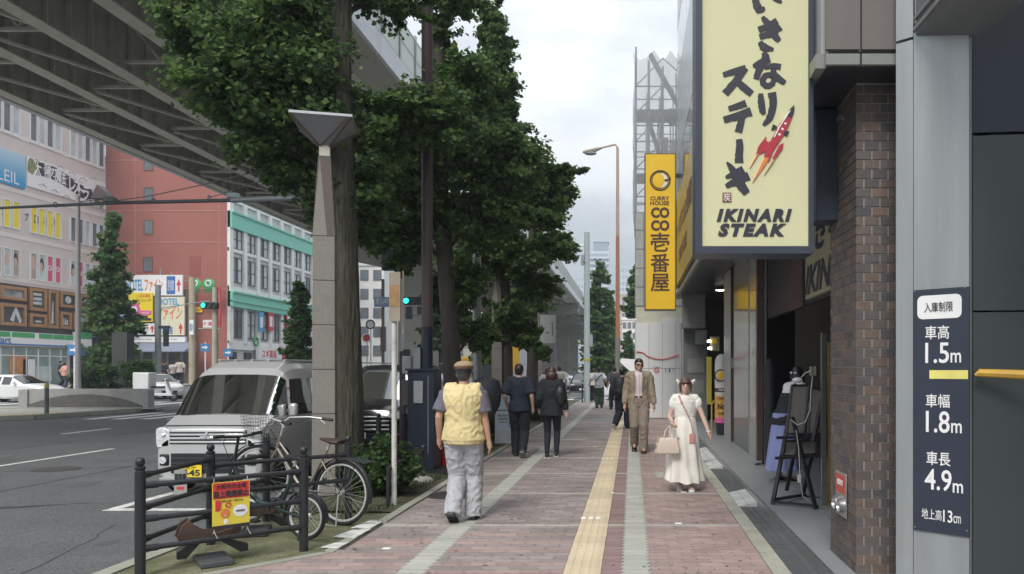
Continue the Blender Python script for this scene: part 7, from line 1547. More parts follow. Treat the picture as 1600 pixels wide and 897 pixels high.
# shrub by the trunk and low plants
def shrub(label, c, r, nl, ls, name='shrub', cat='shrub', lm=shrubl, k=10, box=False, group=None):
    t = thing(name, label, cat, (c[0], c[1], 0), group=group); Cs = []; Ds = []; q = MB()
    for i in range(k*6):
        if box: p = np.array([RS.uniform(-r[0], r[0]), RS.uniform(-r[1], r[1]), RS.uniform(.1, r[2]*2)]); m_ = nl//(k*6); Cs.append(p[None] + RS.normal(size=(m_, 3))*.12); Ds.append(np.tile([0, 0, 1.], (m_, 1))); continue
        v = RS.normal(size=3); v[2] = abs(v[2])*.9 - .15; v /= np.linalg.norm(v); tip = v*np.array(r) + np.array([0, 0, c[2]]); m_ = nl//(k*6); u = RS.uniform(.35, 1.05, m_)
        q.tube([(0, 0, 0), tuple(tip*.5 + np.array([0, 0, .05])), tuple(tip)], [.006, .004, .002], 4, cap=False); Cs.append(tip[None]*u[:, None] + RS.normal(size=(m_, 3))*.045); Ds.append(np.repeat(v[None], m_, 0))
    V, Fc = leaves(np.vstack(Cs), np.vstack(Ds), ls); link('foliage', nmesh('foliage', V, Fc, lm), t)
    if q.v: q.build('stems', barkd, t)
    return t
shrub('dark leafy shrub behind the white pole at the trunk foot', (-3.15, 9.75, .28), (.42, .40, .42), 5200, .055)
shrub('small leafy plant at the foot of the thick trunk', (-3.62, 9.9, .15), (.25, .25, .25), 1400, .05); shrub('shrub at the kerb behind the woman in black', (-3.0, 17.6, .4), (.5, .7, .5), 4000, .07); shrub('low shrub in the planter behind the board sign', (-2.95, 24, .5), (.45, 1.4, .55), 4500, .08)
shrub('clipped hedge block left of the conical tree', (at(150, 0, 46).x, 46, .5), (1.15, .8, .85), 6000, .14, 'hedge', 'hedge', box=True, k=20); shrub('clipped hedge block right of the dark pylon', (at(219, 0, 46).x, 46, .5), (.62, .8, 1.0), 4500, .14, 'hedge', 'hedge', box=True, k=16)
# grass and weeds in the planter
Cs = RS.uniform([-3.95, 8.0, .01], [-2.75, 16, .03], (5200, 3)); keep = np.array([noise.noise(Vector((p[0]*2.2, p[1]*1.3, 0))) > -.02 for p in Cs]); Cs = Cs[keep]; n = len(Cs)
h = RS.uniform(.02, .07, n); a = RS.uniform(0, 6.28, n); dx = np.cos(a)*.006; dy = np.sin(a)*.006; V = np.empty((n, 3, 3)); V[:, 0] = Cs + np.stack([dx, dy, 0*dx], 1); V[:, 1] = Cs - np.stack([dx, dy, 0*dx], 1); V[:, 2] = Cs + np.stack([RS.normal(size=n)*.02, RS.normal(size=n)*.02, h], 1)
tag(link('grass', nmesh('grass', V.reshape(-1, 3), np.arange(n*3).reshape(n, 3), shrubl)), 'sparse short grass and moss in the tree planter', 'grass', kind='stuff')
n = 500; Cs = RS.uniform([-4.05, 8.3, .012], [-2.75, 20, .03], (n, 3)); V, Fc = leaves(Cs, np.tile([0, 0, 3.], (n, 1)), .045); tag(link('fallen_leaves', nmesh('fallen_leaves', V, Fc, leafmat('dry_leaf', (.10, .09, .03), (.22, .17, .06)))), 'scattered dry leaves in the tree planter', 'leaves', kind='stuff')
# ------------------------------------------------------------------ people
def organic(q, name, m_, parent, voxel=.009, smooth=6, wr=0, wf=(9, 9, 5), cut=None, seed=0, dec=None):
    me = bpy.data.meshes.new('t'); me.from_pydata(q.v, [], q.f); bm = bmesh.new(); bm.from_mesh(me); bmesh.ops.recalc_face_normals(bm, faces=bm.faces); bm.to_mesh(me); bm.free()
    o = bpy.data.objects.new('t', me); C.objects.link(o); r = o.modifiers.new('r', 'REMESH'); r.mode = 'VOXEL'; r.voxel_size = voxel
    s = o.modifiers.new('s', 'SMOOTH'); s.iterations = smooth; s.factor = .5
    if dec: d = o.modifiers.new('d', 'DECIMATE'); d.ratio = dec
    dg = bpy.context.evaluated_depsgraph_get(); dg.update(); out = bpy.data.meshes.new_from_object(o.evaluated_get(dg)); bpy.data.objects.remove(o); bpy.data.meshes.remove(me)
    out.name = name; n = len(out.vertices); co = np.empty(n*3, np.float32); out.vertices.foreach_get('co', co); co = co.reshape(-1, 3)
    if wr:
        nr_ = np.empty(n*3, np.float32); out.vertices.foreach_get('normal', nr_); nr_ = nr_.reshape(-1, 3); d = np.empty(n, np.float32)
        for i, p in enumerate(co):
            v = Vector((p[0]*wf[0] + seed, p[1]*wf[1], p[2]*wf[2])); w_ = Vector((noise.noise(v*.7), noise.noise(v*.7 + Vector((5, 2, 1))), 0))
            a = noise.noise(v + w_*2.2); d[i] = (1 - 2*abs(a)*1.6)*.6 + noise.noise(v*2.3)*.4
        co += nr_ * d[:, None] * wr; out.vertices.foreach_set('co', co.ravel())
    if cut:
        bm = bmesh.new(); bm.from_mesh(out); bmesh.ops.delete(bm, geom=[v for v in bm.verts if cut(v.co)], context='VERTS'); bm.to_mesh(out); bm.free()
    out.materials.clear(); out.materials.append(m_); out.polygons.foreach_set('use_smooth', [True]*len(out.polygons)); out.update()
    return link(name, out, parent)
def ik(a, c, l1, l2, bend):
    a, c = Vector(a), Vector(c); d = c - a; L_ = min(d.length, (l1 + l2)*.999); d.normalize(); x = (L_*L_ + l1*l1 - l2*l2)/(2*L_); h = math.sqrt(max(0, l1*l1 - x*x)); b = Vector(bend); b = (b - d*b.dot(d)).normalized(); return a + d*x + b*h, a + d*L_
skinm = mat('skin', (.52, .31, .22), .5, var=.06, scale=20); skin2 = mat('skin_pale', (.62, .42, .34), .5, var=.04); hairb = mat('hair_black', (.012, .011, .012), .4, var=.3, scale=60, stretch=(1, 1, .1)); hairbr = mat('hair_brown', (.06, .03, .025), .4, var=.3, scale=60, stretch=(1, 1, .1))
lipm = mat('lips', (.45, .12, .11), .5); eyew = mat('eye_dark', (.02, .015, .012), .3); browm = mat('brow', (.04, .025, .02), .7)
def person(label, x, y, yaw, H, legs, wrists, top, pants, shoe, hair, skin=skinm, face=True, lod=1, fat=1.0, group=None, lean=0, head_turn=0, neckz=0, female=False, handpose=(.5, .5), knee_bend=1):
    """legs: ((forward, lift), (forward, lift)) left, right; wrists: left, right positions for a 1.7 m body facing +Y"""
    t = thing('person', label, 'person', (x, y, 0), yaw, group); s = H/1.70; vx = .0075*(1 if lod == 1 else 1.9)
    sc_ = Matrix.Scale(s, 4); res = {}
    hipx, shx = (.09, .165 if female else .185)
    ln = Vector((0, lean, 0))
    hips = [Vector((-hipx, 0, .90)), Vector((hipx, 0, .90))]; ank = []; kn = []
    low = min(l[1] for l in legs)
    for i, lg in enumerate(legs):
        f, l = lg[:2]; a = Vector(((-1, 1)[i]*.085, f, .085 + l)); k, c_ = ik(hips[i], a, .435, .41, (0, 1, .1)); kn.append(k); ank.append(c_)
    sh = [Vector((-shx, -.01, 1.395)) + ln, Vector((shx, -.01, 1.395)) + ln]; el = []; wr_ = []
    for i, w_ in enumerate(wrists): e_, c_ = ik(sh[i], Vector(w_) + ln*.3, .285, .25, (.25*(-1, 1)[i], -1, -.2)); el.append(e_); wr_.append(c_)
    def torso(q, off, z0=.86, z1=1.44, f=1.0):
        prof = [(.84, .150, .105), (.92, .168, .118), (1.00, .155, .112), (1.08, .138, .104), (1.18, .150, .112), (1.28, .168, .118), (1.36, .175, .112), (1.42, .140, .095), (1.455, .075, .065)]
        pts = []; rr = []
        for z, a, b in prof:
            if z < z0 - .04 or z > z1 + .03: continue
            k = (z - .9)/.5; pts.append(Vector((0, 0, z)) + ln*max(0, k)); g_ = fat*f; wx = a*(.93 if female and z > 1.2 else 1)
            rr.append((wx*g_ + off, b*g_*(1.08 if fat > 1 else 1) + off))
        q.tube(pts, rr, 24)
    # body: one continuous surface
    q = MB(); torso(q, 0); q.tube([Vector((0, -.01, 1.40)) + ln, Vector((0, .0, 1.47 )) + ln*1.05, Vector((0, .012, 1.56)) + ln*1.1], [.062, .053, .052], 14)
    hc = Vector((0, .02, 1.60)) + ln*1.15
    Hm = Matrix.Rotation(head_turn, 3, 'Z')
    q.ell(hc, (.074, .093, .108), 20, 14); q.ell(hc + Hm @ Vector((0, .028, -.058)), (.054, .062, .056), 16, 10)
    if face: q.ell(hc + Hm @ Vector((0, .093, -.022)), (.013, .020, .022), 10, 8); q.ell(hc + Hm @ Vector((0, .083, -.078)), (.026, .018, .016), 10, 6)
    for sx in (-1, 1): q.ell(hc + Hm @ Vector((sx*.076, -.005, -.018)), (.012, .02, .032), 8, 6)
    for i in (0, 1):
        sg_ = (-1, 1)[i]; q.tube([Vector((sg_*.07, -.01, 1.405)) + ln, sh[i], sh[i].lerp(el[i], .15)], [.058, .056, .050], 12)
        q.tube([sh[i], sh[i].lerp(el[i], .5), el[i], el[i].lerp(wr_[i], .35), wr_[i]], [.050*fat, .044*fat, .038, .037, .026], 12)
        q.tube([hips[i], hips[i].lerp(kn[i], .4), kn[i], kn[i].lerp(ank[i], .35), ank[i]], [.085*fat, .074, .052, .054, .036], 12)
        q.tube([ank[i], ank[i] + Vector((0, .10, -.045)), ank[i] + Vector((0, .15, -.055))], [.036, .030, .022], 10)
        # hand
        d = (wr_[i] - el[i]).normalized(); d = (d + Vector((0, .15, -.35))*handpose[i]).normalized(); side = Vector((0, 1, 0)); side = (side - d*side.dot(d)).normalized(); inn = side.cross(d) * (-1 if i == 0 else 1)
        if inn.x * sg_ > 0: inn = -inn
        w0 = wr_[i]; q.tube([w0, w0 + d*.03, w0 + d*.085], [(.024, .024), (.030, .030), (.030, .030)], 10)
        for j, (off, L_) in enumerate(((.030, .070), (.011, .078), (-.009, .072), (-.027, .058))):
            b0 = w0 + d*.078 + side*off; q.tube([b0, b0 + d*L_*.5 + inn*.008*handpose[i], b0 + d*L_*.85 + inn*.035*handpose[i] * 1.2, b0 + d*L_*.92 + inn*.055*handpose[i]], [.0105, .0095, .0085, .007], 8)
        b0 = w0 + d*.025 + side*.025; q.tube([b0, b0 + side*.03 + d*.03 + inn*.01, b0 + side*.035 + d*.065 + inn*.02], [.013, .0115, .009], 8)
    body = organic(q, 'body', skin, t, vx*.85, 4, dec=.5); body.scale = (s,)*3
    def G(q, name, m_, fit=None, **k): o = organic(q, name, m_, t, vx, k.pop('sm', 5), **k); o.scale = (s,)*3; return o
    # trousers
    if pants:
        q = MB(); fo = pants.get('fit', .02); hem = pants.get('hem', .03); torso(q, .014 + fo*.3, z0=.84, z1=pants.get('waist', 1.02))
        for i in (0, 1):
            e_ = ank[i] + (ank[i] - kn[i]).normalized()*(.03 - hem); kw = pants.get('cuff', .065)
            q.tube([hips[i] + Vector((0, 0, .02)), hips[i].lerp(kn[i], .45), kn[i], kn[i].lerp(ank[i], .5), e_], [.098*fat + fo*.6, .080 + fo, .062 + fo, .055 + fo*1.1, kw], 16)
        G(q, pants.get('name', 'trousers'), pants['m'], wr=pants.get('wr', .006), wf=pants.get('wf', (7, 7, 10)), seed=x)
        if pants.get('belt'): q = MB(); torso(q, .0225 + fo*.3, z0=.985, z1=1.0); MB().tube([(0, 0, 1.0), (0, 0, 1.035)], [(.168*fat, .128*fat), (.166*fat, .126*fat)], 28).build('belt', pants['belt'], t).scale = (s,)*3
    # tops, inner to outer
    for g_ in top:
        q = MB(); fo = g_.get('fit', .015); z0 = g_.get('z0', .90)
        torso(q, fo, z0=z0, z1=g_.get('z1', 1.44)); 
        if z0 < .9: q.tube([Vector((0, 0, z0)), Vector((0, 0, .95))], [(.165*fat + fo + .012, .115*fat + fo + .012), (.165*fat + fo, .115*fat + fo)], 24)
        if g_.get('neck', True): q.tube([Vector((0, -.01, 1.42)) + ln, Vector((0, -.004, g_.get('neckz', 1.465))) + ln], [.078 + fo*.5, .066 + fo*.4], 16)
        for i in (0, 1):
            sg_ = (-1, 1)[i]; q.tube([Vector((sg_*.06, -.01, 1.405)) + ln, sh[i] - Vector((sg_*g_.get('shin', 0), 0, 0)), sh[i].lerp(el[i], .08) - Vector((sg_*g_.get('shin', 0)*1.2, 0, 0))], [.064 + fo*.8, .063 + fo*.8, .055 + fo*.8], 14); sl = g_.get('sleeve', 0); sr = .054*fat + fo*.8
            if sl: 
                if sl <= 1: q.tube([sh[i], sh[i].lerp(el[i], sl)], [sr, sr*g_.get('flare', 1.05)], 14)
                else: q.tube([sh[i], sh[i].lerp(el[i], .5), el[i], el[i].lerp(wr_[i], .5), el[i].lerp(wr_[i], sl - 1)], [sr, sr*.95, sr*.88, sr*.78, sr*.72], 14)
            if g_.get('puff'): q.ell(sh[i].lerp(el[i], .28), (.068, .075, .105), 14, 10)
        G(q, g_.get('name', 'shirt'), g_['m'], wr=g_.get('wr', .006), wf=g_.get('wf', (8, 8, 6)), cut=g_.get('cut'), seed=y)
    # shoes
    for i in (0, 1):
        dirn = Vector((0, 1, 0)); pit = legs[i][2] if len(legs[i]) > 2 else 0
        M = Matrix.Translation(ank[i]) @ Matrix.Rotation(pit, 4, 'X'); q = MB(); rg = []
        for yy, w_, zt in ((-.075, .028, -.02), (-.05, .038, .01), (0, .04, .02), (.06, .044, -.02), (.12, .046, -.045), (.17, .036, -.055), (.19, .015, -.068)):
            rg.append([M @ Vector((w_*math.cos(2*PI*k/12), yy, (zt - .078)/2 + (zt + .078)/2*math.sin(2*PI*k/12))) for k in range(12)])
        q.loft(rg); so_ = q.build('shoe', shoe[0], t, smooth=True); so_.scale = (s,)*3
        q = MB(); q.prism([(-.042, -.075), (.042, -.075), (.050, .12), (.03, .19), (-.03, .19), (-.050, .12)], -.092, -.070); q.v = [tuple(M @ Vector(p)) for p in q.v]; o = q.build('sole', shoe[1], so_)
    # hair
    q = MB(); hh = hair['kind']
    q.ell(hc + Hm @ Vector((0, -.014, .022)), (.084, .093, .103), 18, 12)
    if hh == 'short': q.ell(hc + Hm @ Vector((0, -.045, -.035)), (.072, .055, .06), 14, 8); q.ell(hc + Hm @ Vector((0, .05, .07)), (.062, .040, .035), 12, 8)
    if hh == 'bob': q.ell(hc + Hm @ Vector((0, -.035, -.05)), (.115, .09, .10), 16, 10); q.ell(hc + Hm @ Vector((-.07, .0, -.09)), (.045, .06, .08), 12, 8); q.ell(hc + Hm @ Vector((.07, .0, -.09)), (.045, .06, .08), 12, 8)
    if hh == 'up': 
        q.ell(hc + Hm @ Vector((0, -.05, -.02)), (.08, .06, .08), 14, 8); q.ell(hc + Hm @ Vector((0, .068, .052)), (.068, .032, .036), 14, 8)
        for sx in (-1, 1): q.tube([hc + Hm @ Vector((sx*.070, .055, .06)), hc + Hm @ Vector((sx*.082, .045, -.02)), hc + Hm @ Vector((sx*.078, .045, -.10))], [.022, .018, .008], 8)
    if hh != 'none': G(q, 'hair', hair['m'], wr=.004, wf=(60, 60, 9), sm=2)
    if face:
        F_ = lambda p: s*(hc + Hm @ Vector(p))
        for sx in (-1, 1):
            MB().ell(F_((sx*.031, .090, .002)), (.0125*s, .006*s, .0065*s), 10, 6).build('eye', eyew, t); MB().bar(F_((sx*.014, .096, .024)), F_((sx*.048, .084, .024)), .006, .007).build('eyebrow', browm, t)
        MB().ell(F_((0, .100, -.060)), (.021*s, .007*s, .0065*s), 10, 6).build('mouth', lipm, t)
    res.update(root=t, s=s, hc=hc*s, wr=[w_*s for w_ in wr_], el=[e*s for e in el], sh=[v*s for v in sh], ank=[a*s for a in ank], ln=ln, Hm=Hm)
    return res
def cl_(name, c, **k): return mat(name, c, k.pop('rough', .85), var=k.pop('var', .07), scale=k.pop('scale', 6), bump=.12, bscale=400, **k)
blk = cl_('black_fabric', (.013, .015, .022)); blk2 = cl_('navy_black_fabric', (.011, .018, .032)); soleb = mat('sole_black', (.02, .02, .02), .8); solew = mat('sole_white', (.55, .55, .52), .8); shoeb = mat('shoe_black', (.018, .018, .02), .5)

# man in yellow vest, walking away
m = person('man walking away in pale yellow vest, tan flat cap and light grey trousers', -1.78, 8.10, 0, 1.66, ((-.13, .05, -.55), (.10, 0, 0)), ((-.27, .03, .90), (.27, .02, .86)),
    [dict(m=cl_('slate_tshirt', (.13, .125, .16)), sleeve=.78, fit=.014, z0=.95, flare=1.25, wr=.007), dict(name='vest', m=cl_('vest_yellow', (.68, .57, .30)), fit=.044, z0=.88, sleeve=0, wr=.010, wf=(11, 11, 7), shin=.035, neckz=1.475)],
    dict(m=cl_('trousers_pale_grey', (.42, .43, .46)), fit=.032, cuff=.088, wr=.013, wf=(9, 9, 8), hem=-.02), (shoeb, soleb), dict(kind='short', m=mat('hair_grey_black', (.035, .033, .035), .5, var=.4, scale=80)), face=False, fat=1.1)
t, s, hc = m['root'], m['s'], m['hc']
q = MB(); q.ell(hc + Vector((0, -.01, .075)), (.105, .118, .040), 20, 10); q.ell(hc + Vector((0, .02, .095)), (.095, .105, .032), 18, 10); q.ell(hc + Vector((.02, .10, .05)), (.07, .06, .014), 14, 8)
cap = organic(q, 'flat_cap', cl_('cap_tan', (.34, .245, .15)), t, .006, 4); cap.rotation_euler = (0, 0, 0)
MB().tube([hc + Vector((0, -.01, .040)), hc + Vector((0, -.01, .062))], [(.098, .112), (.101, .115)], 24).build('cap_band', cl_('cap_brown', (.14, .075, .045)), cap)
MB().box(hc + Vector((.082, .0, -.012)), hc + Vector((.088, .09, -.004))).build('spectacle_arm', darkm, t)
# man in black T-shirt
m = person('man walking away in black T-shirt and black trousers holding a phone', -2.05, 13.9, 0, 1.68, ((.16, 0, 0), (-.12, .06, -.7)), ((-.24, .10, .97), (.25, .04, .92)), [dict(m=blk2, sleeve=.85, fit=.028, z0=.86, flare=1.3, wr=.008)], dict(m=blk, fit=.024, cuff=.07, wr=.007, hem=-.01), (shoeb, mat('sole_grey', (.25, .24, .24), .8)), dict(kind='short', m=hairb), skin2, face=False, head_turn=R(-5))
p = m['wr'][0] + Vector((.02, .06, -.08)); MB().box(p - Vector((.004, .07, .035)), p + Vector((.004, .07, .035))).build('phone', whitei, m['root'], bevel=.004); MB().torus(m['wr'][0] + Vector((0, 0, .02)), .030, .006, Matrix.Rotation(PI/2, 3, 'X'), 16, 6).build('wristwatch', darkm, m['root'])
# woman in black
m = person('woman walking away in loose black top with shoulder bag and brown bobbed hair', -1.46, 13.9, 0, 1.63, ((-.02, 0, 0), (.05, .03, .2)), ((-.24, .06, .92), (.27, .02, .86)), [dict(m=blk, sleeve=1.85, fit=.040, z0=.80, wr=.012, wf=(6, 6, 4))], dict(m=cl_('jeans_black', (.014, .017, .030)), fit=.004, cuff=.045, wr=.003), (shoeb, solew), dict(kind='bob', m=hairbr), skin2, face=False, female=True)
q = MB(); q.ell((.16, -.09, 1.12), (.10, .07, .17), 14, 10); q.tube([(.14, -.12, 1.2), (.13, -.08, 1.36), (.12, .02, 1.40)], .012, 6); organic(q, 'shoulder_bag', mat('bag_black', (.016, .018, .022), .35), m['root'], .010, 4, wr=.006)
# suited man facing us
plaid = mat('plaid_jacket', (.27, .225, .165), .85, var=.16, scale=35, stretch=(1, 1, .4)); 
m = person('tall man in open beige jacket, pale pink shirt and sunglasses walking towards us', .13, 14.85, PI, 1.79, ((.12, 0, .1), (-.10, .07, -.5)), ((-.27, .05, .86), (.26, .04, .88)), [dict(m=cl_('shirt_pink', (.62, .53, .58)), sleeve=1.95, fit=.014, z0=1.0, wr=.004, neckz=1.50), dict(name='jacket', m=plaid, sleeve=1.93, fit=.030, z0=.80, wr=.011, cut=lambda p: p.y > 0 and abs(p.x - .012) < (.062 if p.z > 1.0 else .075 + (1.0 - p.z)*.25) and p.z < 1.50)],
    dict(m=cl_('trousers_taupe', (.235, .195, .155)), fit=.020, cuff=.078, wr=.008, wf=(7, 7, 6), belt=mat('belt_dark', (.04, .03, .025), .4), waist=1.03, hem=-.01), (mat('shoe_brown', (.07, .03, .022), .25), soleb), dict(kind='short', m=hairb), skinm, head_turn=R(12))
t, s, hc = m['root'], m['s'], m['hc']
for sx in (-1, 1):
    MB().ell(hc + m['Hm'] @ Vector((sx*.034, .103, .003)), (.026, .006, .019), 14, 8).build('sunglass_lens', mat('lens_dark', (.02, .008, .008), .1), t); MB().bar(hc + m['Hm'] @ Vector((sx*.058, .1, .008)), hc + m['Hm'] @ Vector((sx*.082, .0, .005)), .006).build('sunglass_arm', darkm, t)
    MB().prism([(sx*.068, .16), (sx*.115, .14), (sx*.10, .06), (sx*.066, -.20)], 0, .008, 'z').build('lapel', plaid, t).matrix_local = Matrix.Translation((.012, .172*s, 1.30*s)) @ Matrix.Rotation(PI/2, 4, 'X')
MB().box((-.006, .120, 1.04), (.012, .150, 1.5)).build('shirt_placket', cl_('shirt_pink', (.62, .53, .58)), t)
MB().ell((.012, .15, 1.07), (.018, .01, .014), 10, 6).build('belt_buckle', chrome, t)
# woman in white dress
drs = mat('dress_white', (.80, .78, .73), .8, var=.05, scale=14, bump=.35, bscale=60)
m = person('young woman in long cream dress with white hair bows looking down, carrying a beige handbag', .70, 10.15, PI, 1.47, ((.06, 0, 0), (-.10, .04, -.4)), ((-.36, .16, .86), (.21, .24, 1.06)), [dict(name='dress_bodice', m=drs, sleeve=0, fit=.016, z0=1.06, wr=.004, wf=(16, 16, 12), neck=False, puff=True)], None, (mat('shoe_white', (.70, .69, .66), .6), solew), dict(kind='up', m=mat('hair_chestnut', (.10, .05, .038), .4, var=.35, scale=60)), skin2, female=True, handpose=(.4, 1.0))
t, s, hc = m['root'], m['s'], m['hc']
q = MB(); rg = []
for i in range(34):
    z = 1.17 - i/33*1.01; k = i/33; rx = .135 + .155*k**.75; ry = .108 + .125*k**.7; row = []
    for j in range(96):
        th = 2*PI*j/96; f_ = 1 + (.02 + .15*k)*(math.sin(th*9 + 1.2*math.sin(k*3 + 1)) * .55 + math.sin(th*5 + 2 + k*2)*.45 + .35*noise.noise(Vector((th*3, k*4, 0))))
        row.append((s*(rx*f_*math.cos(th) + .02*k), s*(ry*f_*math.sin(th) + .035*math.sin(PI*min(1, k*1.3))), s*(z + .012*k*math.sin(th*7) + (.03*k*math.cos(th*1 + 1)))))
    rg.append(row)
q.loft(rg, cap=False); q.build('dress_skirt', drs, t, smooth=True, angle=180)
for i in range(3): MB().torus((0, 0, (1.16 - i*.012)*s), .137*s, .004, Matrix.Scale(.8, 3, Vector((0, 1, 0))) @ Matrix.Rotation(PI/2, 3, 'X'), 40, 6).build('waist_shirring', drs, t, smooth=True)
for i in range(6): MB().ell((0, .128*s, (1.38 - i*.045)*s), (.006, .005, .006), 8, 6).build('button', mat('button_pearl', (.6, .58, .52), .3), t)
for sx in (-1, 1):
    b = hc + Vector((sx*.088, .03, .055)); q = MB(); q.tube([b, b + Vector((sx*.02, 0, .012)), b + Vector((sx*.035, 0, .018))], [(.006, .006), (.010, .016), (.007, .018)], 8); q.tube([b, b + Vector((sx*.010, 0, -.02)), b + Vector((sx*.012, 0, -.03))], [(.006, .006), (.01, .016), (.006, .016)], 8); q.ell(b, (.014, .012, .014), 8, 6); q.build('hair_bow', whitei, t, smooth=True)
# pink phone strap across the body
pk_ = mat('strap_pink', (.60, .26, .24), .5)
MB().tube([Vector(p)*s for p in ((.10, .06, 1.44), (.06, .13, 1.34), (.0, .155, 1.22), (-.07, .165, 1.08), (-.10, .20, .92), (-.085, .205, .86))], .007, 6).build('phone_strap', mat('strap_mixed', (.35, .25, .2), .5, var=.7, scale=60), t, smooth=True); MB().tube([Vector(p)*s for p in ((.10, .06, 1.45), (.075, .10, 1.39), (.06, .13, 1.34))], .016, 6).build('strap_ribbon', pk_, t)
MB().box(Vector((-.125, .20, .74))*s, Vector((-.045, .215, .88))*s).build('phone_case', pk_, t, bevel=.005)
MB().torus(m['wr'][0] + Vector((0, 0, .0)), .028, .006, Matrix.Rotation(PI/2, 3, 'X'), 14, 6).build('bracelet', whitei, t)
bagm = mat('bag_beige', (.62, .52, .44), .5, var=.04)
bx = .27*s; by = .26*s; wz = m['wr'][1].z - .05; hb2 = thing('handbag', 'beige ruffled handbag with two handles carried by the woman in the cream dress', 'handbag', (0, 0, 0)); hb2.matrix_world = Matrix.Translation((.70, 10.15, 0)) @ Matrix.Rotation(PI, 4, 'Z')
q = MB(); q.loft([[(bx - a, by - d_, z), (bx + a, by - d_, z), (bx + a, by + d_, z), (bx - a, by + d_, z)] for z, a, d_ in ((wz - .36, .145, .05), (wz - .30, .15, .055), (wz - .20, .125, .045), (wz - .15, .11, .03))]); q.build('pouch', bagm, hb2, bevel=.015)
for dy in (-.03, .03): MB().tube([(bx - .07, by + dy, wz - .16), (bx - .05, by + dy*.7, wz - .06), (bx - .01, by + dy*.3, wz + .0), (bx + .04, by + dy*.7, wz - .06), (bx + .06, by + dy, wz - .16)], .008, 8).build('handle', bagm, hb2, smooth=True)
for sx in (-1, 1):
    q = MB(); vs = []; 
    for i in range(25): z = wz - .15 - i/24*.2; xx = bx + sx*(.11 + i/24*.04); vs += [(xx, by - .06, z), (xx + sx*(.028 + .012*math.sin(i*1.9)), by - .075 + .02*math.sin(i*1.9), z)]
    q.add(vs, [(2*i, 2*i+1, 2*i+3, 2*i+2) for i in range(24)]); o = q.build('ruffle', bagm, hb2, smooth=True); so2 = o.modifiers.new('solid', 'SOLIDIFY'); so2.thickness = .004
# a translucent overskirt panel trailing on her right
q = MB(); vs = []; n_ = 12
for i in range(14):
    for j in range(n_): k = i/13; vs.append((s*(.19 + .10*k + .10*j/n_ - .05), s*(-.02 - .12*(j/n_) + .015*math.sin(j*1.7 + k*2)), s*(.98 - .80*k)))
q.add(vs, [(i*n_+j, i*n_+j+1, (i+1)*n_+j+1, (i+1)*n_+j) for i in range(13) for j in range(n_-1)]); o = q.build('overskirt', mat('sheer_cream', (.66, .61, .55), .8), t, smooth=True); so2 = o.modifiers.new('solid', 'SOLIDIFY'); so2.thickness = .003
# people further off (coarser)
def far(label, px, feet, H, yaw, top_c, pants_c, legs=((.15, 0, 0), (-.15, .04, -.4)), hairm=hairb, **k):
    Y = 1920/(feet - 577); X = (px - 988)*Y/1200; tops = k.pop('tops', None)
    return person(label, X, Y, yaw, H, legs, k.pop('wrists', ((-.27, .08, .92), (.27, -.04, .90))), tops or [dict(m=top_c, sleeve=k.pop('sleeve', .9), fit=.03, z0=.86, flare=1.2)], dict(m=pants_c, fit=k.pop('pfit', .03), cuff=.085), k.pop('shoe', (shoeb, soleb)), dict(kind=k.pop('hk', 'short'), m=hairm), skin2, face=False, lod=2, **k)
f6 = far('person in dark navy clothes with a large black backpack passing behind the suited man', 972, 671, 1.62, R(-25), blk2, blk2, ((-.28, .07, -.9), (.16, 0, 0)), sleeve=1.8, pfit=.045, shoe=(shoeb, solew))
q = MB(); q.ell((0, -.19, 1.16), (.17, .12, .25), 14, 10); q.ell((0, -.24, 1.02), (.13, .08, .12), 12, 8); organic(q, 'backpack', mat('backpack_black', (.016, .018, .022), .6), f6['root'], .016, 4)
far('man in dark grey T-shirt ahead of the backpack wearer, near the crossing', 960, 640, 1.68, R(20), cl_('grey_tshirt', (.075, .07, .09)), blk)
f8 = far('man in white T-shirt and dark green trousers with a black crossbody strap', 936, 637.5, 1.66, R(-6), cl_('white_tshirt', (.66, .67, .72)), cl_('green_trousers', (.05, .095, .06)), ((-.05, .05, -.5), (.14, 0, 0)), wrists=((-.42, .05, 1.0), (.36, -.05, .98)), pfit=.05)
MB().tube([(-.16, -.14, 1.08), (0, -.155, 1.25), (.14, -.11, 1.40)], .016, 6).build('crossbody_strap', blk, f8['root']); MB().ell((.33, -.1, .98), (.10, .06, .14), 12, 8).build('round_bag', blk, f8['root'], smooth=True)
far('person in white shirt partly hidden behind the bobbed woman', 855, 650, 1.62, 0, cl_('white_shirt_far', (.62, .60, .62)), cl_('grey_far', (.2, .2, .22)), sleeve=1.8); far('person in pale shirt and dark trousers beside the granite post, behind the bobbed woman', 874, 638, 1.72, R(12), cl_('cream_shirt_far', (.58, .57, .52)), blk, hairm=mat('hair_grey_black'), sleeve=1.8)
far('pedestrian in beige top just right of the grey pole', 927, 628, 1.62, 0, cl_('beige_far', (.5, .45, .38)), blk)
# staff member bending behind the easel
m = person('staff member in white blouse, black apron and long blue skirt bending behind the easel', 2.0, 10.2, R(-62), 1.52, ((0, 0, 0), (.05, 0, 0)), ((-.12, .42, 1.16), (.22, .36, 1.12)), [dict(name='blouse', m=cl_('white_blouse', (.62, .62, .66)), sleeve=1.9, fit=.028, z0=1.0, wr=.008), dict(name='apron', m=blk, sleeve=0, fit=.04, z0=.86, z1=1.30, neck=False, shin=.06, cut=lambda p: p.z > 1.33)], None, (shoeb, solew), dict(kind='bob', m=hairb), skin2, face=False, female=True, lean=.24)
t = m['root']; t.location.z = .1; q = MB(); rg = []
for i in range(14): k = i/13; rg.append([((.15 + .06*k)*(1 + .09*k*math.sin(th_*7))*math.cos(th_), (.12 + .12*k)*(1 + .09*k*math.sin(th_*7))*math.sin(th_), .92 - .75*k) for th_ in [2*PI*j/48 for j in range(48)]])
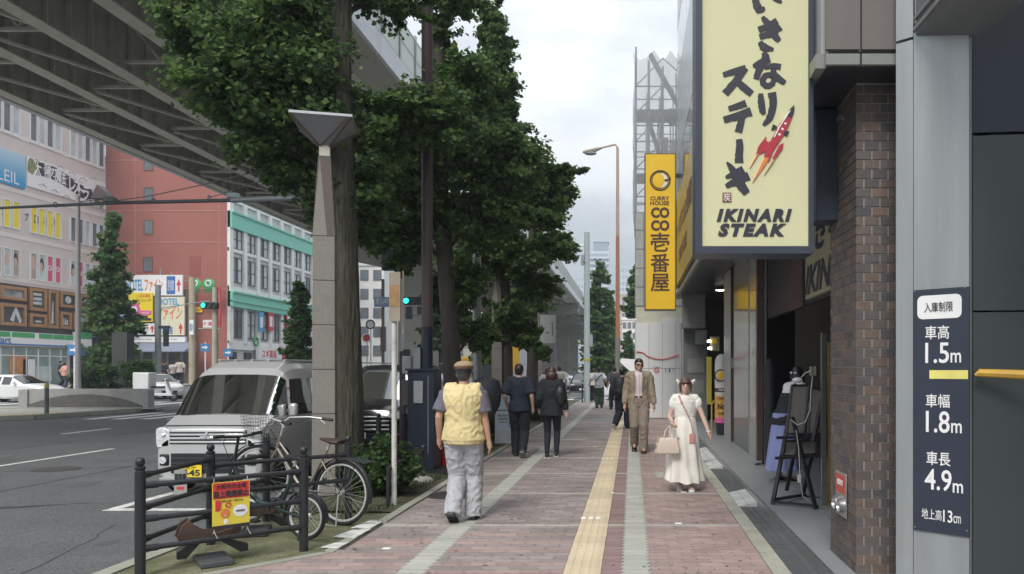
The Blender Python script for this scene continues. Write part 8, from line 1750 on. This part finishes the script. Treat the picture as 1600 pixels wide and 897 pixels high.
q.loft(rg, cap=False); q.build('long_skirt', cl_('skirt_blue', (.23, .27, .52)), t, smooth=True, angle=180); b = m['hc'] + Vector((0, -.09, .02))
for sx in (-1, 1): MB().ell(b + Vector((sx*.04, 0, 0)), (.028, .012, .018), 10, 6).build('ribbon_bow', mat('bow_grey', (.45, .48, .55), .6), t, smooth=True)
# tiny far pedestrians on the left
def tiny(label, px, py_f, h_px, col, pc, name='person', extra=None):
    Y = 1200*1.6/(py_f - 577) if py_f > 600 else 60; X = (px - 988)*Y/1200; H = h_px*Y/1200
    return person(label, X, Y, rnd.uniform(-1, 1), H, ((.12, 0, 0), (-.12, .03, 0)), ((-.27, .06, .92), (.27, .0, .90)), [dict(m=col, sleeve=.9, fit=.035, z0=.86)], dict(m=pc, fit=.03, cuff=.085), (shoeb, soleb), dict(kind='short', m=hairb), skin2, face=False, lod=2.2, group='pedestrians across the road')
tiny('pedestrian in orange-pink top walking by the pale block', 101, 607, 40, cl_('salmon_top', (.66, .33, .24)), cl_('indigo', (.07, .06, .12)))
tiny('pedestrian in dark clothes just behind the orange-pink top', 95, 606, 42, blk, blk); tiny('pedestrian in white under the conical tree', 157, 606, 40, cl_('white_far', (.6, .6, .58)), blk); tiny('pedestrian in dark jacket left of the one in white under the tree', 146, 605, 36, blk2, blk)
tiny('rider in dark clothes at the delivery scooter', 257, 606, 42, blk, blk2); tiny('pedestrian in pale patterned top beside the scooter', 270, 603, 38, cl_('pattern_far', (.42, .40, .40), var=.6, scale=8), blk); tiny('pedestrian in beige standing under the blue-grey awning', 281, 603, 42, cl_('beige_far', (.5, .45, .38)), blk)
tiny('dark figure walking between the hedges', 181, 606, 42, blk, blk); tiny('pedestrian in white before the dim shop window', 213, 602, 38, cl_('white_far', (.6, .6, .58)), blk2); tiny('pedestrian in black before the shop window left of the grey pole', 226, 602, 40, blk, blk)
# ------------------------------------------------------------------ thin haze
hz = bpy.data.materials.new('haze_air'); hz.use_nodes = True; nt = hz.node_tree; nt.nodes.remove(nt.nodes['Principled BSDF'])
pv = nt.nodes.new('ShaderNodeVolumePrincipled'); pv.inputs['Color'].default_value = (.80, .90, 1, 1); pv.inputs['Density'].default_value = .0011; pv.inputs['Anisotropy'].default_value = .2
nt.links.new(pv.outputs[0], nt.nodes['Material Output'].inputs['Volume'])
MB().box((-950, -70, -1.5), (950, 1560, 95)).build('haze', hz)['kind'] = 'stuff'
